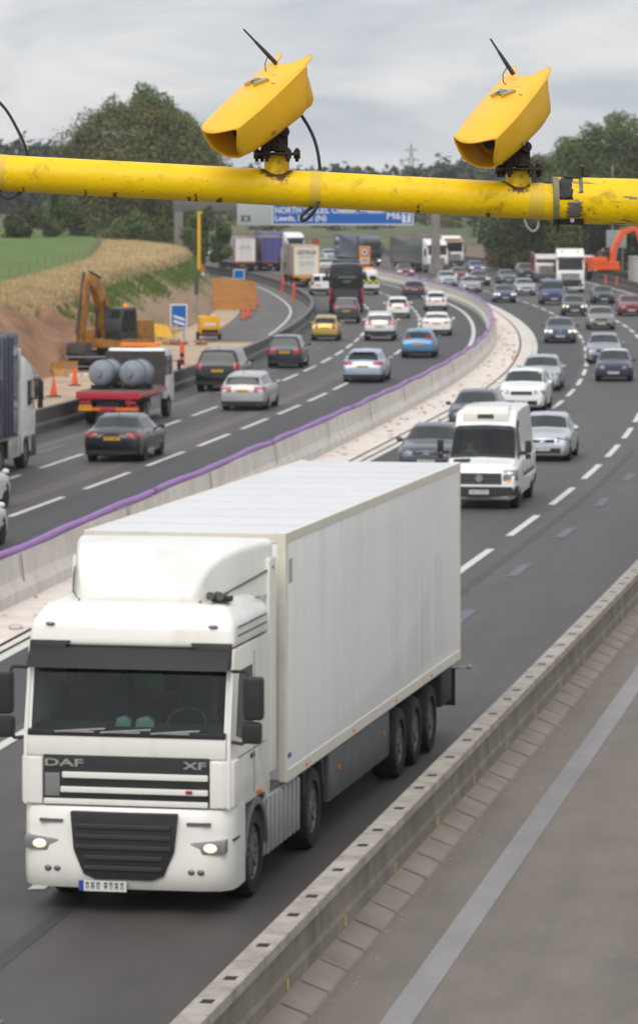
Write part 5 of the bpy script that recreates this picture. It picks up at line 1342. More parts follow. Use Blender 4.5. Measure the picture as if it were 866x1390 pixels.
for ty in d['whl']:
    for sx in (-1, 1):
        hw = s.halfw(ty, .42); ym = s.y(ty); r_ = .35
        MB().cyl((sx * (hw - .22), ym, r_ + .01), (sx * (hw + .004), ym, r_ + .01), r_ * 1.15, n=26).build('wheel_arch', M_ARCH, van)
        add_wheel(van, sx * (hw - .1), ym, r_, .23, 'steel')
van['half_length'] = L / 2
place(van, 650, 692, False, fn=RB)
drv = person_driver(None)
drv.location = van.matrix_basis @ Vector((.42, 1.27, .93)); drv.rotation_euler = van.rotation_euler
# ------------------------------------------------------------------ the white lorry in front
WT = mat('lorry_white', (0.86, 0.84, 0.785), 0.34, var=0.035, scale=1.5, coat=0.4, dirt=(0.62, 0.58, 0.52), dscale=1.2, dpos=(0.52, 0.86), stretch=(1, 1, .4))
WB = mat('trailer_white', (0.87, 0.865, 0.855), 0.42, var=0.03, scale=0.8, dirt=(0.66, 0.64, 0.60), dscale=0.8, dpos=(0.46, 0.86), stretch=(1, 1, .22), coat=.2)
WR = mat('trailer_roof_white', (0.66, 0.665, 0.68), 0.6, var=0.03, scale=0.7, dirt=(0.58, 0.58, 0.58), dscale=0.6, dpos=(0.5, 0.9))
BLK = mat('lorry_black_plastic', (0.022, 0.022, 0.022), 0.5, var=0.2, scale=4)
GRY = mat('lorry_grey_plastic', (0.115, 0.115, 0.113), 0.6, var=0.15, scale=3)
T = thing('articulated_lorry', 'big white articulated lorry with a white refrigerated box trailer in the nearest lane', 'lorry', (0, 0, 0))
w = 1.24
# cab shell
for sx in (-1, 1):
    MB().prism([(0.0, 1.24), (-.01, 2.06), (-.23, 3.07), (-2.2, 3.07), (-2.2, 1.10), (-1.98, 1.10), (-1.9, 1.18), (-.86, 1.18), (-.80, 1.24)], 'X', sx * (w - .05), sx * w).build('cab_side', WT, T, bevel=.02)
    MB().prism([(-.02, 2.02), (-.24, 3.08), (-.34, 3.08), (-.14, 2.02)], 'X', sx * (w - .085), sx * (w - .052)).build('windscreen_pillar', WT, T)
    MB().prism([(-.30, 2.06), (-.44, 2.70), (-.50, 2.80), (-1.18, 2.80), (-1.22, 2.0), (-.62, 1.98)], 'X', sx * (w - .01), sx * (w + .006)).build('side_window', M_GLASS, T)
    sv = MB()
    sv.bb(min(sx * w, sx * (w + .004)), max(sx * w, sx * (w + .004)), -1.30, -1.285, 1.25, 2.95).bb(min(sx * w, sx * (w + .004)), max(sx * w, sx * (w + .004)), -1.9, -.1, 1.78, 1.795)
    sv.box((sx * (w + .012), -1.15, 1.72), (.03, .16, .05)); sv.build('door_seam', GRY, T)
MB().bb(-w + .051, w - .051, -2.2, -2.14, 1.1, 3.07).build('back_wall', mat('cab_interior', (.12, .125, .12), .9), T)
MB().bb(-w + .052, w - .052, -.06, .012, 1.82, 2.06).bb(-w + .052, w - .052, -.12, -.02, 1.24, 1.82).build('front_panel', WT, T, bevel=.015)
# roof cap
lo = [(-w, -.20, 3.075), (w, -.20, 3.075), (w, -2.2, 3.075), (-w, -2.2, 3.075)]
mi = [(-w + .02, -.27, 3.36), (w - .02, -.27, 3.36), (w - .02, -2.2, 3.36), (-w + .02, -2.2, 3.36)]
hi = [(-w + .17, -.48, 3.56), (w - .17, -.48, 3.56), (w - .17, -2.2, 3.60), (-w + .17, -2.2, 3.60)]
mb = MB(); mb.v = lo + mi + hi
for a in (0, 4):
    for i in range(4): mb.f.append((a + i, a + (i + 1) % 4, a + 4 + (i + 1) % 4, a + 4 + i))
mb.f += [(3, 2, 1, 0), (8, 9, 10, 11)]; mb.m = [0] * len(mb.f)
mb.build('cab_roof', WT, T, bevel=.09, seg=4, ang=50)
q = MB()
for sx in (-1, 1): q.add(*ellip((sx * .98, -.245, 3.33), (.06, .025, .022), 10, 6))
q.build('marker_lamp', M_LAMP, T)
sg = MB()
for sx in (-1, 1):
    for z in (3.20, 3.30): sg.bb(min(sx * (w - .006), sx * (w + .003)), max(sx * (w - .006), sx * (w + .003)), -2.0, -.45, z, z + .018)
sg.build('roof_crease', GRY, T)
# sun visor
MB().hexa([(-w + .03, -.20, 2.86), (w - .03, -.20, 2.86), (w - .03, -.27, 3.08), (-w + .03, -.27, 3.08)], [(-w + .03, .02, 2.84), (w - .03, .02, 2.84), (w - .03, -.17, 3.07), (-w + .03, -.17, 3.07)]).build('sun_visor', mat('visor_smoked', (.010, .009, .009), .55), T, bevel=.02)
for sx in (-1, 1): MB().hexa([(sx * (w - .03), -.21, 3.0), (sx * (w - .42), -.21, 3.0), (sx * (w - .52), -.27, 3.14), (sx * (w - .03), -.27, 3.14)], [(sx * (w - .03), -.14, 3.0), (sx * (w - .42), -.14, 3.0), (sx * (w - .52), -.18, 3.14), (sx * (w - .03), -.18, 3.14)]).build('visor_end', mat('visor_smoked', (0, 0, 0)), T, bevel=.015)
# windscreen and what lies behind it
TG = glass_clear('lorry_glass', (.72, .82, .79))
P = []
for i in range(7):
    f = i / 6; row = []
    for j in range(13):
        x = (-1 + 2 * j / 12) * (w - .045); row.append((x, .012 - .05 * (x / w) ** 2 - .205 * f, 2.055 + .84 * f))
    P.append(row)
MB().grid(P).build('windscreen', TG, T)
MB().bb(-w + .06, w - .06, -.10, .022, 2.05, 2.125).build('wiper_panel', BLK, T, bevel=.01)
for x0, x1 in ((.85, .25), (.30, -.30), (-.30, -.88)):
    MB().tube([(x0, .035, 2.10), ((x0 + x1) / 2, .03, 2.125), (x1, .02, 2.145)], .012, 6).box(((x0 + x1) / 2, .03, 2.11), (.34, .02, .022)).build('wiper', mat('wiper_grey', (.30, .29, .29), .5), T)
MB().prism([(-.12, 1.3), (-.10, 2.10), (-.55, 2.16), (-.75, 2.02), (-.75, 1.3)], 'X', -w + .06, w - .06).build('dashboard', mat('dash_plastic_grey', (.05, .06, .058), .6), T, bevel=.03)
for x in (-.58, .58): MB().bb(x - .27, x + .27, -1.45, -1.28, 1.7, 2.75).bb(x - .27, x + .27, -1.4, -.9, 1.5, 1.72).build('seat', mat('seat_cloth_grey', (.07, .078, .08), .95), T, bevel=.06)
pw = [(math.cos(a) * .23 - .58, -.62 - math.sin(a) * .12, 2.16 + math.sin(a) * .15) for a in [i * math.pi / 12 for i in range(25)]]
MB().tube(pw, .016, 6).build('steering_wheel', mat('wheel_grey', (.10, .10, .10), .5), T)
MB().bb(-w + .08, w - .08, -2.1, -1.62, 2.28, 2.40).build('bunk', mat('bunk_cloth', (.07, .075, .08), .9), T, bevel=.03)
MB().bb(-.95, -.9, -1.5, -.6, 2.2, 2.7).bb(.80, 1.05, -.42, -.36, 2.66, 2.84).build('interior_mirror', BLK, T)
def tpt(p): return p
LOC = Vector((-2.24, 45.45, 0)); SL = .200
# panels under the windscreen: dark upper grille with white bars
MB().bb(-.99, .99, -.03, .022, 1.255, 1.83).build('upper_grille', BLK, T, bevel=.01)
for z, h, x0, x1 in ((1.60, .072, -.98, .76), (1.43, .068, -.98, .78), (1.29, .066, -.98, .98)):
    MB().bb(x0, x1, .0, .050, z - h / 2, z + h / 2).build('grille_bar', WT, T, bevel=.014, seg=3)
MB().bb(.79, .97, .0, .036, 1.35, 1.62).build('grille_tile', mat('tile_grey', (.20, .22, .21), .5), T, bevel=.01)
MB().bb(-.80, -.72, .05, .056, 1.415, 1.455).build('red_mark', M_RED, T)
for sx in (-1, 1):
    MB().prism([(sx * 1.00, .03), (sx * 1.16, .02), (sx * 1.27, -.06), (sx * 1.285, -.30), (sx * 1.245, -.32), (sx * 1.0, -.08)], 'Z', 1.25, 1.80).build('corner_panel', WT, T, bevel=.025, seg=3)
CHR = mat('letter_chrome', (.50, .50, .50), .3, metal=.6)
lettering('DAF', .46, .085, CHR, T, (.97, .025, 1.70), (-1, 0, 0), (0, 0, 1), bold=.02)
lettering('XF', .28, .085, CHR, T, (-.68, .025, 1.70), (-1, 0, 0), (0, 0, 1), bold=.02)
# bumper with corner returns
def plan(z, k=0.0):
    return [(-1.245, -.78), (-1.255, -.35), (-1.235, -.12 + k), (-1.13, .02 + k), (-.9, .07 + k), (0, .10 + k), (.9, .07 + k), (1.13, .02 + k), (1.235, -.12 + k), (1.255, -.35), (1.245, -.78)]
P = []
for z, k in ((1.235, -.05), (1.20, -.02), (.98, .0), (.72, .02), (.60, .035), (.50, .03), (.38, .01), (.29, -.05)):
    P.append([(x, y, z) for x, y in plan(z, k)])
bp = MB().grid(P); bp.grid([[(x, y, 1.235) for x, y in plan(1, -.05)], [(x * .94, y - .14, 1.235) for x, y in plan(1, -.05)]]); bp.grid([[(x, y, .29) for x, y in plan(1, -.05)], [(x * .9, y - .2, .30) for x, y in plan(1, -.05)]])
bp.build('bumper', WT, T, ang=50)
MB().prism([(-.64, 1.19), (.64, 1.19), (.60, .75), (.48, .47), (.34, .41), (-.34, .41), (-.48, .47), (-.60, .75)], 'Y', -.05, .150).build('lower_grille', BLK, T, bevel=.02)
for z in (.55, .67, .79, .91, 1.03): 
    hw = .60 if z > .75 else .50
    MB().bb(-hw + .03, hw - .03, .13, .172, z - .03, z + .022).build('grille_slat', mat('slat_black', (.035, .035, .036), .45), T, bevel=.008, seg=1)
for sx in (-1, 1):
    MB().prism([(sx * .74, .70), (sx * .78, .86), (sx * 1.20, .90), (sx * 1.20, .74)], 'Y', -.10, .085).build('headlight_housing', mat('lamp_housing', (.34, .34, .34), .25, metal=.5), T, bevel=.015)
    q = MB(); q.add(*ellip((sx * 1.02, .072, .80), (.085, .04, .055), 16, 10)); q.build('headlight', mat('headlamp_warm', (.8, .75, .65), .2, emit=(1.0, .74, .42), estr=1.1), T)
    MB().bb(min(sx * .74, sx * 1.02), max(sx * .74, sx * 1.02), .0, .089, 1.055, 1.09).build('bumper_slot', GRY, T)
    for dx in (.80, .91): MB().add(*ellip((sx * dx, .10, .52), (.045, .022, .035), 12, 8)).build('fog_lamp', mat('fog_glass', (.16, .16, .16), .2, metal=.3), T)
    MB().bb(min(sx * 1.215, sx * 1.262), max(sx * 1.215, sx * 1.262), -.42, -.13, .86, .885).build('bumper_gap', BLK, T)
    st = MB().prism([(-.34, .32), (-.34, 1.22), (-.70, 1.22), (-.70, 1.05), (-.78, .78), (-.80, .32)], 'X', sx * (w - .25), sx * (w + .0)); st.build('step_panel', WT, T, bevel=.03)
    # mirrors: tall housing above a small one, on arms at the front corner
    m = MB().box((sx * 1.50, -.08, 2.53), (.23, .17, .50)).box((sx * 1.48, -.08, 2.13), (.22, .16, .25)); m.build('mirror', BLK, T, bevel=.05, seg=3)
    MB().tube([(sx * 1.2, -.2, 2.82), (sx * 1.4, -.12, 2.83), (sx * 1.46, -.1, 2.7)], .022, 6).build('mirror_arm', BLK, T); MB().tube([(sx * 1.22, -.06, 2.02), (sx * 1.36, -.08, 2.0), (sx * 1.46, -.08, 2.08)], .022, 6).build('mirror_arm', BLK, T)
    # wheel arch over the front wheel
    arch = [(-1.42 + .66 * math.cos(a), .52 + .66 * math.sin(a)) for a in [math.pi * (.02 + .96 * i / 12) for i in range(13)]]
    inn = [(-1.42 + .57 * math.cos(a), .52 + .57 * math.sin(a)) for a in [math.pi * (.02 + .96 * i / 12) for i in range(13)]]
    MB().prism(arch + inn[::-1], 'X', sx * (w - .5), sx * (w + .012)).build('wheel_arch', mat('arch_grey', (.14, .15, .155), .6), T, bevel=.01, seg=1)
    MB().box((sx * (w + .02), -1.5, 1.24), (.03, .12, .05)).build('side_marker', M_AMBER, T)
pl_ = plate(T, .22, .142, .335, True, w=.52, h=.12)
MB().bb(.47, .53, .134, .1545, .275, .395).build('plate_band', paint((40, 70, 160)), T)
# roof deflector: bulging front, sides swept back to the trailer height
P = []
for (y, hw, zt) in ((-.58, .64, 3.60), (-.60, .69, 3.68), (-.66, .73, 3.80), (-.78, .78, 3.93), (-.95, .84, 4.03), (-1.2, .91, 4.10), (-1.6, 1.02, 4.15), (-2.1, 1.15, 4.18), (-2.42, 1.22, 4.18)):
    row = []; rc = min(.085, (zt - 3.56) * .6)
    pts = [(-hw - .03, 3.52)] + [(-hw + rc * (1 - math.sin(a)) , zt - rc * (1 - math.cos(a))) for a in [math.pi / 2 * (1 - i / 5) for i in range(6)]]
    pts = pts + [(x * .0 + x2, z2) for x, x2, z2 in [(0, -hw * .33, zt + .008), (0, hw * .33, zt + .008)]] + [(-x, z) for x, z in pts[::-1]]
    P.append([(x, y, z) for x, z in pts])
df = MB().grid(P); n0 = len(P[0]); df.add(P[0] + [(x, -.585, 3.53) for (x, y, z) in P[0]], [(i, i + 1, n0 + i + 1, n0 + i) for i in range(n0 - 1)])
df.f.append(tuple((len(P) - 1) * n0 + i for i in range(n0))); df.m.append(0)
df.build('roof_deflector', WT, T, ang=50)
for sx in (-1, 1):
    MB().tube([(sx * .72, -.62, 3.575), (sx * .93, -1.1, 3.63), (sx * 1.13, -1.9, 3.76), (sx * 1.24, -2.4, 3.84)], .014, 6).build('deflector_seam', GRY, T)
    MB().bb(min(sx * 1.17, sx * 1.235), max(sx * 1.17, sx * 1.235), -2.62, -2.2, 1.35, 3.95).build('side_extender', WT, T, bevel=.025)
for x in (-.88, -1.0): MB().lathe([(.05, .0), (.03, -.06), (.018, -.2), (.018, -.42)], (x, -.52, 3.66), 'Y', 14).build('air_horn', GRY, T)
MB().box((-.98, -.72, 3.61), (.22, .2, .06)).build('horn_mount', BLK, T)
# chassis, tank, wheels
MB().bb(-.43, .43, -6.2, -.6, .62, 1.0).bb(-.35, .35, -5.9, -4.0, 1.0, 1.16).build('chassis', M_CHASSIS, T)
tank_m = mat('ribbed_tank', (.40, .40, .39), .45, metal=.2, var=.08)
for sx in (-1, 1):
    tk = MB().bb(min(sx * .72, sx * 1.21), max(sx * .72, sx * 1.21), -4.05, -2.02, .36, 1.08).build('side_tank', tank_m, T, bevel=.05, seg=3)
    rb = MB()
    for i in range(8):
        y = -2.15 - i * .255; rb.box((sx * 1.225, y, .72), (.03, .13, .66))
    rb.build('tank_rib', tank_m, tk, bevel=.012, seg=2)
    MB().bb(min(sx * .9, sx * 1.2), max(sx * .9, sx * 1.2), -4.2, -1.95, 1.09, 1.16).build('catwalk', GRY, T)
    MB().prism([(-4.28, .75), (-4.25, 1.05), (-4.55, 1.20), (-5.25, 1.20), (-5.55, 1.05), (-5.58, .75), (-5.5, .75), (-5.48, 1.0), (-5.2, 1.12), (-4.6, 1.12), (-4.33, 1.0), (-4.35, .75)], 'X', sx * .66, sx * 1.23).build('mudguard', M_CHASSIS, T)
    add_wheel(T, sx * (w - .19), -1.42, .52, .34, 'steel'); add_wheel(T, sx * (w - .19), -4.92, .52, .36, 'steel')
# trailer
ty0, ty1, tw, tz0, tz1 = -2.95, -16.3, 1.27, 1.15, 4.17
MB().bb(-tw, tw, ty1, ty0, tz0, tz1).build('trailer_box', WB, T, bevel=.02)
MB().bb(-tw + .05, tw - .05, ty1 + .05, ty0 - .05, tz1 + .001, tz1 + .022).build('trailer_roof', WR, T, bevel=.008)
q = MB()
for i in range(1, 11): q.bb(-tw + .06, tw - .06, ty0 - i * 1.21, ty0 - i * 1.21 + .03, tz1 + .022, tz1 + .030)
q.build('roof_seam', mat('seam_grey', (.63, .63, .64), .6), T)
fr = MB()
for sx in (-1, 1):
    fr.bb(min(sx * (tw - .10), sx * (tw + .012)), max(sx * (tw - .10), sx * (tw + .012)), ty0 - .11, ty0 + .012, tz0 - .02, tz1 + .03)
    fr.bb(min(sx * (tw - .06), sx * (tw + .010)), max(sx * (tw - .06), sx * (tw + .010)), ty1, ty0 - .11, tz1 - .10, tz1 + .026)
    fr.bb(min(sx * (tw - .06), sx * (tw + .010)), max(sx * (tw - .06), sx * (tw + .010)), ty1, ty0 - .11, tz0 - .04, tz0 + .12)
    fr.bb(min(sx * (tw - .10), sx * (tw + .012)), max(sx * (tw - .10), sx * (tw + .012)), ty1 - .012, ty1 + .12, tz0 - .04, tz1 + .03)
fr.bb(-tw + .1, tw - .1, ty0 - .02, ty0 + .012, tz1 - .1, tz1 + .03)
fr.build('trailer_frame', mat('frame_cream', (.74, .70, .60), .4, var=.05, dirt=(.5, .47, .42), dscale=1.5, dpos=(.55, .9)), T, bevel=.008, seg=1)
sm = MB()
for sx in (-1, 1):
    for i in range(1, 11): sm.bb(min(sx * (tw - .001), sx * (tw + .0025)), max(sx * (tw - .001), sx * (tw + .0025)), ty0 - i * 1.21, ty0 - i * 1.21 + .014, tz0 + .13, tz1 - .11)
sm.build('panel_seam', mat('panel_seam_grey', (.70, .695, .685), .5), T)
q = MB().bb(-tw - .004, -tw + .001, ty0 - .42, ty0 - .22, 3.56, 3.86); q.build('side_label', mat('label_grey', (.42, .42, .42), .6), T)
MB().bb(-tw - .004, -tw + .001, ty0 - .36, ty0 - .16, 1.40, 1.46).build('blue_label', paint((60, 80, 150)), T)
for sx in (-1, 1):
    MB().bb(min(sx * .02, sx * (tw - .12)), max(sx * .02, sx * (tw - .12)), ty1 - .025, ty1 + .02, tz0 + .12, tz1 - .12).build('rear_door', WB, T)
    MB().bb(min(sx * 1.12, sx * 1.22), max(sx * 1.12, sx * 1.22), -10.4, -6.0, .42, 1.06).build('side_skirt', GRY, T, bevel=.03)
    for yk in (-4.2, -7.4, -10.6, -13.6): MB().box((sx * (tw + .014), yk, tz0 + .03), (.012, .09, .04)).build('side_marker', M_AMBER, T)
    MB().box((sx * 1.235, -6.6, .80), (.02, .10, .05)).box((sx * 1.235, -9.9, .80), (.02, .10, .05)).build('side_marker', M_AMBER, T)
    for y in (-11.2, -12.52, -13.84): add_wheel(T, sx * (tw - .22), y, .50, .38, 'steel')
    MB().bb(min(sx * .85, sx * 1.24), max(sx * .85, sx * 1.24), -15.7, -14.75, .55, 1.08).build('rear_locker', M_CHASSIS, T, bevel=.03)
    MB().bb(min(sx * .80, sx * 1.24), max(sx * .80, sx * 1.24), -16.05, -16.02, .42, 1.0).build('mudflap', BLK, T)
    mk = MB().tube([(sx * 1.2, -16.2, .98), (sx * 1.40, -16.25, 1.0)], .02, 6); mk.add(*ellip((sx * 1.43, -16.25, 1.0), (.05, .04, .04), 8, 6)); mk.build('marker_stalk', mat('stalk', (.35, .33, .30), .6), T)
    MB().bb(sx * .9 - .22, sx * .9 + .22, ty1 - .05, ty1 + .02, .92, 1.05).build('tail_light', M_RED, T)
MB().bb(-.45, .45, ty1 + .1, -4.6, .85, 1.10).bb(-1.15, 1.15, ty1 + .02, ty1 + .14, .5, .62).build('underframe', M_CHASSIS, T)
plate(T, 0, ty1 - .06, .8, False)
for x in (-.6, .6): MB().bb(x - .08, x + .08, -6.3, -6.1, .35, 1.1).build('landing_leg', M_CHASSIS, T)
f_ = Vector((-SL, -1, 0)).normalized(); LOC = Vector((-2.24, 45.45, 0))
T.location = LOC; T.rotation_euler = (0, 0, math.atan2(-f_.x, f_.y))
def on_truck(v): return T.matrix_basis @ Vector(v)
# loose things in the cab
v = MB().prism([(-.18, 0), (.2, 0), (.24, .16), (.1, .22), (-.15, .2)], 'Y', -.05, .05)
o = v.build('folded_vest', mat('hi_vis_green', lin((82, 140, 48)), .8), None, bevel=.02); o.location = on_truck((-.12, -.95, 2.30)); o.rotation_euler = T.rotation_euler
o.location = on_truck((.12, -1.72, 2.402))
tag(o, 'bright green folded vest lying inside the white lorry cab', 'vest')
for x, s_, lab in ((.10, .10, 'left pale cyan packet on the dashboard of the white lorry'), (-.16, .12, 'right pale cyan packet on the dashboard of the white lorry')):
    o = MB().prism([(-s_, 0), (s_, 0), (s_ * .8, .10), (-.02, .13), (-s_ * .9, .08)], 'Y', -.06, .06).build('packet', mat('cyan_packet', lin((120, 150, 146)), .5), None, bevel=.015)
    o.location = on_truck((x, -.30, 2.135)); o.rotation_euler = T.rotation_euler; tag(o, lab, 'packet')
# ------------------------------------------------------------------ gantry with direction sign
M_GANT = mat('gantry_concrete', (0.235, 0.21, 0.19), 0.9, var=0.12, scale=0.8, dirt=(.17, .15, .135), dscale=.6)
M_BEAM = mat('gantry_beam', (0.135, 0.125, 0.12), 0.7, var=0.15, scale=.8)
DG = 436.0; pxm = FPX / DG
gx = lambda px: (px - CX) / pxm
gz = lambda py: HCAM - (py - YH) / pxm
g = thing('sign_gantry', 'grey post and beam gantry carrying the blue direction sign across the left carriageway', 'gantry', (gx(417), DG, 0))
ox = gx(417)
for px, lab in ((243, None), (591, None)):
    MB().bb(gx(px) - ox - .5, gx(px) - ox + .5, -.45, .45, 0, gz(272) - .0).bb(gx(px) - ox - .8, gx(px) - ox + .8, -.7, .7, 0, 1.1).build('post', M_GANT, g, bevel=.08)
MB().bb(gx(236) - ox, gx(600) - ox, -.5, .5, gz(287), gz(272.5)).build('beam', M_BEAM, g, bevel=.05)
sg = thing('direction_sign', 'blue motorway direction sign lettered NORTH WALES, Chester, Preston with a grey panel', 'road sign', (ox, DG - .62, 0))
M_SBLUE = mat('sign_blue', lin((0, 92, 176)), .45, var=.04); M_SWHITE = mat('sign_white', (.72, .73, .74), .45, var=.04); M_SGREY = mat('sign_grey', lin((172, 178, 180)), .5, var=.05)
xa, xb, xc = gx(322) - ox, gx(369.5) - ox, gx(561) - ox; zb_, zt_ = gz(305.5), gz(305.5) + 3.35
MB().bb(xa, xb - .02, -.06, .06, zb_ - .05, zt_).build('grey_panel', M_SGREY, sg, bevel=.02)
MB().bb(xb, xc, -.06, .06, zb_, zt_).build('border', M_SWHITE, sg)
MB().bb(xb + .14, xc - .14, -.075, -.061, zb_ + .14, zt_ - .14).build('blue_panel', M_SBLUE, sg)
def sl_(txt, px0, px1, y0, y1, m=M_SWHITE, yy=-.08): lettering(txt, (px1 - px0) / pxm, (y1 - y0) / pxm, m, sg, (gx(px0) - ox, yy, gz(y1)), (1, 0, 0), (0, 0, 1), bold=.025)
sl_('NORTH WALES, Chester, Preston', 373.5, 521, 281.0, 291.0)
sl_('Leeds, M62 (N)', 373.5, 443, 292.0, 302.2)
sl_('M6', 525, 543.5, 288, 297.5)
MB().bb(gx(545.5) - ox, gx(557) - ox, -.082, -.076, gz(302), gz(287.5)).build('toll_box', M_SWHITE, sg)
MB().bb(gx(547) - ox, gx(555.5) - ox, -.088, -.083, gz(291.5), gz(289)).bb(gx(550) - ox, gx(552.6) - ox, -.088, -.083, gz(300.5), gz(291.5)).build('toll_letter', M_SBLUE, sg)
MB().bb(gx(328) - ox, gx(340) - ox, -.072, -.062, gz(300.5), gz(292.5)).build('junction_box', INK, sg, bevel=.01)
MB().bb(gx(331.5) - ox, gx(336.5) - ox, -.078, -.073, gz(298.7), gz(294.3)).build('junction_patch', M_SGREY, sg)

# ------------------------------------------------------------------ works on the left
def ground_z(x, y):
    if x > TOE(y) + .4: return 0.012
    u = (TOE(y) + .4 - x) / max(.5, TOE(y) + .4 - CREST(y))
    return bank_height(min(1, u), y) - .05
M_CONE = mat('cone_orange', lin((226, 84, 44)), .6, var=.06); M_CWH = mat('cone_white', (.62, .62, .62), .5)
def cone(lab, px, py, h, kind='cone', d=None, z=None):
    p = at(px, py) if d is None else Vector(((px - CX) * d / FPX, d, 0)); p.z = ground_z(p.x, p.y) if z is None else z
    if p.x > 0: p.z = .02
    t = thing('traffic_cone' if kind == 'cone' else 'marker_post', lab, 'cone' if kind == 'cone' else 'marker post', p, R.uniform(0, 3), 'orange cones and posts around the works')
    if kind == 'cone':
        MB().lathe([(.17, .04), (.15, .05), (.045, h - .02), (.03, h)], n=18).build('body', M_CONE, t); MB().lathe([(.135, h * .40), (.137, h * .40), (.093, h * .64), (.091, h * .64)], n=18).build('sleeve', M_CWH, t) if h < .8 else None
    else: MB().lathe([(.11, .05), (.11, h * .9), (.08, h)], n=14).build('body', M_CONE, t)
    MB().bb(-.24, .24, -.24, .24, 0, .05).build('base', M_TYRE if kind == 'cone' else M_CONE, t, bevel=.015)
    return t
cone('tall orange cone on the sandy verge nearest the navy curtain lorry', 73.5, 539, .82)
cone('orange cone in front of the yellow digger bucket', 102, 524, .80)
cone('left orange cone of the pair below the plywood hoarding', 331, 434.5, .85)
cone('right orange cone of the pair below the plywood hoarding', 337.5, 431, .85)
cone('orange cone at the right foot of the plywood hoarding', 348, 416, .8)
cone('orange marker post on the barrier bend nearest the orange framed box lorry', 399, 407, 1.5, 'post')
cone('orange marker post left of the one by the orange framed box lorry', 384, 396, 1.4, 'post')
cone('orange cone standing beside the yellow pole and red striped barrier', 275.5, 372, 1.0, d=331)
cone('left orange cone in front of the orange digger', 821.7, 386.5, 1.0)
cone('right orange cone beside the grey cabin', 836.7, 389.5, 1.0)
cone('left far orange cone on the verge beyond the maroon car', 659, 362, .9)
cone('right far orange cone on the verge beyond the grey car', 672, 362, .9)
t = cone('black post with an orange top beside the bonnet of the black off-roader', 247.5, 496, 1.2, 'post')
MB().lathe([(.115, .06), (.115, .28), (.10, .28), (.10, .06)], n=14).lathe([(.115, .42), (.115, .62), (.10, .62), (.10, .42)], n=14).build('black_band', M_TYRE, t)

# plywood hoarding
p = at(318, 421); t = thing('plywood_hoarding', 'orange brown plywood hoarding panel on the closed lane', 'hoarding', p, .06)
M_PLYW = mat('plywood', lin((190, 134, 72)), .8, var=.12, scale=1.2, dirt=lin((150, 100, 52)), dscale=1.5, stretch=(.4, 1, 2))
for i in range(3): MB().add([(-1.62 + i * 1.09, 0, .05), (-1.62 + i * 1.09 + 1.08, 0, .05), (-1.62 + i * 1.09 + 1.08, 0, 2.45 - .10 * (i + 1)), (-1.62 + i * 1.09, 0, 2.45 - .10 * i), (-1.62 + i * 1.09, .03, .05), (-1.62 + i * 1.09 + 1.08, .03, .05), (-1.62 + i * 1.09 + 1.08, .03, 2.45 - .10 * (i + 1)), (-1.62 + i * 1.09, .03, 2.45 - .10 * i)], [(0, 1, 2, 3), (7, 6, 5, 4), (0, 4, 5, 1), (1, 5, 6, 2), (2, 6, 7, 3), (3, 7, 4, 0)]).build('board', M_PLYW, t)
for x in (-1.6, 0, 1.6): MB().tube([(x, .06, 0), (x, .06, 2.1)], .05, 6).tube([(x, .06, 1.8), (x, 1.3, 0)], .04, 6).build('prop', M_WOOD, t)
q = MB()
for x, z in ((-1.2, 2.1), (1.2, 1.95), (-1.2, .4), (1.2, .4)): q.cyl((x, -.02, z), (x, .0, z), .05, n=8)
q.build('bolt', M_TRIM, t)
# blue lane sign, far small blue sign
def board_sign(nm, lab, px, py, d, w, h, pole, face, stripes=True, cat='road sign', border=M_SWHITE):
    z0 = HCAM - (py - YH) * d / FPX; x = (px - CX) * d / FPX
    t = thing(nm, lab, cat, (x, d, ground_z(x, d)), 0); z0 -= t.location.z
    MB().bb(-w / 2, w / 2, -.03, .03, z0, z0 + h).build('border', border, t, bevel=.01)
    MB().bb(-w / 2 + .07, w / 2 - .07, -.045, -.031, z0 + .07, z0 + h - .07).build('face', face, t)
    for sx in (-.3, .3): MB().cyl((sx * w, .06, -.05), (sx * w, .06, z0 + h * .9), .035, n=8).build('post', M_GALV, t)
    return t, z0
t, z0 = board_sign('lane_sign', 'blue sign with two white slanting bars beside the yellow generator', 243, 446, 228, .98, 1.42, 1, M_SBLUE)
for k in (0, 1): MB().hexa([(-.30, -.052, z0 + .66 - k * .28), (.36, -.052, z0 + .44 - k * .28), (.36, -.046, z0 + .44 - k * .28), (-.30, -.046, z0 + .66 - k * .28)], [(-.30, -.052, z0 + .80 - k * .28), (.36, -.052, z0 + .58 - k * .28), (.36, -.046, z0 + .58 - k * .28), (-.30, -.046, z0 + .80 - k * .28)]).build('white_bar', M_SWHITE, t)
board_sign('lane_sign', 'small blue sign showing above the right end of the plywood hoarding', 324.5, 379, 335, .95, .85, 1, M_SBLUE)
board_sign('warning_board', 'small red board on the far verge above the orange framed lorry', 428.5, 332, 545, .95, .85, 1, mat('board_red', lin((176, 60, 60)), .5), border=mat('board_red', (0, 0, 0)))
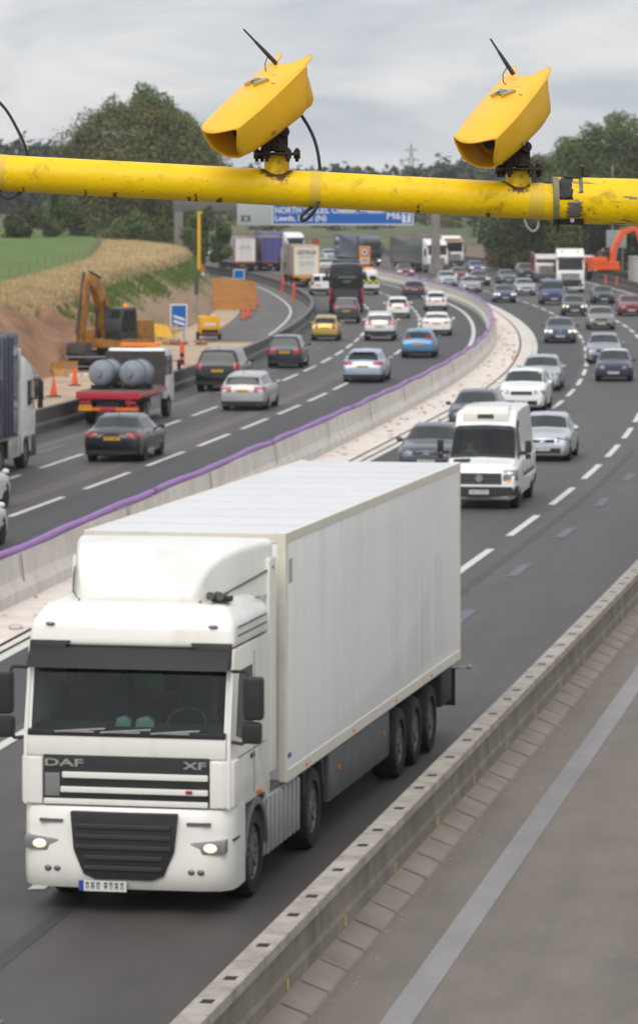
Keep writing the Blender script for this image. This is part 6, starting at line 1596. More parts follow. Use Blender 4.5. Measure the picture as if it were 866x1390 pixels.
# yellow generator on wheels
p = at(284, 461); t = thing('site_generator', 'yellow wheeled site generator beside the blue lane sign', 'generator', p, .15)
YL = mat('plant_yellow', lin((236, 170, 22)), .45, var=.08, scale=2, dirt=lin((170, 120, 40)), dscale=2, dpos=(.6, .8))
MB().prism([(-.58, .35), (.58, .35), (.58, 1.35), (.50, 1.42), (-.50, 1.42), (-.58, 1.35)], 'Y', -.5, .9).build('canopy', YL, t, bevel=.04)
MB().bb(-.35, .35, -.515, -.50, .85, 1.0).build('label_panel', M_SWHITE, t); MB().bb(-.5, .5, -.52, -.495, .40, .62).build('vent', M_TRIM, t)
MB().bb(-.55, .55, -.6, 1.0, .22, .36).build('frame', M_CHASSIS, t); MB().tube([(0, -.5, .3), (0, -1.1, .35), (0, -1.3, .25)], .04, 6).build('drawbar', M_CHASSIS, t)
for sx in (-1, 1): add_wheel(t, sx * .66, .2, .24, .16, 'steel')
MB().tube([(0, .2, 1.42), (0, .2, 1.56)], .04, 8).build('exhaust', M_TRIM, t)
# heap of yellow sheeting and a yellow tubular rack
x, y = (216 - CX) * 232 / FPX, 232
P = []; rr = random.Random(9)
for i in range(9):
    row = []
    for j in range(9):
        u, v = i / 8 - .5, j / 8 - .5; e = max(0, 1 - 4 * u * u) * max(0, 1 - 4 * v * v)
        row.append((u * 1.7, v * 1.4, -.05 + .75 * e ** .7 + e * .22 * mnoise.noise(Vector((u * 6, v * 6, 2)))))
    P.append(row)
o = MB().grid(P).build('sheeting', mat('yellow_sheet', lin((224, 176, 40)), .6, var=.15), None, ang=30); o.location = (x, y, ground_z(x, y)); tag(o, 'crumpled heap of yellow sheeting at the foot of the slope', 'sheeting')
def rack(lab, px, py, d, rz):
    x = (px - CX) * d / FPX; t = thing('barrier_rack', lab, 'barrier', (x, d, ground_z(x, d)), rz)
    MB().tube([(-.6, 0, 0), (-.75, .5, 1.05), (.55, .5, 1.05), (.7, 0, 0), (-.6, 0, 0)], .035, 6).build('frame', mat('rack_yellow', lin((222, 168, 40)), .5), t)
    for k in range(5): MB().tube([(-.4 + k * .22, .02, .05), (-.48 + k * .22, .48, 1.02)], .02, 5).build('bar', mat('rack_yellow', (0, 0, 0)), t)
rack('leaning yellow tubular barrier behind the white crew cab', 213, 475, 222, .2)
rack('second yellow tubular barrier lying behind the first at the slope foot', 224, 470, 226, -.5)
rk = MB(); rr = random.Random(14)
for i in range(9):
    e = ellip((rr.uniform(-1.2, 1.2), rr.uniform(-.5, .5), .12), (rr.uniform(.15, .34), rr.uniform(.15, .3), rr.uniform(.1, .24)), 8, 5); rk.add(*e)
x = (250 - CX) * 226 / FPX; o = rk.build('rubble_heap', M_SOIL, None, ang=30); o.location = (x, 224, .0); tag(o, 'low heap of brown rubble between the yellow rack and the generator', 'rubble')
# poles on the left
x = (270.5 - CX) * 331 / FPX; gz0 = ground_z(x, 331); t = thing('camera_pole', 'tall yellow pole with a short arm in front of the gantry post', 'pole', (x, 331, gz0))
ph = HCAM - (287 - YH) * 331 / FPX - gz0
MB().cyl((0, 0, -.3), (0, 0, ph), .15, .13, 14).build('pole', mat('pole_yellow', lin((226, 180, 24)), .45), t)
MB().box((.14, 0, ph - .10), (.34, .2, .16)).build('camera_box', mat('pole_yellow', (0, 0, 0)), t, bevel=.03)
x = (268 - CX) * 262 / FPX; gz0 = ground_z(x, 262); t = thing('signal_post', 'thin grey post with a dark box beside the plywood hoarding', 'post', (x, 262, gz0))
z1 = HCAM - (374 - YH) * 262 / FPX - gz0; z2 = HCAM - (400 - YH) * 262 / FPX - gz0
MB().cyl((0, 0, -.2), (0, 0, z1), .05, n=10).build('post', M_GALV, t); MB().box((-.06, -.06, (z1 + z2) / 2), (.26, .14, z1 - z2)).build('box', M_STEEL, t, bevel=.02)
x = (268 - CX) * 329 / FPX; gz0 = HCAM - (385 - YH) * 329 / FPX; t = thing('striped_barrier', 'red and white striped barrier at the foot of the tall yellow pole', 'barrier', (x, 329, gz0))
q = MB()
for i in range(4): q.bb(-.62 + i * .31, -.31 + i * .31, -.03, .03, .45, .9, i % 2)
link('board', q.mesh('board', [paint((200, 60, 50)), M_SWHITE], smooth=False), t)
for sx in (-.5, .5): MB().tube([(sx, -.25, -.3), (sx, 0, .95), (sx, .25, -.3)], .025, 6).build('leg', M_GALV, t)

# ------------------------------------------------------------------ diggers
def digger(name, lab, loc, rz, body_m, dark_m, cab_m, boom, stick, stripe=None, sc_=1.0):
    t = thing(name, lab, 'digger', loc, rz); t.scale = (sc_,) * 3
    for sx in (-1, 1):
        tr = MB().prism([(-1.9, .45), (-1.75, .12), (-1.5, 0), (1.5, 0), (1.75, .12), (1.9, .45), (1.75, .78), (1.5, .9), (-1.5, .9), (-1.75, .78)], 'X', sx * .85, sx * 1.35).build('track', M_CHASSIS, t, bevel=.04)
        gr = MB()
        for k in range(15): gr.box((sx * 1.1, -1.5 + k * .215, .905), (.52, .06, .05))
        gr.build('grouser', M_STEEL, tr)
    MB().cyl((0, 0, .5), (0, 0, 1.1), .65, n=20).bb(-.8, .8, -.9, .9, .35, .75).build('undercarriage', M_CHASSIS, t)
    MB().prism([(-1.25, -2.1), (1.25, -2.1), (1.3, -1.7), (1.3, .9), (.28, 1.05), (-.28, 1.05), (-1.3, .9), (-1.3, -1.7)], 'Z', 1.1, 1.55).build('turntable', body_m, t, bevel=.04)
    MB().prism([(-1.25, -2.1), (1.25, -2.1), (1.3, -1.7), (1.3, -.5), (-1.3, -.5), (-1.3, -1.7)], 'Z', 1.552, 2.45).build('engine_cover', body_m, t, bevel=.08)
    MB().bb(.35, 1.28, -.45, .85, 1.552, 2.0).build('tool_box', body_m, t, bevel=.04)
    MB().prism([(-.45, 1.552), (1.05, 1.552), (1.08, 2.2), (.85, 3.05), (-.40, 3.08)], 'X', -1.28, -.33).build('cab', cab_m, t, bevel=.05)
    MB().hexa([(-1.2, 1.06, 1.7), (-.42, 1.06, 1.7), (-.42, .90, 2.95), (-1.2, .90, 2.95)], [(-1.2, 1.10, 1.7), (-.42, 1.10, 1.7), (-.42, .93, 2.95), (-1.2, .93, 2.95)]).build('windscreen', M_GLASS, t)
    for sx in (-1.285, -.325): MB().prism([(-.3, 1.9), (.95, 1.9), (.95, 2.3), (.78, 2.92), (-.3, 2.95)], 'X', sx - .006, sx + .006).build('side_window', M_GLASS, t)
    MB().cyl((.55, -1.3, 2.45), (.55, -1.3, 2.85), .07, n=10).build('exhaust', M_TRIM, t)
    MB().lathe([(.09, 0), (.08, .12), (.04, .15)], (-.8, -.1, 3.09), n=10).build('beacon', M_AMBERON, t)
    # boom and stick as plated beams along side-view polylines (y, z)
    def beam(pts, ws, wx, nm, m):
        up, dn = [], []
        for i, p in enumerate(pts):
            a = pts[max(0, i - 1)]; b = pts[min(len(pts) - 1, i + 1)]; l = math.hypot(b[0] - a[0], b[1] - a[1]); nx, ny = -(b[1] - a[1]) / l, (b[0] - a[0]) / l
            up.append((p[0] + nx * ws[i], p[1] + ny * ws[i])); dn.append((p[0] - nx * ws[i], p[1] - ny * ws[i]))
        return MB().prism(up + dn[::-1], 'X', -wx, wx).build(nm, m, t, bevel=.03)
    b = beam(boom, [.20] + [.34] * (len(boom) - 2) + [.2], .20, 'boom', body_m)
    if stripe: 
        for sx in (-1, 1): MB().bb(sx * .205 - .004, sx * .205 + .004, boom[1][0] - .25, boom[1][0] + .35, boom[1][1] - .1, boom[1][1] + .12).build('boom_panel', stripe, b)
    beam(stick, [.16, .26, .14], .17, 'stick', body_m)
    for sx in (-1, 1): MB().tube([(sx * .26, .75, 1.6), (sx * .26, (boom[1][0] + boom[2][0]) / 2, (boom[1][1] + boom[2][1]) / 2 - .1)], [.09, .05], 8).build('lift_ram', dark_m, t)
    MB().tube([(0, boom[2][0] - .35, boom[2][1] + .42), (0, stick[0][0] - .15, stick[0][1] + .12)], .07, 8).build('stick_ram', dark_m, t)
    ex, ez = stick[-1]
    MB().tube([(0, stick[0][0] + .35, stick[0][1] + .1), (0, ex + .35, ez + .5)], .07, 8).build('bucket_ram', dark_m, t)
    MB().prism([(ex - .1, ez + .1), (ex + .35, ez + .05), (ex + .45, ez - .45), (ex + .1, ez - .85), (ex - .55, ez - .75), (ex - .75, ez - .45), (ex - .30, ez - .40)], 'X', -.55, .55).build('bucket', dark_m, t, bevel=.03)
    return t
CATY = mat('digger_yellow', lin((170, 118, 46)), .55, var=.15, scale=1.5, dirt=lin((96, 66, 38)), dscale=1.6, dpos=(.46, .68))
DGR = mat('digger_dark', (.05, .048, .045), .6, var=.3); MUD = mat('muddy_steel', (.17, .125, .085), .9, var=.3)
loc = Vector(((150 - CX) * 191 / FPX, 191, 0.012))
digger('excavator', 'yellow excavator with its boom folded up beside the red soil heap', loc, math.pi - .52, CATY, DGR, mat('cab_dark', (.04, .045, .045), .4), [(.35, 1.5), (.55, 3.0), (1.25, 4.1), (2.15, 4.55)], [(2.0, 4.72), (2.25, 4.2), (2.65, 1.35)], stripe=M_TRIM)
t = thing('excavator_bucket', 'muddy yellow digging bucket lying in front of the yellow excavator', 'bucket', at(90, 511) + Vector((0, 0, .0)), .3)
MB().prism([(-.4, 0), (.5, .0), (.62, .25), (.5, .62), (.1, .72), (.2, .35), (-.3, .12)], 'X', -.62, .62).build('shell', mat('bucket_mud', lin((176, 126, 66)), .8, var=.2), t, bevel=.03)
for sx in (-.15, .15): MB().prism([(.25, .65), (.55, .6), (.45, .95), (.33, .95)], 'X', sx - .03, sx + .03).build('lug', MUD, t)
q = MB(); rr = random.Random(8)
t = thing('site_railing', 'pale metal railing with stone slabs in front of the yellow excavator', 'railing', at(127, 512), .1)
MB().tube([(-1.3, 0, 0), (-1.3, 0, .95), (1.4, 0, .95), (1.4, 0, 0)], .03, 6).tube([(-1.3, 0, .5), (1.4, 0, .5)], .02, 6).build('rail', M_GALV, t)
for i in range(4): MB().bb(-1.1 + i * .6, -.6 + i * .6, -.2, .25, 0.0, .16 + .03 * i).build('slab', M_CONCP, t, bevel=.03)
ORG = mat('digger_orange', lin((236, 96, 28)), .4, var=.06, coat=.3)
loc = Vector(((823 - CX) * 402 / FPX, 402, .05))
digger('excavator', 'orange excavator with its boom raised against the dark trees', loc, -math.pi / 2 + .35, ORG, mat('ram_grey', (.2, .2, .2), .4), mat('cab_grey', (.06, .06, .065), .4), [(.4, 1.5), (.9, 3.4), (1.7, 4.9), (3.2, 5.4)], [(3.1, 5.5), (3.4, 5.1), (4.3, 2.6)])
# grey cabin, signs and mast on the right
t = thing('site_cabin', 'pale grey ribbed site cabin by the right border', 'cabin', (31.4, 364, .03), 0)
CBG = mat('cabin_grey', lin((176, 174, 168)), .6, var=.06, dirt=lin((140, 136, 128)), dscale=1)
MB().bb(-2.2, 2.2, -1.4, 4.6, .15, 2.9).build('wall', CBG, t, bevel=.03)
q = MB()
for i in range(15): q.bb(-2.15 + i * .3, -2.02 + i * .3, -1.43, -1.40, .25, 2.8)
for i in range(19): q.bb(-2.23, -2.20, -1.3 + i * .31, -1.16 + i * .31, .25, 2.8)
q.build('rib', CBG, t); MB().bb(-2.26, 2.26, -1.46, 4.66, 2.88, 3.02).build('roof', mat('cabin_roof', (.36, .36, .35), .7), t)
MB().bb(.4, 1.3, -1.46, -1.42, .2, 2.2).build('door', mat('cabin_door', (.25, .26, .27), .5), t)
t = thing('round_sign', 'round grey back of a temporary road sign behind the silver car', 'road sign', ((717.5 - CX) * 462 / FPX, 462, .01))
MB().cyl((0, -.02, 2.05), (0, .02, 2.05), .85, n=32).build('disc', mat('sign_back', (.20, .21, .22), .6), t)
MB().bb(-.42, .42, -.04, -.025, 1.9, 2.02).bb(-.42, .42, -.04, -.025, 2.3, 2.42).build('rail', M_GALV, t)
MB().tube([(-.5, -.1, 0), (0, -.05, 1.9), (.5, -.1, 0)], .04, 6).tube([(0, .7, 0), (0, -.03, 2.2)], .04, 6).build('stand', M_GALV, t)
d = 446; X_ = (836 - CX) * d / FPX
t = thing('mast', 'thin tall mast standing in front of the wood at the right', 'mast', ((832.5 - CX) * d / FPX, d + 2, .2))
MB().cyl((0, 0, 0), (0, 0, HCAM + (YH - 226) * d / FPX), .09, .06, 10).build('pole', M_GALV, t); MB().box((0, 0, HCAM + (YH - 232) * d / FPX), (.16, .16, .6)).build('head', M_GALV, t)
t = thing('sign_board', 'grey back of a rectangular sign board beside the orange boom', 'road sign', (X_, d, .2))
MB().bb(-1.15, 1.15, -.04, .04, 2.7, 4.7).build('panel', mat('sign_back_pale', (.30, .32, .33), .6, var=.1), t, bevel=.02)
for sx in (-.7, .7): MB().cyl((sx, .1, -.1), (sx, .1, 4.6), .06, n=8).build('post', M_GALV, t)
q = MB()
for z in (3.1, 3.7, 4.3): q.bb(-1.1, 1.1, -.07, -.045, z, z + .08)
q.build('rail', M_GALV, t)
d = 474; x = (495 - CX) * d / FPX
t = thing('works_sign', 'orange framed works sign with a white roundel in front of the black cab lorry', 'road sign', (x, d, 0))
MB().bb(-.68, .68, -.03, .03, .45, 2.75).build('board', mat('sign_orange', lin((232, 148, 40)), .5), t, bevel=.02)
MB().cyl((0, -.05, 2.05), (0, -.031, 2.05), .52, n=28).build('ring', paint((190, 40, 46)), t); MB().cyl((0, -.06, 2.05), (0, -.051, 2.05), .40, n=28).bb(-.5, .5, -.05, -.031, .65, 1.3).build('white_face', M_SWHITE, t)
MB().bb(-.2, .2, -.067, -.061, 1.9, 2.2).bb(-.38, .38, -.056, -.051, .85, .95).bb(-.38, .38, -.056, -.051, 1.05, 1.14).build('mark', INK, t)
for sx in (-.5, .5): MB().tube([(sx, .05, 0), (sx, .05, 2.6)], .04, 6).tube([(sx, .05, 1.6), (sx, .9, 0)], .03, 6).build('post', M_GALV, t)
# small amber lamps and sticks lying on the central reserve
for px, py, lab in ((672, 437, 'amber marker block on the central reserve further away'), (697, 489, 'amber marker block on the central reserve beside the drain slot')):
    p = at(px, py); t = thing('marker_block', lab, 'marker block', (p.x, p.y, .052)); MB().prism([(-.16, 0), (.16, 0), (.1, .2), (-.1, .2)], 'Y', -.08, .08).build('body', M_AMBER, t, bevel=.02); MB().bb(-.07, .07, -.09, -.078, .06, .14).build('lens', M_SWHITE, t)
rr = random.Random(77)
rub = MB()
for i in range(150):
    y = rr.uniform(60, 260); a, b = K(y) + .4, DR(y) - .1; x = rr.uniform(a, b); s = rr.uniform(.02, .09)
    rub.add(*ellip((x, y, .05 + s * .3), (s * rr.uniform(.7, 2.0), s * rr.uniform(1, 4), s * .6), 6, 4))
rub.build('rubble', mat('rubble_stone', (.50, .43, .37), .95, var=.35, scale=2), None, ang=30)['kind'] = 'stuff'

# ------------------------------------------------------------------ yellow pipe and speed cameras above the road
DP = 16.0; u_ = DP / FPX
pp = lambda px, py, dy=0.0: Vector(((px - CX) * u_, DP + dy, HCAM - (py - YH) * u_))
def yellow_worn(name, worn=0.62, rust=0.72, spots=()):
    m = mat(name, lin((250, 206, 0)), .45, var=.06, scale=5, dirt=lin((188, 146, 0)), dscale=9, dpos=(worn, worn + .16), bump=.10, bscale=45, coat=.05, spec=.35)
    t = m.node_tree; b = t.nodes['Principled BSDF']; src = b.inputs['Base Color'].links[0].from_socket
    tcn = t.nodes.new('ShaderNodeTexCoord')
    def layer(src, scale, lo, hi, col, stretch=(1, 1, 1), dist=0.0):
        mp = t.nodes.new('ShaderNodeMapping'); mp.inputs['Scale'].default_value = stretch; n = t.nodes.new('ShaderNodeTexNoise'); n.inputs['Scale'].default_value = scale; n.inputs['Detail'].default_value = 10; n.inputs['Roughness'].default_value = .7; n.inputs['Distortion'].default_value = dist
        r = t.nodes.new('ShaderNodeValToRGB'); r.color_ramp.elements[0].position = lo; r.color_ramp.elements[1].position = hi
        mx = t.nodes.new('ShaderNodeMix'); mx.data_type = 'RGBA'; mx.inputs['B'].default_value = tuple(col) + (1,)
        t.links.new(tcn.outputs['Object'], mp.inputs['Vector']); t.links.new(mp.outputs['Vector'], n.inputs['Vector']); t.links.new(n.outputs['Fac'], r.inputs['Fac']); t.links.new(r.outputs['Color'], mx.inputs['Factor']); t.links.new(src, mx.inputs['A']); return mx.outputs['Result']
    src = layer(src, 30, rust, rust + .04, lin((92, 70, 34)))
    src = layer(src, 9, rust - .01, rust + .02, lin((120, 116, 108)), (.35, 1, 2.2), .6)
    for (c, r0, r1, col, amp, sc) in spots:
        vd = t.nodes.new('ShaderNodeVectorMath'); vd.operation = 'DISTANCE'; vd.inputs[1].default_value = c; t.links.new(tcn.outputs['Object'], vd.inputs[0])
        n = t.nodes.new('ShaderNodeTexNoise'); n.inputs['Scale'].default_value = sc; n.inputs['Detail'].default_value = 8; n.inputs['Roughness'].default_value = .7; t.links.new(tcn.outputs['Object'], n.inputs['Vector'])
        ad = t.nodes.new('ShaderNodeMath'); ad.operation = 'MULTIPLY_ADD'; ad.inputs[1].default_value = amp; t.links.new(n.outputs['Fac'], ad.inputs[0]); t.links.new(vd.outputs['Value'], ad.inputs[2])
        r = t.nodes.new('ShaderNodeMapRange'); r.inputs['From Min'].default_value = r1; r.inputs['From Max'].default_value = r0; t.links.new(ad.outputs[0], r.inputs['Value'])
        mx = t.nodes.new('ShaderNodeMix'); mx.data_type = 'RGBA'; mx.inputs['B'].default_value = tuple(col) + (1,)
        t.links.new(r.outputs['Result'], mx.inputs['Factor']); t.links.new(src, mx.inputs['A']); src = mx.outputs['Result']
    t.links.new(src, b.inputs['Base Color']); return m
_q = lambda px: tuple(pp(px, 234.5 + px * .0531) - pp(433, 258) + Vector((0, -.01, .07)))
RUSTC = (.115, .042, .016)
M_PIPE = yellow_worn('pipe_yellow', .58, .66, [(_q(376), .125, .142, RUSTC, .13, 22), (_q(703.5), .125, .142, RUSTC, .13, 22)])
M_STUB = yellow_worn('stub_yellow', .5, .60, [((0, 0, -.06), .10, .125, RUSTC, .10, 30), ((0, 0, .10), .08, .10, RUSTC, .08, 30)])
M_SLEEVE = yellow_worn('sleeve_yellow', .55, .60)
M_RUST = mat('rust', (.13, .05, .022), .95, var=.45, scale=40, bump=.6, bscale=90, dirt=(.05, .03, .02), dscale=30)
M_TAPE = mat('pale_yellow_tape', lin((226, 190, 62)), .55, var=.06, scale=12); M_BTAPE = mat('black_tape', (.028, .028, .032), .45, var=.3, scale=15, bump=.5, bscale=60)
M_RUSTD = mat('rusty_dark', (.045, .032, .025), .8, metal=.3, var=.5, scale=25, dirt=(.10, .042, .02), dscale=18, bump=.4, bscale=60)
g = thing('camera_gantry', 'scuffed yellow horizontal pipe carrying the two yellow cameras above the road', 'gantry', pp(433, 258))
O = g.location.copy()
L_ = lambda px, py, dy=0.0: pp(px, py, dy) - O
ax = (L_(753, 274.5) - L_(0, 234.5)).normalized()
MB().cyl(L_(-330, 217), L_(757, 274.7), .0742, n=40).build('main_pipe', M_PIPE, g, ang=60)
MB().cyl(L_(752, 271.6), L_(1500, 290), .0955, n=40).build('sleeve', M_SLEEVE, g, ang=60)
MB().cyl(L_(1480, 230), Vector((L_(1480, 230).x, 0, -HCAM + 0.02 - O.z + HCAM)) if False else Vector((L_(1480, 230).x, 0, -O.z)), .11, n=24).build('upright', M_SLEEVE, g)
MB().lathe([(.075, -.012), (.098, -.012), (.098, .012), (.075, .012)], (0, 0, 0), 'X', 40).build('sleeve_rim', mat('rim_grey', lin((130, 124, 92)), .6, var=.25, scale=20), g).location = L_(753, 272.5)
def band(px, w, m, nm, r=.0757, pc=None, off=0):
    c = L_(px, 234.5 + px * .0531 if pc is None else pc); MB().cyl(c - ax * w / 2, c + ax * w / 2, r, n=40).build(nm, m, g, ang=60)
band(3, .030, M_TAPE, 'tape_band'); band(427, .038, M_TAPE, 'tape_band'); band(433, .012, M_TAPE, 'tape_band', .0768); band(722, .030, M_TAPE, 'tape_band'); band(732, .026, M_TAPE, 'tape_band', .0767)
arcpatch_later = []
# streaks of grime run down to the underside
GRIME = mat('grime', (.16, .12, .012), .9, var=.4, scale=60)
rr = random.Random(12)
for i in range(9):
    px = rr.choice([30, 86, 118, 160, 176, 219, 262, 300, 470, 520, 566, 610, 660]) + rr.uniform(-6, 6)
    arcpatch_later.append((px, px + rr.uniform(2.0, 6.0), -1.5, rr.uniform(-1.0, -.55)))
# torn black tape on the sleeve (upper half only) and a strap with its bolt
def arcpatch(px0, px1, a0, a1, r, m, nm, pc=272.5, ragged=0.0, th=.002, seed=1):
    mb = MB(); rr = random.Random(seed); P = []
    n = 16
    for i in range(n + 1):
        a = a0 + (a1 - a0) * i / n; row = []
        e0 = px0 + rr.uniform(-ragged, ragged); e1 = px1 + rr.uniform(-ragged, ragged)
        for j in range(5):
            px = e0 + (e1 - e0) * j / 4; c = L_(px, pc); row.append(c + Vector((0, -math.cos(a), math.sin(a))) * (r + th))
        P.append(row)
    o = mb.grid(P).build(nm, m, g, ang=60); md = o.modifiers.new('thick', 'SOLIDIFY'); md.thickness = .0015; return o
for k, (a0, a1, b0, b1) in enumerate(arcpatch_later): arcpatch(a0, a1, b0, b1, .0745, GRIME, 'grime_streak', pc=234.5 + a0 * .0531, ragged=1.6, th=.0006, seed=k)
arcpatch(756, 775, .05, 2.2, .0955, M_BTAPE, 'black_tape', ragged=1.5)
arcpatch(784, 789, .35, 2.0, .0955, mat('strap_grey', (.15, .15, .14), .5, metal=.3), 'strap', ragged=.4, th=.003)
arcpatch(768, 787, -.75, -.05, .0955, mat('strap_grey', (0, 0, 0)), 'strap', ragged=3, th=.003, seed=4)
arcpatch(752, 790, -1.45, -.85, .0955, M_BTAPE, 'black_tape', ragged=3.5, th=.004, seed=6)
for px, py, nm in ((780, 273, 'bolt'), (774, 299, 'bolt')): MB().cyl(L_(px, py, -.105), L_(px, py, -.085), .010, n=6).build(nm, M_GALV, g)
MB().cyl(L_(790, 243), L_(790, 227), .0055, n=8).cyl(L_(790, 229), L_(790, 226.5), .010, n=6).build('stud', M_RUSTD, g)
MB().tube([L_(757, 296, -.03), L_(756, 307, -.03), L_(755.5, 318, -.03)], [.008, .006, .004], 8).build('hanging_strap', M_BTAPE, g)
arcpatch(767, 786, 1.2, 2.3, .0955, M_RUSTD, 'clamp', ragged=3, th=.006, seed=9)
M_CABLE = mat('cable', (.035, .035, .035), .55)
def cable(nm, pts, r=.0062, dy=0.0, m=M_CABLE):
    p = [L_(a, b, (c if len(q) > 2 else dy)) for q in pts for (a, b, c) in [(q + (0,))[:3] if len(q) == 2 else q]]
    # smooth
    out = []
    for i in range(len(p) - 1):
        p0, p1, p2, p3 = p[max(0, i - 1)], p[i], p[i + 1], p[min(len(p) - 1, i + 2)]
        for k in range(6):
            t_ = k / 6; out.append(.5 * ((2 * p1) + (p2 - p0) * t_ + (2 * p0 - 5 * p1 + 4 * p2 - p3) * t_ ** 2 + (3 * p1 - p0 - 3 * p2 + p3) * t_ ** 3))
    out.append(p[-1]); MB().tube(out, r, 8).build(nm, m, g)
cable('cable', [(-60, 108, .02), (-20, 124, .02), (6, 146, .02), (24, 176, .02), (34, 200, .05), (39, 222, .08)])
cable('cable', [(3, 252, -.02), (2, 263, -.03), (10, 269, -.03), (22, 266, -.02), (32, 257, .0)])
cable('cable', [(434, 268, -.05), (428, 284, -.06), (418, 296, -.05), (410, 299, -.04), (411, 291, -.04), (424, 281, -.02)], .0075)
cable('cable', [(409, 156, .05), (419, 172, .06), (427, 190, .06), (432, 210, .06), (435, 236, .07)], .0068)
cable('cable', [(711, 296, -.02), (715, 308, -.03), (722, 314, -.03), (729, 309, -.03), (730, 296, -.01)], .0065, m=M_GALV)
# stubs, flanges, brackets
for k, (px, yf, yb) in enumerate(((376, 209, 236), (703.5, 230, 255))):
    MB().lathe([(.064, -.075), (.056, -.058), (.0515, -.045), (.0515, (yb - yf) * u_ - .0)], (0, 0, 0), n=28).build('stub', M_STUB, g).location = L_(px, yb)
    wl = MB(); rr = random.Random(k)
    for i in range(60):
        a = 2 * math.pi * i / 60; r_ = .060 + rr.uniform(-.004, .006); zz = math.sqrt(max(0, .0745 ** 2 - (r_ * math.sin(a)) ** 2)) 
        wl.add(*ellip((math.cos(a) * r_, math.sin(a) * r_, zz - .001 - math.cos(a) * r_ * .053), (.013, .013, .0025 + rr.uniform(0, .002)), 8, 5))
    fl = MB().lathe([(.02, -.006), (.094, -.006), (.097, 0), (.094, .006), (.02, .006)], n=32)
    fl.build('flange', M_RUSTD, g, ang=40).location = L_(px, yf)
    for a in (-.12, 1.3, 2.4, 3.3, 4.2, 5.3):
        MB().cyl((math.cos(a) * .083, math.sin(a) * .083, -.032), (math.cos(a) * .083, math.sin(a) * .083, .024), .0075, n=8).cyl((math.cos(a) * .083, math.sin(a) * .083, -.02), (math.cos(a) * .083, math.sin(a) * .083, -.006), .014, n=6).cyl((math.cos(a) * .083, math.sin(a) * .083, .006), (math.cos(a) * .083, math.sin(a) * .083, .016), .014, n=6).build('bolt', M_RUSTD, g).location = L_(px, yf)
    br = MB().bb(-.012, .045, -.045, -.033, .0, .085).bb(-.012, .045, .033, .045, .0, .11).bb(-.03, .05, -.05, .05, .004, .014).cyl((-.035, -.05, .035), (-.035, .05, .035), .034, n=18).cyl((.03, -.06, .085), (.03, .06, .085), .022, n=14)
    br.box((-.01, 0, .06), (.05, .05, .08), 0, (0, .5, 0))
    br.build('bracket', M_RUSTD, g, bevel=.003, seg=1).location = L_(px, yf - 2.2)

# shroud in its own frame: x across, y backwards along the axis, z up from the top sheet
M_SHR = mat('shroud_yellow', lin((248, 190, 44)), .40, var=.035, scale=7, dirt=lin((206, 160, 62)), dscale=14, dpos=(.62, .85), coat=.15, bump=.04, bscale=80)
SL_ = .545
def hw_at(s): return float(np.interp(s / SL_, [0, .12, .4, .75, 1], [.086, .097, .109, .106, .098]))
def shroud(s0f, s1f, grow, half=False):
    """half section points (u, v) from the top centre round to the bottom centre"""
    sec = [(0, -.034), (.2, -.0325), (.4, -.0282), (.6, -.021), (.8, -.0105), (.93, -.002), (1.0, .006), (.995, .03), (.98, .065), (.93, .105), (.84, .136), (.62, .158), (.32, .168), (0, .170)]
    full = sec + [(-u, v) for u, v in sec[-2:0:-1]]
    P = []; n = 22
    for i in range(n + 1):
        f = i / n; row = []
        for (u, v) in full + [full[0]]:
            s0, s1 = s0f(u, max(0, v)), s1f(u, max(0, v)); s = s0 + (s1 - s0) * f; 
            vv = v * float(np.interp(s / SL_, [0, .25, 1], [.82, 1.02, 1.25])) if v > 0 else v * float(np.interp(s / SL_, [0, .3, .7, 1], [.22, .95, .8, .35]))
            tp = 1 - max(0, v - .02) * float(np.interp(s / SL_, [0, .2, .5], [2.6, 1.6, 0])); row.append(Vector((u * tp * (hw_at(s) + grow), s, -vv + (grow if v < .01 else -grow * v * 6))))
        P.append(row)
    return P
front = lambda u, v: .40 * v + .055 * abs(u) ** 2.2 * (1 - min(1, v / .1)) + (.010 * (1 - abs(u)) if v > .12 else 0)
rear = lambda u, v: SL_ - .60 * v - (.03 - .095 * math.exp(-((abs(u) - .80) / .28) ** 2) if v < .004 else 0.0)
cam1 = thing('speed_camera', 'left yellow speed camera in a flared hood with a black aerial on the pipe', 'speed camera', (0, 0, 0), 0, 'average speed cameras on the yellow pipe')
me = MB().grid(shroud(front, rear, .003)).mesh('hood', M_SHR, ang=32, weld=.0004)
h = link('hood', me, cam1); sm_ = h.modifiers.new('thick', 'SOLIDIFY'); sm_.thickness = .005; sm_.offset = -1
r0 = lambda u, v: .20 + 0 * v
r1 = lambda u, v: SL_ - .012 - .05 * max(0, v - .05) - (.05 * (1 - abs(u) ** 1.6) if v < .004 else 0)
rc = MB().grid(shroud(r0, r1, -.004)); 
o = link('rear_cover', rc.mesh('rear_cover', M_SHR, ang=32, weld=.0004), cam1); sm_ = o.modifiers.new('thick', 'SOLIDIFY'); sm_.thickness = .004; sm_.offset = -1
MB().bb(-.06, .06, .20, .40, -.135, -.03).build('camera_body', BLK, cam1, bevel=.01)
MB().cyl((0, .195, -.08), (0, .15, -.08), .034, n=24).cyl((0, .152, -.08), (0, .145, -.08), .028, n=24).build('lens', M_GLASS, cam1)
for x, y, z in ((-.062, .345, .026), (.066, .365, .024), (.03, .42, .026)): MB().add(*ellip((x, y, z), (.0065, .0065, .004), 10, 6)).build('rivet', M_CHROME, cam1)
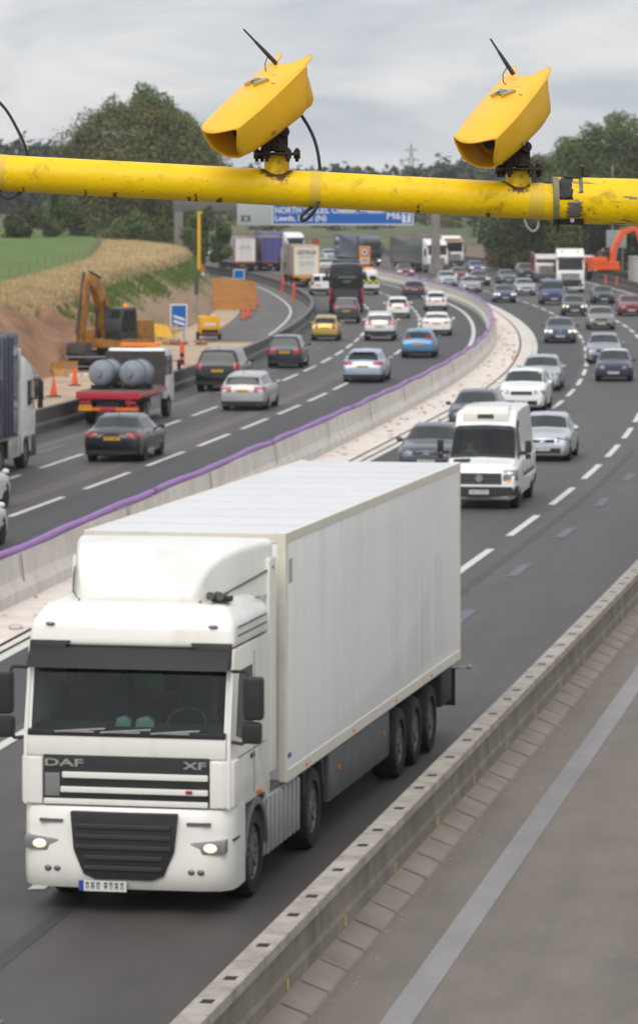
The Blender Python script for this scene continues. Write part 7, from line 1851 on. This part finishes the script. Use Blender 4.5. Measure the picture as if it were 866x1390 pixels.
for x in (-.030, .018):
    MB().add([(x - .012, .310, .030), (x + .006, .372, .028), (x + .026, .372, .026), (x - .010, .310, .048), (x + .006, .370, .044), (x + .026, .368, .040)], [(0, 1, 4, 3), (1, 2, 5, 4), (2, 0, 3, 5), (3, 4, 5), (0, 2, 1)]).build('clip', mat('clip_metal', (.55, .54, .50), .3, metal=.9, var=.2), cam1)
MB().bb(-.016, .008, .330, .366, .028, .040).build('clip_base', mat('clip_base', (.25, .22, .14), .6), cam1)
MB().cyl((.085, .24, -.135), (.104, .24, -.135), .010, n=10).build('pivot_bolt', M_CHROME, cam1)
cam1['tmp'] = 1
def orient(o, l, a, tip_local, tip):
    l = Vector(l).normalized(); a = Vector(a); a = (a - l * a.dot(l)).normalized(); n = a.cross(l).normalized()
    M = Matrix((l, -a, n)).transposed()
    o.rotation_euler = M.to_euler(); o.location = tip - M @ Vector(tip_local)
    return M
TIP = (-.080, .035, .003)
cam2 = copy_tree(cam1); cam2['label'] = 'right yellow speed camera in a flared hood beside the black taped pipe sleeve'
del cam1['tmp']; del cam2['tmp']
M1 = orient(cam1, (.74, -.63, -.07), (-.57, -.606, -.555), TIP, pp(274.8, 176, -.22))
M2 = orient(cam2, (.84, -.52, -.05), (-.45, -.71, -.54), TIP, pp(614.5, 190, -.22))
for o, (bx, by, tx, ty) in ((cam1, (375, 86, 330.5, 39)), (cam2, (697, 101, 666, 52))):
    Mi = o.matrix_basis.inverted()
    a = pp(bx, by, .02); b = pp(tx, ty, .05)
    pts = [Mi @ (a + (b - a) * f) for f in (0, .08, .3, .62, .66, .8, 1)]
    MB().tube(pts, [.009, .0092, .0088, .0062, .0048, .0042, .0038], 10).build('aerial', M_TRIM, o)
    c = pp(bx - 13, by + 7, .0)
    MB().tube([Mi @ q for q in (a + (b - a) * .25, c + Vector((-.006, 0, .02)), c + Vector((-.004, -.01, -.01)), c + Vector((.006, -.02, -.02)))], .0022, 6).build('wire', M_TRIM, o)
# ------------------------------------------------------------------ air
mb = MB().bb(-700, 700, -60, 1800, -1.3, 45)
hz = mb.build('haze', None, None, smooth=False); hz.data.materials.clear()
m = bpy.data.materials.new('haze'); m.use_nodes = True; t = m.node_tree; t.nodes.clear()
o_ = t.nodes.new('ShaderNodeOutputMaterial'); v_ = t.nodes.new('ShaderNodeVolumePrincipled')
v_.inputs['Color'].default_value = (.90, .93, .98, 1); v_.inputs['Density'].default_value = 0.00014; v_.inputs['Anisotropy'].default_value = 0.2
t.links.new(v_.outputs['Volume'], o_.inputs['Volume']); hz.data.materials.append(m); hz['kind'] = 'stuff'
# grit on the shoulder and along the feet of the barrier
rr = random.Random(31); gm = MB()
for i in range(900):
    y = 36 + 70 * rr.random() ** 1.5
    a = .50 + abs(rr.gauss(0, .10)) if i % 3 else rr.uniform(.5, 5.5)
    p = rkp(y, a, .006); s = rr.uniform(.005, .016); gm.add(*ellip(tuple(p), (s * 1.4, s * rr.uniform(1, 2.2), s * .6), 5, 3))
gm.build('grit', mat('grit_stone', (.30, .22, .15), .95, var=.5, scale=9), None, ang=30)['kind'] = 'stuff'
